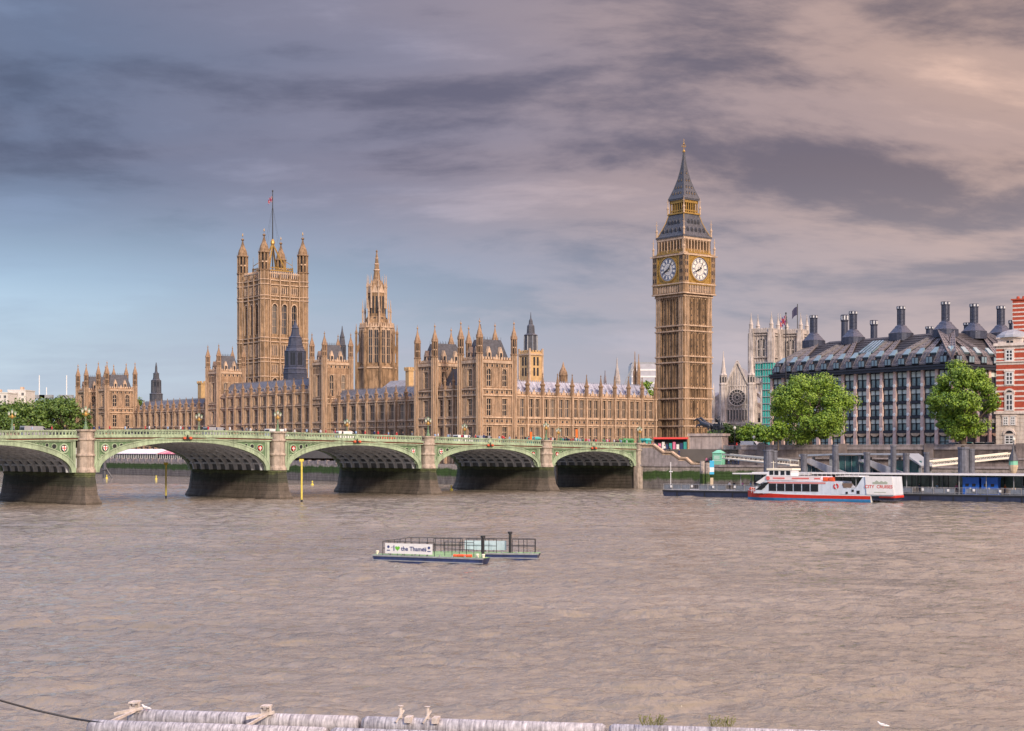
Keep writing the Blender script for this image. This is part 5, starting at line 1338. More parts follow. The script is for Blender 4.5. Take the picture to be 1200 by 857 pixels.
# ------------------------------------------------------------------ abbey
PALED = mat('abbey_dark_glass', (.05, .05, .055), .4, .3, 1)  # dark glass for the abbey windows
def abbey():
    d = 640; x, y = XY(864, d); Z = lambda v: ZZ(v, d); k = d / F; AA = -14
    t = empty('abbey_church', (x, y, 0), R(AA), 'pale Gothic abbey front with round rose window and gabled top, right of the clock tower', 'church')
    fr = Fr(0, 0, 180); mb = MB(); w = 13 * k
    # central gabled transept; outward is -Y
    mb.box(F0, -w, w, 0, 45, 9, Z(452), 0)
    mb.extr([(-w, Z(452)), (w, Z(452)), (0, Z(424))], fr, -1.2, 0, 0); mb.extr([(-w, Z(452)), (w, Z(452)), (0, Z(428))], fr, -45, -1.2, 1)
    for q in range(5): mb.box(fr, -w + .4, w - .4, 0, .35, Z(497 - q * 11), Z(496 - q * 11), 0)
    for q in range(9): xx = -w + (q + .5) * 2 * w / 9; mb.box(fr, xx - .13, xx + .13, 0, .4, 9, Z(452), 0)
    for q in range(-3, 4): mb.box(fr, q * 1.1 - .12, q * 1.1 + .12, 0, .3, Z(452), Z(430 + abs(q) * 5), 0)
    for q in (-1, 1): mb.beam((0, -.3, Z(423)), (q * w, -.3, Z(451)), .7, .8, 0)
    mb.build('transept', [PALEST, mgrey], t)
    # rose window
    mb = MB(); r = 9.2 * k; zc = Z(466)
    mb.extr([(r * math.cos(q * math.pi / 12), zc + r * math.sin(q * math.pi / 12)) for q in range(24)], fr, .3, .46, 1)
    for q in range(24):
        a, b = q * math.pi / 12, (q + 1) * math.pi / 12
        for r0, r1 in ((r, r * 1.15), (r * .58, r * .68), (r * .2, r * .28)):
            mb.extr([(r0 * math.cos(a), zc + r0 * math.sin(a)), (r1 * math.cos(a), zc + r1 * math.sin(a)), (r1 * math.cos(b), zc + r1 * math.sin(b)), (r0 * math.cos(b), zc + r0 * math.sin(b))], fr, .4, .75, 0)
    for q in range(16):
        a = q * math.pi / 8; c, s = math.cos(a), math.sin(a); r0, r1, w_ = r * .2, r, .1
        mb.extr([(r0 * c - w_ * s, zc + r0 * s + w_ * c), (r0 * c + w_ * s, zc + r0 * s - w_ * c), (r1 * c + w_ * s, zc + r1 * s - w_ * c), (r1 * c - w_ * s, zc + r1 * s + w_ * c)], fr, .42, .65, 0)
    mb.build('rose_window', [PALEST, PALED], t)
    for q in range(7):
        m_ = MB(); xx = (q - 3) * 1.25; m_.box(F0, -.35, .35, -.2, -.1, 0, 4.2, 1); m_.extr([(-.45, 4.2), (.45, 4.2), (0, 5.2)], F0, -.35, 0, 0)
        for s_ in (-1, 1): m_.box(F0, s_ * .35, s_ * .5, -.4, 0, 0, 4.3, 0)
        m_.build('lancet_window', [PALEST, PALED], t, (xx, -.25, Z(492)))
    # flanking turrets
    mb = MB(); mb.lathe(0, 0, [(1.7, 0), (1.7, Z(452) - 9), (2.0, Z(451) - 9), (2.0, Z(450) - 9), (1.5, Z(449) - 9), (1.5, Z(441) - 9), (1.8, Z(440) - 9), (1.2, Z(437) - 9), (.6, Z(425) - 9), (.08, Z(411) - 9)], 8, R(22.5))
    for q in range(8):
        a = R(22.5) + q * math.pi / 4; mb.bar((1.7 * math.cos(a), 1.7 * math.sin(a), 0), (1.6 * math.cos(a), 1.6 * math.sin(a), Z(441) - 9), .18, 4)
        mb.box(Fr(0, 0, q * 45), -.3, .3, 1.3, 1.5, Z(448) - 9, Z(442) - 9, 1)
    tm = mb.mesh('pinnacled_turret', [PALEST, PALED])
    for s_ in (-1, 1): place('pinnacled_turret', tm, t, (s_ * (w + 1.2), .3, 9))
    # aisles with flying buttresses
    for s_ in (-1, 1):
        mb = MB(); a0, a1 = s_ * (w + 1), s_ * (w + 11)
        mb.box(F0, min(a0, a1), max(a0, a1), 3, 40, 9, Z(484), 0)
        for q in range(4):
            xx = s_ * (w + 3 + q * 2.6); mb.box(F0, xx - .6, xx + .6, 1.5, 3.2, 9, Z(476 - (q % 2) * 6), 0); mb.lathe(xx, 2.3, [(.8, Z(476 - (q % 2) * 6)), (.8, Z(470 - (q % 2) * 6)), (.1, Z(456 - (q % 2) * 8))], 4, R(45), 0)
            mb.box(F0, xx + .8, xx + 1.7, 2.85, 3.0, Z(500), Z(490), 1)
        for yy in (5, 12, 19, 26):
            mb.beam((s_ * w, yy, Z(456)), (s_ * (w + 9), yy, Z(474)), .6, 1.1, 0); mb.box(F0, s_ * (w + 9) - .7, s_ * (w + 9) + .7, yy - .8, yy + .8, 9, Z(466), 0)
            mb.lathe(s_ * (w + 9), yy, [(.9, Z(466)), (.1, Z(456))], 4, R(45), 0)
        mb.build('aisle', [PALEST, PALED], t)
    mb = MB(); mb.box(F0, -40, 60, 30, 48, 9, Z(470), 0); mb.build('nave_wall', PALEST, t); mb = MB(); gable_roof(mb, F0, -40, 60, 30, 48, Z(470), Z(456)); mb.build('nave_roof', mgrey, t)
    mb = MB(); mb.box(F0, -w - 14, w + 16, -6, -1.5, 9, Z(497)); mb.box(F0, -w - 14.3, w + 16.3, -6.3, -1.3, Z(497), Z(495.5)); mb.build('porch', PALEST, t)
    # small spirelet
    mb = MB(); mb.lathe(0, 0, [(2.2, 0), (2.2, Z(448) - 9), (2.5, Z(447.5) - 9), (.1, Z(432) - 9)], 8); mb.build('spirelet', mat('grey_spire_lead', (.22, .22, .25), .7, .2, 1), t, (w + 6.5, 10, 9))
    # west towers
    d2 = 740; Z2 = lambda v: ZZ(v, d2); k2 = d2 / F
    for px, lab in ((896, 'left one of the two pale abbey towers, above the teal scaffold'), (930, 'right one of the two pale abbey towers, partly behind the black roof')):
        x, y = XY(px, d2 + (6 if px > 900 else 0)); h = 14.5 * k2
        tt = empty('abbey_tower', (x, y, 0), R(-28), lab, 'church tower')
        h = 13.0 * k2 
        mb = MB(); mb.box(F0, -h + .6, h - .6, -h + .6, h - .6, 9, Z2(390), 0)
        for ang in (0, 90, 180, 270):
            f = Fr(0, 0, ang)
            for s_ in (-1, 1):
                mb.box(f, s_ * h - 1.1, s_ * h + 1.1, h - 1.8, h + .5, 9, Z2(391), 0); mb.box(f, s_ * h - .75, s_ * h + .75, h - 1.5, h + .2, Z2(391), Z2(386), 0)
            for v in (450, 430, 420, 394, 391): mb.box(f, -h, h, h - .5, h + .35, Z2(v), Z2(v - 1), 0)
            mb.box(f, -h, h, h - .8, h - .2, Z2(390), Z2(387), 0)
            for q in range(9): xx = (q - 4) * 1.2; mb.box(f, xx - .35, xx + .35, h - .8, h - .15, Z2(387), Z2(385.4), 0)
            for q in range(8): xx = (q - 3.5) * 1.35; mb.box(f, xx - .12, xx + .12, h - .6, h - .2, 9, Z2(391), 0)
        mb.build('tower_wall', [PALEST, PALED], tt)
        for ang in (0, 90, 180, 270):
            f = Fr(0, 0, ang); m_ = MB()
            for s_ in (-.9, .9): m_.box(F0, s_ - .65, s_ + .65, 0, .1, 0, Z2(402) - Z2(418), 1)
            m_.extr([(2.1 * math.cos(q * math.pi / 8), Z2(402) - Z2(418) + 1.8 * math.sin(q * math.pi / 8)) for q in range(9)], F0, 0, .12, 1)
            for s_ in (-2.2, 0, 2.2): m_.box(F0, s_ - .22, s_ + .22, .02, .5, -.3, Z2(402) - Z2(418) + 1, 0)
            m_.box(F0, -2.4, 2.4, .02, .4, Z2(410) - Z2(418) - .2, Z2(410) - Z2(418) + .2, 0)
            put_window(tt, f, 0, h - .6, Z2(418), m_.mesh('belfry_window', [PALEST, PALED]))
        pm = MB(); pm.lathe(0, 0, [(1.0, 0), (1.0, 2.5), (1.3, 2.7), (.9, 3.0), (.5, 5.5), (.3, 6.2), (.08, 8.8)], 6); me = pm.mesh('pinnacle', PALEST)
        for sx in (-1, 1):
            for sy in (-1, 1): place('pinnacle', me, tt, (sx * (h - .3), sy * (h - .3), Z2(387) - .2))
    # scaffold in teal netting
    d3 = 610; x, y = XY(893, d3); TE = mat('teal_netting', (.04, .42, .38), .8, .22, .35, streak=.25); Z3 = lambda v: ZZ(v, d3); k3 = d3 / F
    t = empty('scaffold', (x, y, 0), R(-20), 'scaffold tower wrapped in teal netting beside the abbey', 'scaffold')
    mb = MB(); mb.box(F0, 0, 13 * k3, 0, 9, 9, Z3(425)); mb.box(F0, -8 * k3, -.02, .4, 9, Z3(442), Z3(426)); mb.build('netting', TE, t)
    mb = MB()
    for q in range(8): mb.bar((-8 * k3 + q * 3 * k3, -.25, 9 if q > 2 else Z3(445)), (-8 * k3 + q * 3 * k3, -.25, Z3(423)), .09, 4)
    for v in range(425, 500, 8): mb.bar(((-8 if v < 443 else 0) * k3, -.25, Z3(v)), (13 * k3, -.25, Z3(v)), .09, 4); mb.box(F0, (-8 if v < 443 else 0) * k3, 13 * k3, -.6, -.02, Z3(v) - .15, Z3(v) - .05)
    mb.build('poles', GREYM, t)
    t = empty('flagpole', (*XY(921, 380), 0), 0, 'dark flagpole standing left of the black roofed office block', 'flagpole')
    mb = MB(); mb.bar((0, 0, GZ), (0, 0, ZZ(368, 380)), .22, 8, 0, .12); mb.lathe(0, 0, [(.12, ZZ(368, 380)), (.28, ZZ(367, 380)), (.05, ZZ(366, 380))], 8); mb.build('pole', BLACK, t)
    f = place('flag', flag_mesh('flag', 1.9, 2.4, [('blue', (.03, .05, .22)), ('dull_red', (.32, .03, .05)), ('grey_white', (.4, .4, .42))]), None, (XY(921, 380)[0], 380, ZZ(381, 380)), R(185)); tag(f, 'union flag on the dark pole left of the office block roof', 'flag')
    t = empty('flagpole', (*XY(934.5, 746), 0), 0, 'thin flagpole standing on top of the right abbey tower', 'flagpole')
    mb = MB(); mb.bar((0, 0, Z2(392)), (0, 0, Z2(355)), .2, 6); mb.build('pole', BLACK, t)
    f = place('flag', flag_mesh('flag_dark', 3.4, 4.2, [('navy', (.04, .04, .09))]), None, (XY(934.5, 746)[0], 746, Z2(368)), R(180)); tag(f, 'dark flag flying above the right abbey tower', 'flag')
abbey()

# ------------------------------------------------------------------ trees
def leaf_mat(name, c, c2):
    m = bpy.data.materials.new(name); m.use_nodes = True; nt = m.node_tree; b = nt.nodes['Principled BSDF']
    oi = nt.nodes.new('ShaderNodeNewGeometry'); f = oi.outputs['Random Per Island']
    tc = nt.nodes.new('ShaderNodeTexCoord'); n_ = noise(nt, tc.outputs['Object'], .45, 3, .6)
    mx = math_node(nt, 'ADD', math_node(nt, 'MULTIPLY', f, .5), math_node(nt, 'MULTIPLY', n_, .6))
    lk(nt, ramp(nt, mx, [(0.25, c), (0.8, c2)]), b.inputs['Base Color']); b.inputs['Roughness'].default_value = .6
    b.inputs['Transmission Weight'].default_value = 0
    return m
L1 = leaf_mat('plane_leaves', (.045, .12, .012), (.24, .37, .03)); L2 = leaf_mat('dark_leaves', (.035, .09, .015), (.13, .21, .03)); BARK = mat('bark', (.13, .10, .075), .9, .3, 2, bump=.5)
def tree(name, label, x, y, z, h, w, seed, lm, nleaf=9000, ls=.34, trunk_h=.28, group=None, kind=None, wob=1.0, lean=0, cz=.62):
    r_ = random.Random(seed); t = empty(name, (x, y, z), 0, label, 'tree', group)
    th = h * trunk_h; mb = MB(); tr = h * .028
    mb.bar((0, 0, -.3), (lean * .3, 0, th), tr * 1.3, 9, 0, tr * .9); mb.bar((lean * .3, 0, th), (lean * .6, 0, h * .6), tr * .9, 8, 0, tr * .4)
    clumps = []
    nc = 96
    for q in range(nc):
        while True:
            u = Vector((r_.uniform(-1, 1), r_.uniform(-1, 1), r_.uniform(-1, 1)))
            if .1 < u.length < 1: break
        u = u.normalized() * (u.length ** .5) * .88
        taper = 1.0 - .28 * max(0, u.z) + (-.12 if u.z < -.6 else 0)
        c = Vector((u.x * w / 2 * taper + lean, u.y * w / 2 * taper, h * cz + u.z * h * (1 - cz) * .98))
        lump = 1 + .07 * math.sin(5 * math.atan2(u.y, u.x) + seed) + .06 * math.sin(4 * u.z * 2 + seed * 1.7); c.x = lean + (c.x - lean) * lump; c.y *= lump
        clumps.append((c, r_.choice([.08, .11, .13, .17]) * w * wob, r_.uniform(.7, 1.0)))
    for c, rr, _ in clumps[:24]:
        s_ = Vector((lean * .4, 0, th * r_.uniform(.8, 1.7))); m_ = s_.lerp(c, .5) + Vector((0, 0, -.03 * h)); mb.bar(s_, m_, tr * .42, 5, 0, tr * .25); mb.bar(m_, c, tr * .25, 5, 0, tr * .08)
    mb.build('trunk', BARK, t)
    mb = MB()
    for q in range(nleaf):
        c, rr, sq = clumps[q % nc]
        u = Vector((r_.gauss(0, 1), r_.gauss(0, 1), r_.gauss(0, 1))).normalized() * (r_.random() ** .40) * rr
        p = c + Vector((u.x, u.y, u.z * .72)); s = ls * r_.uniform(.6, 1.3)
        nrm = (u.normalized() + Vector((r_.uniform(-.8, .8), r_.uniform(-.8, .8), r_.uniform(-.2, 1.0)))).normalized()
        a = nrm.orthogonal().normalized(); b = nrm.cross(a); th_ = r_.uniform(0, 6.28); a, b = a * math.cos(th_) + b * math.sin(th_), b * math.cos(th_) - a * math.sin(th_)
        mb.face([p - a * s, p - b * s * .55, p + a * s, p + b * s * .55])
    me = bpy.data.meshes.new('crown'); me.from_pydata(mb.v, [], mb.f); me.materials.append(lm); place('crown', me, t)
    return t
x, y = XY(949, 335); tree('plane_tree', 'large green plane tree left of the pair before the office block, on the embankment', x, y, GZ, ZZ(434, 335) - GZ + .4, 19.4, 3, L1, 36000, .26, .2, cz=.52)
x, y = XY(1129, 315); tree('plane_tree', 'rounded yellow-green plane tree before the red brick building, right of the pair', x, y, GZ, ZZ(419, 315) - GZ + .6, 14.6, 5, L1, 32000, .26, .2, cz=.53)
x, y = XY(912, 332); tree('young_tree', 'low tree at the left foot of the large plane tree', x, y, GZ, 6.5, 4.4, 6, L1, 3000, .3)
for i, (px, d, top, w, lab, lm) in enumerate(((850, 420, 497, 9, 'dark bushy street tree behind the red bus, right of the clock tower', L2), (866, 425, 500, 8, 'round street tree in front of the abbey porch, second right of the clock tower', L2), (882, 400, 498, 9, 'light green street tree in front of the scaffold', L1), (897, 390, 500, 7, 'small street tree between the scaffold and the large plane tree', L1))):
    x, y = XY(px, d); tree('street_tree', lab, x, y, GZ, ZZ(top, d) - GZ + .3, w, 20 + i, lm, 3500, .4, .2, 'street trees before the abbey')
for i, (px, d, top, w) in enumerate(((-30, 640, 470, 22), (-8, 650, 466, 24), (14, 655, 468, 22), (33, 640, 467, 24), (54, 650, 463, 24), (75, 640, 464, 24), (95, 690, 462, 20), (162, 760, 464, 16), (-55, 650, 462, 24))):
    x, y = XY(px, d); g = 'park trees beyond the left end of the bridge'
    labs = ['park tree mostly beyond the left picture edge', 'leftmost park tree in view, below the white houses', 'second park tree from the left edge', 'park tree below the left thin mast', 'park tree between the two thin masts', 'park tree just left of the farthest pavilion', 'dark park tree right behind the farthest pavilion', 'small tree top showing between the farthest pavilion and the black turret', 'park tree out beyond the left edge']
    tree('park_tree', labs[i], x, y, GZ, ZZ(top, d) - GZ + .5, w, 40 + i, L2, 5000, .62, .2, g, cz=.52)
x, y = XY(758, 560); tree('far_tree', 'tree top peeping over the roof left of the clock tower', x, y, GZ, ZZ(440, 560) - GZ, 12, 61, L1, 3500, .5)

# ------------------------------------------------------------------ far left houses and masts, far glass block
def far_house(px0, px1, d, yt, label, m, fl=4):
    x0, _ = XY(px0, d); x1, _ = XY(px1, d); t = empty('white_house', (x0, d, 0), 0, label, 'house'); w = x1 - x0; zt = ZZ(yt, d)
    mb = MB(); mb.box(F0, 0, w, 0, 18, 9, zt); mb.box(F0, -.2, w + .2, -.2, 18.2, zt + .002, zt + .6); mb.build('wall', m, t)
    mb = MB(); mb.box(F0, w * .55, w * .7, 5, 8, zt + .6, zt + 2.5); mb.build('chimney', STRIM, t)
    n = max(2, int(w / 3.2)); wm = MB(); wm.box(F0, -.7, .7, -.05, 0, 0, 1.7, 0); wm.box(F0, -.04, .04, -.1, -.05, 0, 1.7, 1); wm.box(F0, -.8, .8, -.12, 0, -.2, 0, 1); me = wm.mesh('window', [GLASS, WHITE])
    for k in range(n):
        for j in range(fl): place('window', me, t, ((k + .5) * w / n, 0, zt - 3 - j * 3.4))
CRM = mat('cream_render', (.66, .64, .62), .8, .12, .5)
far_house(-30, 9, 900, 461, 'white house block at the left edge above the park trees', CRM)
far_house(9, 30, 920, 458, 'taller white house beside the left edge block above the park trees', CRM)
far_house(-70, -34, 900, 459, 'white house out beyond the left edge', CRM)
gb = empty('far_office_block', (*XY(740, 760), 0), 0, 'far pale grey glass office block just left of the clock tower', 'building')
mb = MB(); mb.box(F0, 0, 16, 0, 20, 9, ZZ(427, 760)); mb.build('wall', mat('pale_glass_wall', (.45, .46, .52), .3, .15, .4), gb)
mb = MB()
for k in range(12): mb.box(F0, 0, 16, -.2, 0, 12 + k * 3.4, 12.8 + k * 3.4)
mb.build('floor_band', WHITE, gb)
mb = MB(); mb.box(F0, .5, 15, .5, 19, ZZ(427, 760), ZZ(424.5, 760)); mb.build('roof', GREYM, gb)
for px, yt, lab in ((46, 440, 'left one of the two thin pale masts above the park trees'), (78, 440, 'right one of the two thin pale masts above the park trees'), (54.5, 454, 'short thin mast between the two taller ones above the park trees')):
    t = empty('mast', (*XY(px, 950), 0), 0, lab, 'mast'); mb = MB(); mb.bar((0, 0, 9), (0, 0, ZZ(yt, 950)), .55 if yt == 440 else .3, 6, 0, .3); mb.build('pole', WHITE, t)
    mb = MB(); mb.box(F0, -4, 4, -2, 2, ZZ(467, 950), ZZ(463, 950)); mb.bar((0, 0, 9), (0, 0, ZZ(467, 950)), 1.0, 6); mb.build('platform', GREYM, t)
# ------------------------------------------------------------------ sightseeing boat
BLUEP = mat('blue_paint', (.05, .28, .60), .35, .12, 2); PALEB = mat('pale_blue_white_paint', (.62, .70, .80), .35, .08, 1.5, streak=.12)
DGLASS = mat('dark_cabin_glass', (.012, .015, .02), .06, .2, 2); ORANGE = mat('orange_red', (.75, .12, .04), .5, .12, 2)
def loft_hull(mb, sections, mats_idx):
    """sections: list of rings (same count), side skin"""
    n = len(sections[0])
    i0 = len(mb.v)
    for s in sections: mb.v += s
    for j in range(len(sections) - 1):
        for k in range(n - 1):
            a = i0 + j * n + k; mb.f.append((a, a + 1, a + 1 + n, a + n)); mb.m.append(mats_idx[k])
    for j in (0, len(sections) - 1): mb.f.append(tuple(i0 + j * n + k for k in range(n))); mb.m.append(mats_idx[-1])
def boat():
    bx, by = XY(869, 276.5); t = empty('sightseeing_boat', (bx, by, 0), R(EA), 'white sightseeing boat with red and blue hull stripes moored at the floating pier', 'boat')
    B = 6.2; xs = [0, 1.2, 3.2, 6, 9, 14, 24.6]; hb = [0.25, 1.35, 2.35, 2.9, 3.1, 3.1, 3.0]; sh = [1.75, 1.6, 1.4, 1.25, 1.15, 1.1, 1.1]; rk = [0, .35, .6, .5, .3, 0, 0]
    mb = MB(); secs = []
    for x, h, s, r_ in zip(xs, hb, sh, rk):
        c = B / 2; ring = []
        for sg in (-1, 1):
            prof = [(h, s + .12), (h, s), (h * .97, .5), (h * .93, .1), (h * .8, -.6)]
            if sg > 0: prof = prof[::-1]
            for hw, z in prof: ring.append((x + (r_ if z < .5 else 0), c + sg * hw, z))
        secs.append(ring)
    loft_hull(mb, secs, [3, 1, 2, 2, 0, 2, 2, 1, 3, 3]); mb.build('hull', [NAVY, RED, BLUEP, WHITE], t)
    mb = MB(); mb.box(F0, 24.6, 28.6, .9, B - .9, .35, 1.15, 0); mb.box(F0, 26, 28.8, .6, B - .6, .8, 1.2, 1); mb.build('stern_platform', [NAVY, RED], t)
    mb = MB(); mb.slab([(1, B / 2 - 1), (4, .6), (6, .25), (28.6, .25), (28.6, B - .25), (6, B - .25), (4, B - .6), (1, B / 2 + 1)], 1.15, 1.25); mb.build('deck', PALEB, t)
    def prism(prof, y0, y1, m, nm, mi=0):
        mb = MB(); mb.extr(prof, F0, y0, y1, mi); return mb.build(nm, m, t)
    cab = [(2.2, 1.26), (19.0, 1.26), (19.0, 3.55), (17.2, 3.55), (5.0, 3.75), (4.6, 3.6)]
    prism(cab, .35, B - .35, PALEB, 'cabin')
    prism([(2.7, 1.9), (4.35, 3.25), (5.4, 3.3), (3.9, 1.9)], .28, .36, DGLASS, 'bow_window'); prism([(4.0, 2.0), (4.6, 2.4), (4.6, 2.9), (4.0, 2.6)], .2, .3, DGLASS, 'side_port')
    wm = MB(); wm.box(F0, 0, 1.42, -.06, 0, 0, 1.32, 0); wm.box(F0, -.06, 1.48, -.03, .02, -.06, 0, 1); wm.box(F0, -.06, 1.48, -.03, .02, 1.32, 1.38, 1); wme = wm.mesh('cabin_window', [DGLASS, GREYM])
    for k in range(6):
        place('cabin_window', wme, t, (5.3 + k * 1.62, .35, 1.75)); place('cabin_window', wme, t, (5.3 + k * 1.62 + 1.42, B - .35, 1.75), math.pi)
    mb = MB(); mb.box(F0, 5.0, 16.2, .3, .34, 3.12, 3.42, 0); mb.build('red_stripe', [mat('faded_red_stripe', (.62, .25, .25), .5, .1, 1)], t)
    mb = MB(); mb.box(F0, 4.9, 15.4, .28, .4, 3.7, 4.45, 0); mb.box(F0, 4.9, 15.4, B - .4, B - .28, 3.7, 4.45, 0); mb.box(F0, 4.8, 15.4, .25, .45, 4.42, 4.52, 1); mb.build('upper_bulwark', [mat('pinkish_white_paint', (.80, .70, .72), .4, .08, 1), WHITE], t)
    mb = MB()
    for a0, a1 in ((6.1, 8.4), (9.8, 13.1), (14.1, 15.2)): mb.box(F0, a0, a1, .25, .29, 3.95, 4.2, 0)
    mb.extr([(5.15 + .38 * math.cos(q * math.pi / 4), 4.05 + .38 * math.sin(q * math.pi / 4)) for q in range(8)], F0, .22, .29, 0); mb.build('red_lettering_strip', mat('faded_red_lettering', (.70, .16, .15), .5, .1, 1), t)
    # wheelhouse
    mb = MB(); mb.extr([(4.3, 4.4), (9.2, 4.4), (9.2, 5.5), (4.9, 5.5)], F0, 1.3, B - 1.3, 0); mb.box(F0, 4.5, 9.5, 1.1, B - 1.1, 5.5, 5.85, 1)
    for x in (5.0, 6.0, 7.2, 8.3): mb.box(F0, x, x + .75, 1.24, 1.3, 4.65, 5.4, 2); mb.box(F0, x, x + .75, B - 1.3, B - 1.24, 4.65, 5.4, 2)
    mb.bar((5, B / 2, 5.85), (5, B / 2, 7.2), .05, 5, 1); mb.bar((4.5, B / 2, 6.9), (5.5, B / 2, 6.9), .04, 4, 1); mb.build('wheelhouse', [WHITE, mat('cream_paint', (.80, .76, .62), .5, .05, 1), DGLASS], t)
    prism([(2.6, 3.2), (4.6, 4.5), (4.9, 4.5), (4.9, 3.7), (3.4, 3.0)], .5, B - .5, WHITE, 'windscreen_frame')
    mb = MB(); mb.lathe(.7, B / 2, [(.55, 1.2), (.6, 1.7), (.5, 2.1), (.3, 2.3)], 10); mb.build('bow_fender', ORANGE, t)
    mb = MB()
    for k in range(7): mb.bar((1.6 + k * .45, .9 - k * .08, 1.3), (1.6 + k * .45, .9 - k * .08, 2.3), .03, 4)
    mb.bar((1.6, .9, 2.3), (4.3, .42, 2.3), .04, 4); mb.bar((1.6, .9, 1.85), (4.3, .42, 1.85), .03, 4); mb.build('bow_rail', WHITE, t)
    for x, w in ((15.7, .85), (16.9, .8)):
        mb = MB(); mb.box(F0, x, x + w, .3, 1.2, 3.6, 4.35); mb.box(F0, x + .1, x + w - .1, .26, .31, 3.7, 4.25); mb.build('orange_life_raft', ORANGE, t)
    mb = MB()
    for q in range(12):
        a, b = q * math.pi / 6, (q + 1) * math.pi / 6; mb.extr([(.3 * math.cos(a), .3 * math.sin(a)), (.5 * math.cos(a), .5 * math.sin(a)), (.5 * math.cos(b), .5 * math.sin(b)), (.3 * math.cos(b), .3 * math.sin(b))], F0, -.12, 0, q % 2 if q % 3 == 0 else 0)
    mb.build('lifebuoy', [RED, WHITE], t, (18.2, .33, 2.75))
    # aft house: sloping sides, cut away rear deck
    prism([(17.2, 3.56), (19.0, 3.56), (19.0, 3.3), (19.8, 2.4), (21.8, 2.4), (23.0, 4.25), (23.2, 4.5), (28.3, 4.5), (28.6, 1.3), (17.2, 1.3)], .32, B - .32, PALEB, 'aft_house')
    prism([(18.0, 4.45), (22.6, 4.45), (22.2, 4.6), (18.0, 4.6)], .4, B - .4, WHITE, 'aft_canopy')
    prism([(19.3, 3.3), (21.4, 3.3), (21.0, 2.5), (19.6, 2.5)], .24, .31, mat('brown_cover', (.18, .13, .10), .8, .2, 1), 'side_gate')  # gate panel in plain brown
    mb = MB(); mb.extr([(23.9, 1.35), (28.9, 1.35), (28.45, 4.62), (23.6, 4.62)], F0, .12, .31, 0); o = mb.build('name_panel', WHITE, t)
    lettering('CITY  CRUISES', .78, MATS['red_paint'], o, (26.1, .11, 2.75), 0)
    mb = MB(); mb.extr([(25.0, 3.25), (27.7, 3.25), (27.7, 3.6), (27.3, 3.75), (27.0, 3.6), (26.6, 3.8), (26.2, 3.6), (25.7, 3.9), (25.4, 3.6), (25.0, 3.6)], F0, .08, .12, 0); mb.box(F0, 25.3, 27.4, .08, .12, 1.75, 1.85, 0); mb.build('skyline_emblem', mat('sage_grey_paint', (.40, .46, .38), .6, .1, 1), o)
    for x, z, s_ in ((21.3, 2.0, .2), (22.3, 1.75, .28), (20.2, 1.6, .2)):
        mb = MB(); mb.box(F0, x - s_, x + s_, .25, .33, z - s_, z + s_); mb.build('porthole', BLACK, t)
    mb = MB()
    for k in range(16): mb.bar((9.6 + k * .85, .35, 4.5), (9.6 + k * .85, .35, 5.2), .025, 4)
    mb.bar((9.5, .35, 5.2), (23, .35, 5.2), .03, 4); mb.build('upper_rail', WHITE, t)
boat()

# ------------------------------------------------------------------ floating piers
CANO = mat('grey_canopy_roof', (.42, .43, .48), .5, .15, .5, streak=.2)
GB = mat('glass_barrier', (.20, .23, .28), .15, .2, 1)
def pontoon(label, px0, d0, L, W_, roof0, roof1, zr, name='floating_pier'):
    x, y = XY(px0, d0); t = empty(name, (x, y, 0), R(EA), label, 'pontoon')
    mb = MB(); mb.extr([(0.6, -.4), (L - .4, -.4), (L, .4), (L, 1.15), (0, 1.15), (0, .4)], F0, 0, W_, 0); mb.box(F0, -.1, L + .1, -.12, 0, .95, 1.25, 1); mb.box(F0, .1, L - .1, .05, W_ - .05, 1.15, 1.3, 2)
    for k in range(int(L / 6)): mb.box(F0, 3 + 6 * k, 3.25 + 6 * k, -.08, 0, .0, .95, 1)
    mb.build('hull', [NAVY, BLACK, GREYM], t)
    mb = MB(); n = int(L / 1.9)
    for k in range(n + 1): x = L * k / n; mb.bar((x, .25, 1.3), (x, .25, 2.45), .045, 4, 0)
    for z in (2.45, 1.55): mb.bar((0, .25, z), (L, .25, z), .04, 4, 0)
    for k in range(int(L / .5)): mb.bar((.25 + k * .5, .25, 1.5), (.25 + k * .5, .25, 2.4), .018, 3, 0)
    mb.build('railing', GREYM, t)
    mb = MB()
    for k in range(n):
        if k % 4 != 3: mb.box(F0, L * k / n + .1, L * (k + 1) / n - .1, .30, .34, 1.4, 2.3)
    mb.build('glass_barrier', GB, t)
    for k in range(int(L / 4.6)):
        mb = MB(); mb.box(F0, 0, .42, .12, .2, 0, .45); mb.build('white_notice', WHITE, t, (1.5 + k * 4.6, 0, 1.75 + .1 * (k % 2)))
    if roof1 > roof0:
        mb = MB(); mb.extr([(roof0 + .8, zr - .1), (roof1, zr - .1), (roof1, zr + .35), (roof0, zr + .12)], F0, -.3, W_ - .5, 0); mb.box(F0, roof0 + .3, roof1 + .1, -.42, -.3, zr - .05, zr + .2, 1); mb.build('canopy', [CANO, WHITE], t)
        k = roof0 + 1.5
        while k < roof1:
            mb = MB(); mb.bar((k, .8, 1.3), (k, .8, zr - .1), .09, 6); mb.build('canopy_post', GREYM, t); mb = MB(); mb.bar((k, W_ - 1.3, 1.3), (k, W_ - 1.3, zr - .1), .09, 6); mb.build('canopy_post', GREYM, t); k += 4.8
        mb = MB(); mb.box(F0, roof0 + 2, roof1, W_ - 1.0, W_ - .9, 2.4, zr - .15)
        k = roof0 + 2
        o = mb.build('back_glazing', mat('green_tinted_glass', (.13, .20, .17), .15, .45, .6), t)
        mb = MB()
        while k < roof1: mb.box(F0, k, k + .12, W_ - 1.1, W_ - .8, 1.3, zr - .1); k += 1.7
        mb.build('glazing_bars', BLACK, t)
    return t
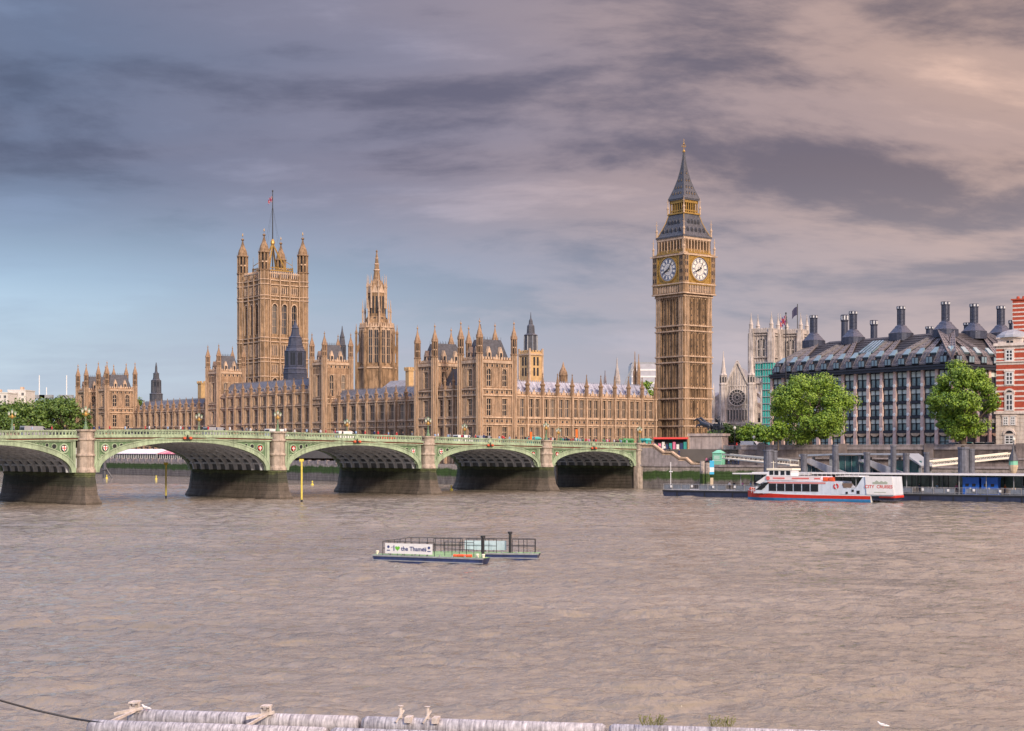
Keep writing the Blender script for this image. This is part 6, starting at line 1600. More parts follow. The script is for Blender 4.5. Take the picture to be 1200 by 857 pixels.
pa = pontoon('low dark floating pier with glass barrier left of the white sightseeing boat', 777, 298, 31, 7, 15, 31, 4.6)
pb = pontoon('long dark floating pier with flat grey canopy right of the white sightseeing boat', 985, 279, 60, 8, -18, 60, 4.75)
mb = MB(); mb.bar((1.2, 1, 1.3), (1.2, 1, 6.8), .07, 6); mb.bar((.9, 1, 4.9), (1.6, 1, 4.9), .12, 6); mb.build('signal_post', WHITE, pa)
for k in range(2):
    a = 22.3 + k * 3.3; t = empty('blue_ticket_booth', pb.matrix_basis @ Vector((a, 1.6, 1.3)), R(EA), ('left' if k == 0 else 'right') + ' one of two bright blue booths under the pier canopy', 'booth', 'blue booths on the floating pier')
    mb = MB(); mb.box(F0, 0, 2.9, 0, 2, 0, 2.9); mb.box(F0, -.1, 3, -.1, 2.1, 2.9, 3.05); mb.build('booth_body', mat('bright_blue_panel', (.02, .14, .62), .4, .1, 1), t)
    mb = MB(); mb.box(F0, .5, 1.1, -.06, 0, 1.4, 1.9); mb.box(F0, 1.7, 2.3, -.06, 0, 1.4, 1.9); mb.box(F0, 1.25, 1.55, -.05, 0, .1, 1.2, 1); mb.build('hatch', [BLACK, WHITE], t)
t = empty('deck_bench', pb.matrix_basis @ Vector((33.2, 1.2, 1.3)), R(EA), 'teal bench on the floating pier right of the blue booths', 'bench')
mb = MB(); mb.box(F0, 0, 3.6, 0, .6, .4, .5); mb.box(F0, 0, 3.6, .55, .62, .5, 1.0); mb.build('seat', mat('teal_paint', (.03, .33, .36), .5, .1, 1), t)
for k in (.2, 3.2):
    mb = MB(); mb.box(F0, k, k + .12, .05, .5, 0, .4); mb.build('leg', BLACK, t)
# mooring piles
def piles(specs):
    for px, ytop, d, r_, lab in specs:
        d += 13; x, y = XY(px, d); zt = ZZ(ytop, d); t = empty('mooring_pile', (x, y, 0), 0, lab, 'pile', 'mooring piles of the floating pier')
        mb = MB(); mb.lathe(0, 0, [(r_, -2), (r_, zt - .4), (r_ * 1.12, zt - .35), (r_ * 1.12, zt)], 12); mb.build('pile_shaft', mat('weathered_pile_steel', (.15, .16, .20), .7, .35, 1.2, streak=.4), t)
        mb = MB(); mb.box(F0, -r_ * 1.3, r_ * 1.3, -r_ * 1.3, r_ * 1.3, 3.2, 3.6); mb.build('collar', BLACK, t)
piles([(900.5, 527, 286, .95, 'left pile of the thick pair standing above the bow of the sightseeing boat'), (907, 528, 287, .7, 'right pile of the thick pair standing above the bow of the sightseeing boat'),
       (942, 532, 283, .65, 'thinner pile left of the slanting gangway roofs'), (979, 521, 279, .62, 'tall pile at the left slanting roof panel above the boat'), (1016, 530, 276, .62, 'pile between the two slanting roof panels above the boat'),
       (1047, 522, 273, .55, 'pile at the right slanting roof panel above the stern of the boat'), (1062, 531, 272, .6, 'pile right of the boat stern, just past the slanting roofs'), (1086, 530, 270, .55, 'single pile between the slanting roofs and the thick pair of piles'),
       (1129, 524, 266, 1.0, 'left pile of the thick pair before the right plane tree'), (1138, 526, 267, .7, 'right pile of the thick pair before the right plane tree')])
for px, yt, r_, lab in ((823, 541, .5, 'left mossy timber pile behind the low floating pier'), (829, 543, .5, 'right mossy timber pile behind the low floating pier')):
    d = 308; x, y = XY(px, d); t = empty('timber_pile', (x, y, 0), 0, lab, 'pile'); mb = MB(); mb.lathe(0, 0, [(r_, -2), (r_, ZZ(yt, d)), (r_ * .9, ZZ(yt, d) + .1)], 8); mb.build('pile_shaft', TIDE, t)
# blue banner on a post
x, y = XY(834, 304); t = empty('pier_sign', (x, y, 0), 0, 'upright blue and white sign board on a pale post behind the low floating pier', 'sign')
mb = MB(); mb.box(F0, -.3, .3, -.2, .2, 0, ZZ(560, 304)); mb.build('post', mat('pale_timber', (.55, .45, .32), .8, .2, 1), t)
mb = MB(); z0_, z1_ = ZZ(556, 304), ZZ(540, 304); mb.box(F0, -.45, .45, -.3, -.2, z0_, z1_, 0); mb.box(F0, -.451, .451, -.302, -.198, z0_ + .5, z0_ + 1.4, 1); mb.build('board', [mat('sign_blue', (.05, .42, .68), .4, .05, 1), WHITE], t)

# gangway house with slanting roofs
def gangway():
    x, y = XY(940, 300); t = empty('gangway_pavilion', (x, y, 0), R(EA), 'glazed gangway pavilion with flat roof and two slanting grey panels behind the boat', 'pavilion')
    Z = lambda v: ZZ(v, 292)
    mb = MB(); mb.extr([(-.3, Z(533)), (9, Z(531.3)), (21.5, Z(531.5)), (24.5, Z(545)), (24.5, Z(546.3)), (21.2, Z(533.6)), (9, Z(533)), (-.3, Z(535.5))], F0, -1, 7, 0); mb.build('roof', mat('blue_grey_roof', (.30, .34, .40), .4, .15, .5), t)
    for a0, nm in ((.6, 0), (12.3, 1)):
        mb = MB(); mb.extr([(a0, Z(539)), (a0 + 1.5, Z(537.8)), (a0 + 10.3, Z(556)), (a0 + 8.0, Z(557)), (a0 + 5.6, Z(556))], F0, -1.6, -1.0, 0); mb.build('slanting_panel', CANO, t)
        mb = MB(); mb.extr([(a0 - .2, Z(541)), (a0 + 5.2, Z(556)), (a0 - .2, Z(556))], F0, -.9, -.8, 0)
        for k in range(6): mb.bar((a0 + k * .9, -1.0, Z(542 + k * 2.5)), (a0 + k * .9, -1.0, Z(557)), .05, 4, 1)
        mb.build('glazing', [mat('dark_teal_glass', (.03, .07, .09), .1, .3, 1), GREYM], t)
    tg = [mat('teal_glass', (.06, .16, .17), .1, .4, .8), GREYM]
    mb = MB(); mb.box(F0, 18.6, 24, 1, 1.1, Z(556), Z(540), 0); mb.build('teal_glazing', tg, t)
    mb = MB(); mb.box(F0, 7.5, 13, .5, .6, Z(556), Z(534), 0)
    for k in range(5): mb.bar((7.6 + k * 1.3, .4, Z(556)), (7.6 + k * 1.3, .4, Z(534)), .06, 4, 1)
    mb.build('teal_glazing', [mat('teal_glass', (.06, .16, .17), .1, .4, .8), GREYM], t)
    mb = MB(); mb.box(F0, -.2, 24, -1, 7, Z(558.5), Z(557)); 
    for k in (0, 6, 12, 18, 24): mb.box(F0, k - .25, k + .25, 0, .4, -1, Z(533 if k < 24 else 546)); mb.box(F0, k - .25, k + .25, 6, 6.4, -1, Z(536 if k < 24 else 546))
    mb.build('floor_frame', GREYM, t)
    mb = MB(); mb.box(F0, 12.6, 13.6, -.5, .2, Z(556.5), Z(554)); mb.build('yellow_box', mat('yellow_paint', (.75, .55, .03), .5, .1, 1), t)
gangway()
def ramp_walk(label, px0, y0, d0, px1, y1, d1, n=14):
    p = Vector((*XY(px0, d0), ZZ(y0, d0))); q = Vector((*XY(px1, d1), ZZ(y1, d1))); t = empty('access_ramp', (p.x, p.y, 0), 0, label, 'gangway')
    o = Vector((p.x, p.y, 0)); p, q = p - o, q - o; sd = (q - p).cross(Vector((0, 0, 1))).normalized() * .9
    mb = MB(); mb.beam(p - Vector((0, 0, .9)), q - Vector((0, 0, .9)), 1.9, .25, 0)
    for s_ in (-1, 1):
        mb.beam(p + sd * s_, q + sd * s_, .16, .3, 0)
        for k in range(n + 1):
            c = p.lerp(q, k / n) + sd * s_; mb.bar(c, c - Vector((0, 0, .9)), .04, 4, 0)
            if k < n: mb.bar(p.lerp(q, k / n) + sd * s_ - Vector((0, 0, .9)), p.lerp(q, (k + 1) / n) + sd * s_, .03, 4, 0)
    mb.build('walkway', mat('cream_white_steel', (.74, .72, .62), .5, .08, 1), t)
ramp_walk('white railed ramp sloping down right from the embankment, behind the low floating pier', 851, 532.5, 338, 931, 540, 296)
ramp_walk('white railed ramp rising right to the embankment before the right plane tree', 1088, 541, 290, 1185, 531, 303)

# ------------------------------------------------------------------ posts and buoys by the bridge
YEL = mat('yellow_post_paint', (.70, .60, .10), .6, .2, 2)
for px, yt, yb, lab in ((194.5, 542, 584, 'tall thin yellow marker post in the river under the leftmost full arch'), (353.5, 538, 589, 'tall thin yellow marker post just right of the second pier')):
    d = CAMZ * F / (yb - YH); x, y = XY(px, d); t = empty('marker_post', (x, y, 0), 0, lab, 'post')
    mb = MB(); mb.lathe(0, 0, [(.16, -3), (.16, ZZ(yt, d))], 8); mb.build('shaft', YEL, t); mb = MB(); mb.box(F0, -.38, .38, -.1, .1, ZZ(yt + 3, d), ZZ(yt, d)); mb.build('cross_board', YEL, t); mb = MB(); mb.lathe(0, 0, [(.19, -.1), (.19, .5)], 8); mb.build('foot_collar', BLACK, t)
for px, yb, lab in ((125, 561, 'small yellow buoy in front of the terrace wall, left of the first yellow post'), (183, 562, 'small pale yellow buoy left of the first yellow post'), (366, 569, 'small yellow buoy right of the second yellow post'), (529, 575, 'small yellow buoy seen through the third full arch')):
    d = CAMZ * F / (yb - YH); x, y = XY(px, d); t = empty('buoy', (x, y, 0), 0, lab, 'buoy'); mb = MB(); mb.lathe(0, 0, [(.15, -.2), (.38, 0), (.38, .35), (.15, .5), (.1, .85), (.2, .9), (.2, 1.15), (.05, 1.2)], 10); mb.build('float', YEL, t)
d = 486; x, y = XY(122.5, d); t = empty('timber_dolphin', (x, y, 0), 0, 'dark timber mooring post before the terrace wall beside the leftmost pier', 'post')
mb = MB(); mb.lathe(0, 0, [(.7, -2), (.6, ZZ(538, d))], 8); mb.bar((0, 0, .5), (3.5, 0, -1), .35, 6); mb.bar((0, 0, 4), (2.5, 0, 0), .3, 6); mb.box(F0, -.9, .9, -.9, .9, 2.6, 3.0); mb.build('timbers', LEAD, t)

# ------------------------------------------------------------------ marquees on the palace terrace
def marquee(label, t0, t1, col, s=-16):
    ori = PF.p(s, t0, 0); t = empty('terrace_marquee', (ori[0], ori[1], 5.1), R(A_PAL), label, 'marquee'); L = t1 - t0; fr = Fr(0, 0, 90)
    mb = MB(); mb.extr([(0, 2.5), (0, 2.7), (6, 4.4), (6, 4.2)], Fr(0, L, 0), -L, 0, 0); mb.extr([(6, 4.2), (6, 4.4), (12, 2.7), (12, 2.5)], Fr(0, L, 0), -L, 0, 0)
    for k in range(int(L / 8) + 1): mb.beam((0, min(L, k * 8), 2.72), (6, min(L, k * 8), 4.45), .25, .1, 1)
    mb.build('canopy', [col, WHITE], t)
    mb = MB(); mb.box(F0, .3, .4, 0, L, 0, 2.5, 0)
    for k in range(int(L / 1.6) + 1): mb.box(F0, .15, .3, k * 1.6 - .08, k * 1.6 + .08, 0, 2.5, 1)
    mb.box(F0, .12, .3, 0, L, 0, .5, 1); mb.build('glazed_side', [DARK, WHITE], t)
WP = mat('white_canvas', (.78, .72, .78), .7, .1, .6); PK = mat('pink_canvas', (.72, .20, .28), .7, .15, .6)
marquee('long white canvas marquee on the palace terrace, seen under the leftmost full arch', 178, 216, WP)
marquee('pink canvas marquee on the palace terrace, right of the white one', 158, 177, PK)
marquee('short pink canvas marquee at the left end of the white one', 217, 224, PK)

# ------------------------------------------------------------------ statue group
def skin_mesh(verts, edges, radii, m, sub=2, root=0):
    me = bpy.data.meshes.new('sk'); me.from_pydata(verts, edges, []); o = bpy.data.objects.new('sk', me); scene.collection.objects.link(o)
    o.modifiers.new('s', 'SKIN')
    for i, r_ in enumerate(radii):
        sv = me.skin_vertices[0].data[i]; sv.radius = (r_, r_) if not isinstance(r_, tuple) else r_; sv.use_root = (i == root)
    su = o.modifiers.new('u', 'SUBSURF'); su.levels = sub; su.render_levels = sub
    dg = bpy.context.evaluated_depsgraph_get(); out = bpy.data.meshes.new_from_object(o.evaluated_get(dg)); bpy.data.objects.remove(o); bpy.data.meshes.remove(me)
    out.materials.clear(); out.polygons.foreach_set('use_smooth', [True] * len(out.polygons))
    for q in (m if isinstance(m, list) else [m]): out.materials.append(q)
    return out
BRON = mat('dark_bronze_statue', (.045, .055, .075), .35, .3, 3, metal=.5)
def statue():
    z0_ = 13.15; p = EF.p(15.2, 8.2, 0)
    t = empty('stone_pedestal', (p[0], p[1], 5.6), R(EA), 'large pale granite pedestal at the head of the river steps', 'pedestal')
    mb = MB(); mb.box(F0, -4.6, 4.6, -2.0, 2.0, 0, .8); mb.box(F0, -4.2, 4.2, -1.8, 1.8, .8, 6.9); mb.box(F0, -4.45, 4.45, -1.95, 1.95, 3.5, 3.8); mb.box(F0, -4.6, 4.6, -2.1, 2.1, 6.9, 7.5); mb.build('block', mat('pale_granite', (.50, .42, .39), .85, .2, .8, bump=.3, streak=.3), t)
    s = empty('chariot_statue', (p[0], p[1], z0_ - .05), R(EA), 'dark bronze statue of a chariot and two rearing horses on the granite pedestal', 'statue')
    s.scale = (1.15, 1.15, 1.15)
    for y in (-.75, .75):
        r_ = .2 if y > 0 else 0
        V = [(0.3, y, 1.75), (-.5, y, 1.9), (-1.2, y, 2.15), (-1.75, y, 2.75 + r_), (-2.15, y, 3.1 + r_), (-2.75, y, 2.8 + r_), (-3.0, y, 2.6 + r_),
             (-1.3, y - .25, 1.75), (-2.1, y - .28, 1.65 + r_), (-2.5, y - .28, 1.15 + r_), (-1.3, y + .25, 1.75), (-2.2, y + .28, 1.9), (-2.75, y + .28, 1.5),
             (.55, y - .28, 1.35), (.2, y - .3, .95), (.75, y - .3, .5), (.5, y - .3, .02), (.55, y + .28, 1.35), (.0, y + .3, .95), (.5, y + .3, .5), (.2, y + .3, .02), (.85, y, 1.9), (1.2, y, 1.4)]
        E = [(0, 1), (1, 2), (2, 3), (3, 4), (4, 5), (5, 6), (2, 7), (7, 8), (8, 9), (2, 10), (10, 11), (11, 12), (0, 13), (13, 14), (14, 15), (15, 16), (0, 17), (17, 18), (18, 19), (19, 20), (0, 21), (21, 22)]
        Rr = [.46, .44, .42, .28, .22, .18, .12, .2, .12, .08, .2, .12, .08, .28, .15, .10, .09, .28, .15, .10, .09, .1, .12]
        place('horse', skin_mesh(V, E, Rr, BRON), s)
    mb = MB(); mb.extr([(1.4, .9), (3.2, .9), (3.2, 1.2), (2.6, 2.0), (1.6, 2.1), (1.3, 1.7)], F0, -.9, -.8); mb.extr([(1.4, .9), (3.2, .9), (3.2, 1.2), (2.6, 2.0), (1.6, 2.1), (1.3, 1.7)], F0, .8, .9); mb.box(F0, 1.4, 3.3, -.8, .8, .85, 1.0); mb.beam((1.5, 0, .9), (-1.4, 0, 1.5), .15, .15); mb.box(F0, 1.3, 1.45, -.8, .8, .9, 2.0); ch = mb.build('chariot', BRON, s)
    for y in (-1.05, 1.05):
        mb = MB()
        for q in range(16):
            a, b = q * math.pi / 8, (q + 1) * math.pi / 8; mb.extr([(.72 * math.cos(a), .72 * math.sin(a)), (.85 * math.cos(a), .85 * math.sin(a)), (.85 * math.cos(b), .85 * math.sin(b)), (.72 * math.cos(b), .72 * math.sin(b))], F0, -.06, .06)
        for q in range(4): a = q * math.pi / 4; mb.bar((-.75 * math.cos(a), 0, -.75 * math.sin(a)), (.75 * math.cos(a), 0, .75 * math.sin(a)), .04, 4)
        mb.build('wheel', BRON, ch, (2.3, y, .86))
    V = [(2.3, 0, 1.9), (2.25, 0, 2.4), (2.25, 0, 2.85), (2.25, 0, 3.1), (2.2, 0, 3.4), (2.15, -.35, 2.85), (1.85, -.55, 3.2), (1.6, -.6, 3.6), (2.2, .35, 2.85), (2.1, .55, 3.25), (2.3, .6, 3.65), (2.35, 0, 1.0)]
    place('driver_figure', skin_mesh(V, [(0, 1), (1, 2), (2, 3), (3, 4), (2, 5), (5, 6), (6, 7), (2, 8), (8, 9), (9, 10), (0, 11)], [.3, .24, .26, .1, .17, .12, .08, .06, .12, .08, .06, .42], BRON), s)
    mb = MB(); mb.bar((2.3, .62, 2.4), (2.3, .62, 4.5), .04, 5); mb.bar((2.3, .62, 4.5), (2.3, .62, 4.9), .09, 4, 0, .01); mb.build('spear', BRON, s)
    for y in (-.45, .45):
        V = [(2.9, y, 1.5), (2.85, y, 1.9), (2.8, y, 2.25), (2.8, y, 2.45), (2.75, y, 2.65), (2.6, y - .1, 2.0), (2.95, y, 1.05)]
        place('crouching_figure', skin_mesh(V, [(0, 1), (1, 2), (2, 3), (3, 4), (2, 5), (0, 6)], [.22, .2, .2, .08, .14, .08, .28], BRON), s)
statue()
p = EF.p(20.2, 3.2, 0); t = empty('kiosk', (p[0], p[1], 5.8), R(EA), 'mint green kiosk on the lower landing before the granite pedestal', 'kiosk')
MINT = mat('mint_green_paint', (.22, .58, .42), .5, .12, 1.5); mb = MB(); mb.box(F0, -1.1, 1.1, -1.1, 1.1, 0, 2.7); mb.taper(F0, 0, 0, 1.25, 1.25, 2.7, .3, .3, 3.4); mb.build('booth', MINT, t)
mb = MB(); mb.box(F0, -.7, .7, -1.14, -1.1, 1.2, 2.1, 0); mb.box(F0, -1.15, 1.15, -1.16, -1.1, .9, 1.0, 1); mb.build('hatch', [mat('pale_mint_panel', (.45, .68, .58), .5, .1, 1), WHITE], t)

# ------------------------------------------------------------------ middle raft
def raft():
    ax, ay = XY(436, 124.5); t = empty('floating_debris_collector', (ax, ay, 0), R(-32), 'low navy raft with railings and a white banner in mid river', 'raft')
    DK = mat('green_deck', (.22, .38, .18), .8, .3, 1.5); NB = mat('raft_navy_hull', (.035, .055, .16), .4, .3, 1.2, streak=.35)
    ang = R(-32); c, s = math.cos(ang), math.sin(ang)
    def loc(px, d): x, y = XY(px, d); x -= ax; y -= ay; return (c * x + s * y, -s * x + c * y)
    A, B, B2 = (0, 0), loc(566, 120.2), loc(631, 126.0)
    def hull(P, Q, w, z1, nm):
        P, Q = Vector((*P, 0)), Vector((*Q, 0)); d = (Q - P).normalized(); n = Vector((-d.y, d.x, 0)) * w
        pts = [P, P + d * .5 - n * .0, Q - d * .5, Q, Q + n, Q - d * .5 + n, P + d * .5 + n, P + n]
        mb = MB(); mb.hexa([(P + d * .35).to_tuple()[:2] + (-.3,), (Q - d * .35).to_tuple()[:2] + (-.3,), (Q - d * .35 + n).to_tuple()[:2] + (-.3,), (P + d * .35 + n).to_tuple()[:2] + (-.3,), tuple(P)[:2] + (z1,), tuple(Q)[:2] + (z1,), tuple(Q + n)[:2] + (z1,), tuple(P + n)[:2] + (z1,)], 0)
        mb.slab([tuple(P + n * .04)[:2], tuple(Q + n * .04)[:2], tuple(Q + n * .96)[:2], tuple(P + n * .96)[:2]], z1 + .001, z1 + .04, 1)
        mb.beam(P + Vector((0, 0, z1 - .03)), Q + Vector((0, 0, z1 - .03)), .12, .12, 2); mb.beam(P + Vector((0, 0, .12)) - n * .01, Q + Vector((0, 0, .12)) - n * .01, .06, .08, 2)
        for k in range(9): v = P.lerp(Q, (k + .5) / 9); mb.lathe(v.x + n.x * .1, v.y + n.y * .1, [(.07, z1 + .04), (.07, z1 + .16)], 6, 0, 2)
        return mb.build(nm, [NB, DK, GREYM], t), P, Q, d, n
    h1, P, Q, d, n = hull(A, B, 1.35, .52, 'hull')
    R1 = Vector(P) + n * 3.2 + d * 1.0; h2, P2, Q2, d2, n2 = hull(tuple(R1)[:2], B2, 1.35, .50, 'hull')
    mb = MB(); e0, e1 = P.lerp(Q, .04) + n, P.lerp(Q, .93) + n; f0, f1 = P2.lerp(Q2, .04), P2.lerp(Q2, .6)
    mb.slab([tuple(e0)[:2], tuple(e1)[:2], tuple(f1)[:2], tuple(f0)[:2]], .46, .53); mb.build('cross_deck', DK, t)
    def rail(P, Q, z, n_, h=1.15, nm='railing', mids=(.5,)):
        P, Q = Vector(P), Vector(Q); mb = MB()
        for k in range(n_ + 1): v = P.lerp(Q, k / n_); mb.bar((v.x, v.y, z), (v.x, v.y, z + h), .028, 5)
        for f_ in (1.0,) + mids: mb.bar((P.x, P.y, z + h * f_), (Q.x, Q.y, z + h * f_), .025, 5)
        mb.build(nm, BLACK, t)
    o = n * .93
    rail(P.lerp(Q, .1), P.lerp(Q, .57), .54, 7); rail(P2.lerp(Q2, .0) + n2 * .9, P2.lerp(Q2, .96) + n2 * .9, .54, 15); rail(P.lerp(Q, .1), P2.lerp(Q2, .0) + n2 * .9, .54, 5)
    rail(P.lerp(Q, .60) + o, P.lerp(Q, .86) + o, .54, 4); rail(P2.lerp(Q2, .45) + n2 * .1, P2.lerp(Q2, .68) + n2 * .1, .54, 4); rail(P2.lerp(Q2, .80) + n2 * .15, P2.lerp(Q2, .97) + n2 * .15, .54, 2)
    rail(P2.lerp(Q2, .2) + n2 * .1, P2.lerp(Q2, .42) + n2 * .1, .54, 4)
    for v in (P.lerp(Q, .965) + n * .55, P2.lerp(Q2, .78) + n2 * .3):
        mb = MB(); mb.lathe(v.x, v.y, [(.12, .4), (.12, 2.15), (.2, 2.17), (.2, 2.32), (.12, 2.34)], 10); mb.build('spud_post', BLACK, t)
    for v in (P.lerp(Q, .93) + n * .35, P.lerp(Q, .985) + n * .3, P.lerp(Q, .02) + n * .4): 
        mb = MB(); mb.lathe(v.x, v.y, [(.09, .5), (.12, .75), (.16, .8), (.08, .86)], 8); mb.build('bollard', mat('cream_paint', (.8, .76, .62), .5), t)
    mb = MB(); q0, q1 = P.lerp(Q, .72) + n * .35, P.lerp(Q, .85) + n * .35
    for k in range(4): a = q0.lerp(q1, k / 3.2); b = q0.lerp(q1, (k + .9) / 3.2); mb.bar((a.x, a.y, .66), (b.x, b.y, .64 + .03 * (k % 2)), .13, 7)
    mb.build('orange_boom', ORANGE, t)
    f0_, f1_ = P2.lerp(Q2, .5), P2.lerp(Q2, .72)
    mb = MB(); w0 = P2.lerp(Q2, .42) + n2 * .8; w1 = P2.lerp(Q2, .74) + n2 * .8; mb.beam((w0.x, w0.y, 1.1), (w1.x, w1.y, 1.1), .02, .8); mb.build('mesh_screen', mat('pale_blue_screen', (.45, .58, .66), .5, .15, 1), t)
    # banner on the front rail
    b0, b1 = P.lerp(Q, .125), P.lerp(Q, .555); dd = (b1 - b0).normalized(); mb = MB(); nn = Vector((-dd.y, dd.x, 0)); rz = math.atan2(dd.y, dd.x)
    L = (b1 - b0).length; mb.box(F0, 0, L, -.06, -.04, .70, 1.55); ob = mb.build('banner', WHITE, t, (b0.x, b0.y, 0), rz)
    mb = MB(); tx = mat('banner_navy', (.02, .04, .18), .5, .05, 1); gr = mat('banner_green', (.15, .50, .05), .5, .05, 1)
    lettering('I', .62, tx, ob, (L * .19, -.065, 1.12), 0); lettering('the Thames', .50, tx, ob, (L * .61, -.065, 1.11), 0)
    hp = []
    for q in range(24):
        a = 2 * math.pi * q / 24; hp.append((L * .265 + .014 * 16 * math.sin(a) ** 3, 1.14 + .014 * (13 * math.cos(a) - 5 * math.cos(2 * a) - 2 * math.cos(3 * a) - math.cos(4 * a))))
    mb.extr(hp, F0, -.075, -.06, 0); mb.build('heart', gr, ob)
    mb = MB()
    for cx_ in (L * .07, L * .93):
        mb.extr([(cx_ + .12 * math.cos(q * math.pi / 4), 1.25 + .12 * math.sin(q * math.pi / 4)) for q in range(8)], F0, -.07, -.06, 0); mb.box(F0, cx_ - .15, cx_ + .15, -.07, -.06, .92, 1.0, 0)
        for sg in (-1, 1): mb.beam((cx_ + .25 + (0 if cx_ < L / 2 else -.8), -.065, 1.2), (cx_ + .55 + (0 if cx_ < L / 2 else -.8), -.065, 1.27), .02, .03, 0)
    mb.build('emblem', tx, ob)
raft()

# ------------------------------------------------------------------ foreground floating fenders
def streaky():
    m = bpy.data.materials.new('bird_limed_steel'); m.use_nodes = True; nt = m.node_tree; b = nt.nodes['Principled BSDF']; tc = nt.nodes.new('ShaderNodeTexCoord')
    v = mapping(nt, tc.outputs['Object'], (8.5, .8, .9)); f = noise(nt, v, 1.6, 6, .7, .3); g = noise(nt, tc.outputs['Object'], 5, 4, .7)
    c = ramp(nt, f, [(.34, (.13, .12, .15)), (.48, (.36, .355, .39)), (.62, (.56, .55, .59))]); c = mixc(nt, 1.0, c, ramp(nt, g, [(.3, .6), (.65, 1.1)]), 'MULTIPLY')
    lk(nt, c, b.inputs['Base Color']); b.inputs['Roughness'].default_value = .7
    bn = nt.nodes.new('ShaderNodeBump'); bn.inputs['Strength'].default_value = .5; bn.inputs['Distance'].default_value = .03; lk(nt, f, bn.inputs['Height']); lk(nt, bn.outputs[0], b.inputs['Normal']); return m
def fenders():
    M_ = streaky(); RUST = mat('rust_stained_timber', (.60, .54, .50), .9, .3, 4, bump=.4)
    p = Vector((*XY(152, 50.3), 0)); q = Vector((*XY(905, 46.7), 0)); d = (q - p).normalized(); ang = math.degrees(math.atan2(d.y, d.x)); L = (q - p).length + 3
    t = empty('floating_boom', (p.x, p.y, -.04), R(ang), 'pair of grey-white streaked steel tubes floating along the bottom edge', 'boom')
    for (y, x0, r_) in ((0, 0, .29), (-2.1, -.45, .29)):
        for k in range(3):
            a = x0 + k * L / 3; mb = MB(); n = 20; i0 = len(mb.v)
            # tube along x
            ln = L / 3 - .12
            prof = [(r_ * .75, 0), (r_, .12), (r_, ln - .12), (r_ * .75, ln)]
            rings = []
            for rr, xx in prof:
                rings.append(len(mb.v))
                for u in range(n): mb.v.append((a + xx, y + rr * math.cos(2 * math.pi * u / n), .32 + rr * math.sin(2 * math.pi * u / n)))
            for j in range(3):
                for u in range(n): u2 = (u + 1) % n; mb.f.append((rings[j] + u, rings[j] + u2, rings[j + 1] + u2, rings[j + 1] + u)); mb.m.append(0)
            mb.f.append(tuple(rings[0] + u for u in range(n))); mb.f.append(tuple(rings[-1] + u for u in range(n))); mb.m += [0, 0]
            o = mb.build('tube', M_, t)
            me = o.data; me.polygons.foreach_set('use_smooth', [len(f.vertices) == 4 for f in me.polygons])
    for k, x in enumerate((.25, 4.85, 9.7, 10.6)):
        mb = MB()
        if k < 2:
            mb.box(F0, x - .15, x + .15, -.34, .06, .84, .89); mb.box(F0, x - .17, x - .12, -.2, -.1, .5, .84); mb.box(F0, x + .12, x + .17, -.2, -.1, .5, .84); mb.box(F0, x - .1, x + .1, -.35, -.05, .62, .72)
            mb.beam((x - .5, -.7, .55), (x + .3, -.2, .68), .07, .1); mb.beam((x - .1, -2.0, .5), (x + .1, 0, .62), .08, .08); mb.bar((x + .05, -.15, .55), (x + .05, -.15, .9), .05, 6)
        else:
            mb.box(F0, x - .10, x + .10, -.4, .05, .5, .68); mb.lathe(x - .3, -.1, [(.06, .6), (.06, .95), (.1, 1.0)], 8); mb.beam((x - .4, -.35, .5), (x - .2, -.05, .85), .05, .05)
        mb.build('mooring_bracket', RUST, t)
    # rope
    pts = [Vector((*XY(-60, 46.2), ZZ(811, 46.2))), Vector((*XY(0, 47.6), ZZ(821, 47.6))), Vector((*XY(40, 48.2), ZZ(832, 48.2))), Vector((*XY(85, 48.3), ZZ(842, 48.3))), Vector((*XY(132, 48.0), ZZ(849.5, 48.0)))]
    rt = empty('mooring_rope', (0, 0, 0), 0, 'dark mooring rope sagging from the left edge to the streaked tubes', 'rope'); mb = MB()
    for a, b in zip(pts, pts[1:]): mb.bar(a, b, .035, 6)
    mb.build('rope_strand', BLACK, rt)
    # weeds and gulls
    for px, d_, nm in ((765, 47.0, 'tuft of weeds growing on the streaked tubes, right of the brackets'), (846, 46.8, 'smaller tuft of weeds on the far right of the streaked tubes')):
        x, y = XY(px, d_); w = empty('weed_tuft', (x, y, .62), 0, nm, 'weeds'); mb = MB(); r_ = random.Random(px)
        for k in range(45):
            a = Vector((r_.uniform(-.35, .35), r_.uniform(-.1, .1), 0)); b = a + Vector((r_.uniform(-.15, .15), r_.uniform(-.1, .1), r_.uniform(.08, .3))); mb.bar(a, b, .008, 3); mb.face([b, b + Vector((.05, 0, .02)), b + Vector((.02, .02, .06))])
        mb.build('stems', mat('dry_weed_green', (.16, .17, .05), .8, .3, 5), w)
    def gull(px, py, d_, lab, dark=False):
        x, y = XY(px, d_); z = ZZ(py, d_); 
        V = [(0, 0, .18), (.14, 0, .2), (.24, 0, .27), (.3, 0, .36), (.38, 0, .35), (-.2, 0, .15), (-.4, 0, .13)]
        me = skin_mesh([(a, b, c_) for a, b, c_ in V], [(0, 1), (1, 2), (2, 3), (3, 4), (0, 5), (5, 6)], [.1, .095, .06, .05, .018, .07, .02], [WHITE if not dark else BLACK])
        g = empty('gull', (x, y, z), R(160), lab, 'bird'); place('bird_body', me, g); g.scale = (.5, .5, .5)
        mb = MB(); mb.lathe(0, 0, [(.07, .2), (.09, .23), (.02, .26)], 8, 0, 0, 2.6, 1.1); mb.build('folded_wing', GREYM if not dark else BLACK, g)
        for s_ in (-.03, .03): 
            mb = MB(); mb.bar((0, s_, 0), (0, s_, .1), .008, 4); mb.build('leg', ORANGE, g)
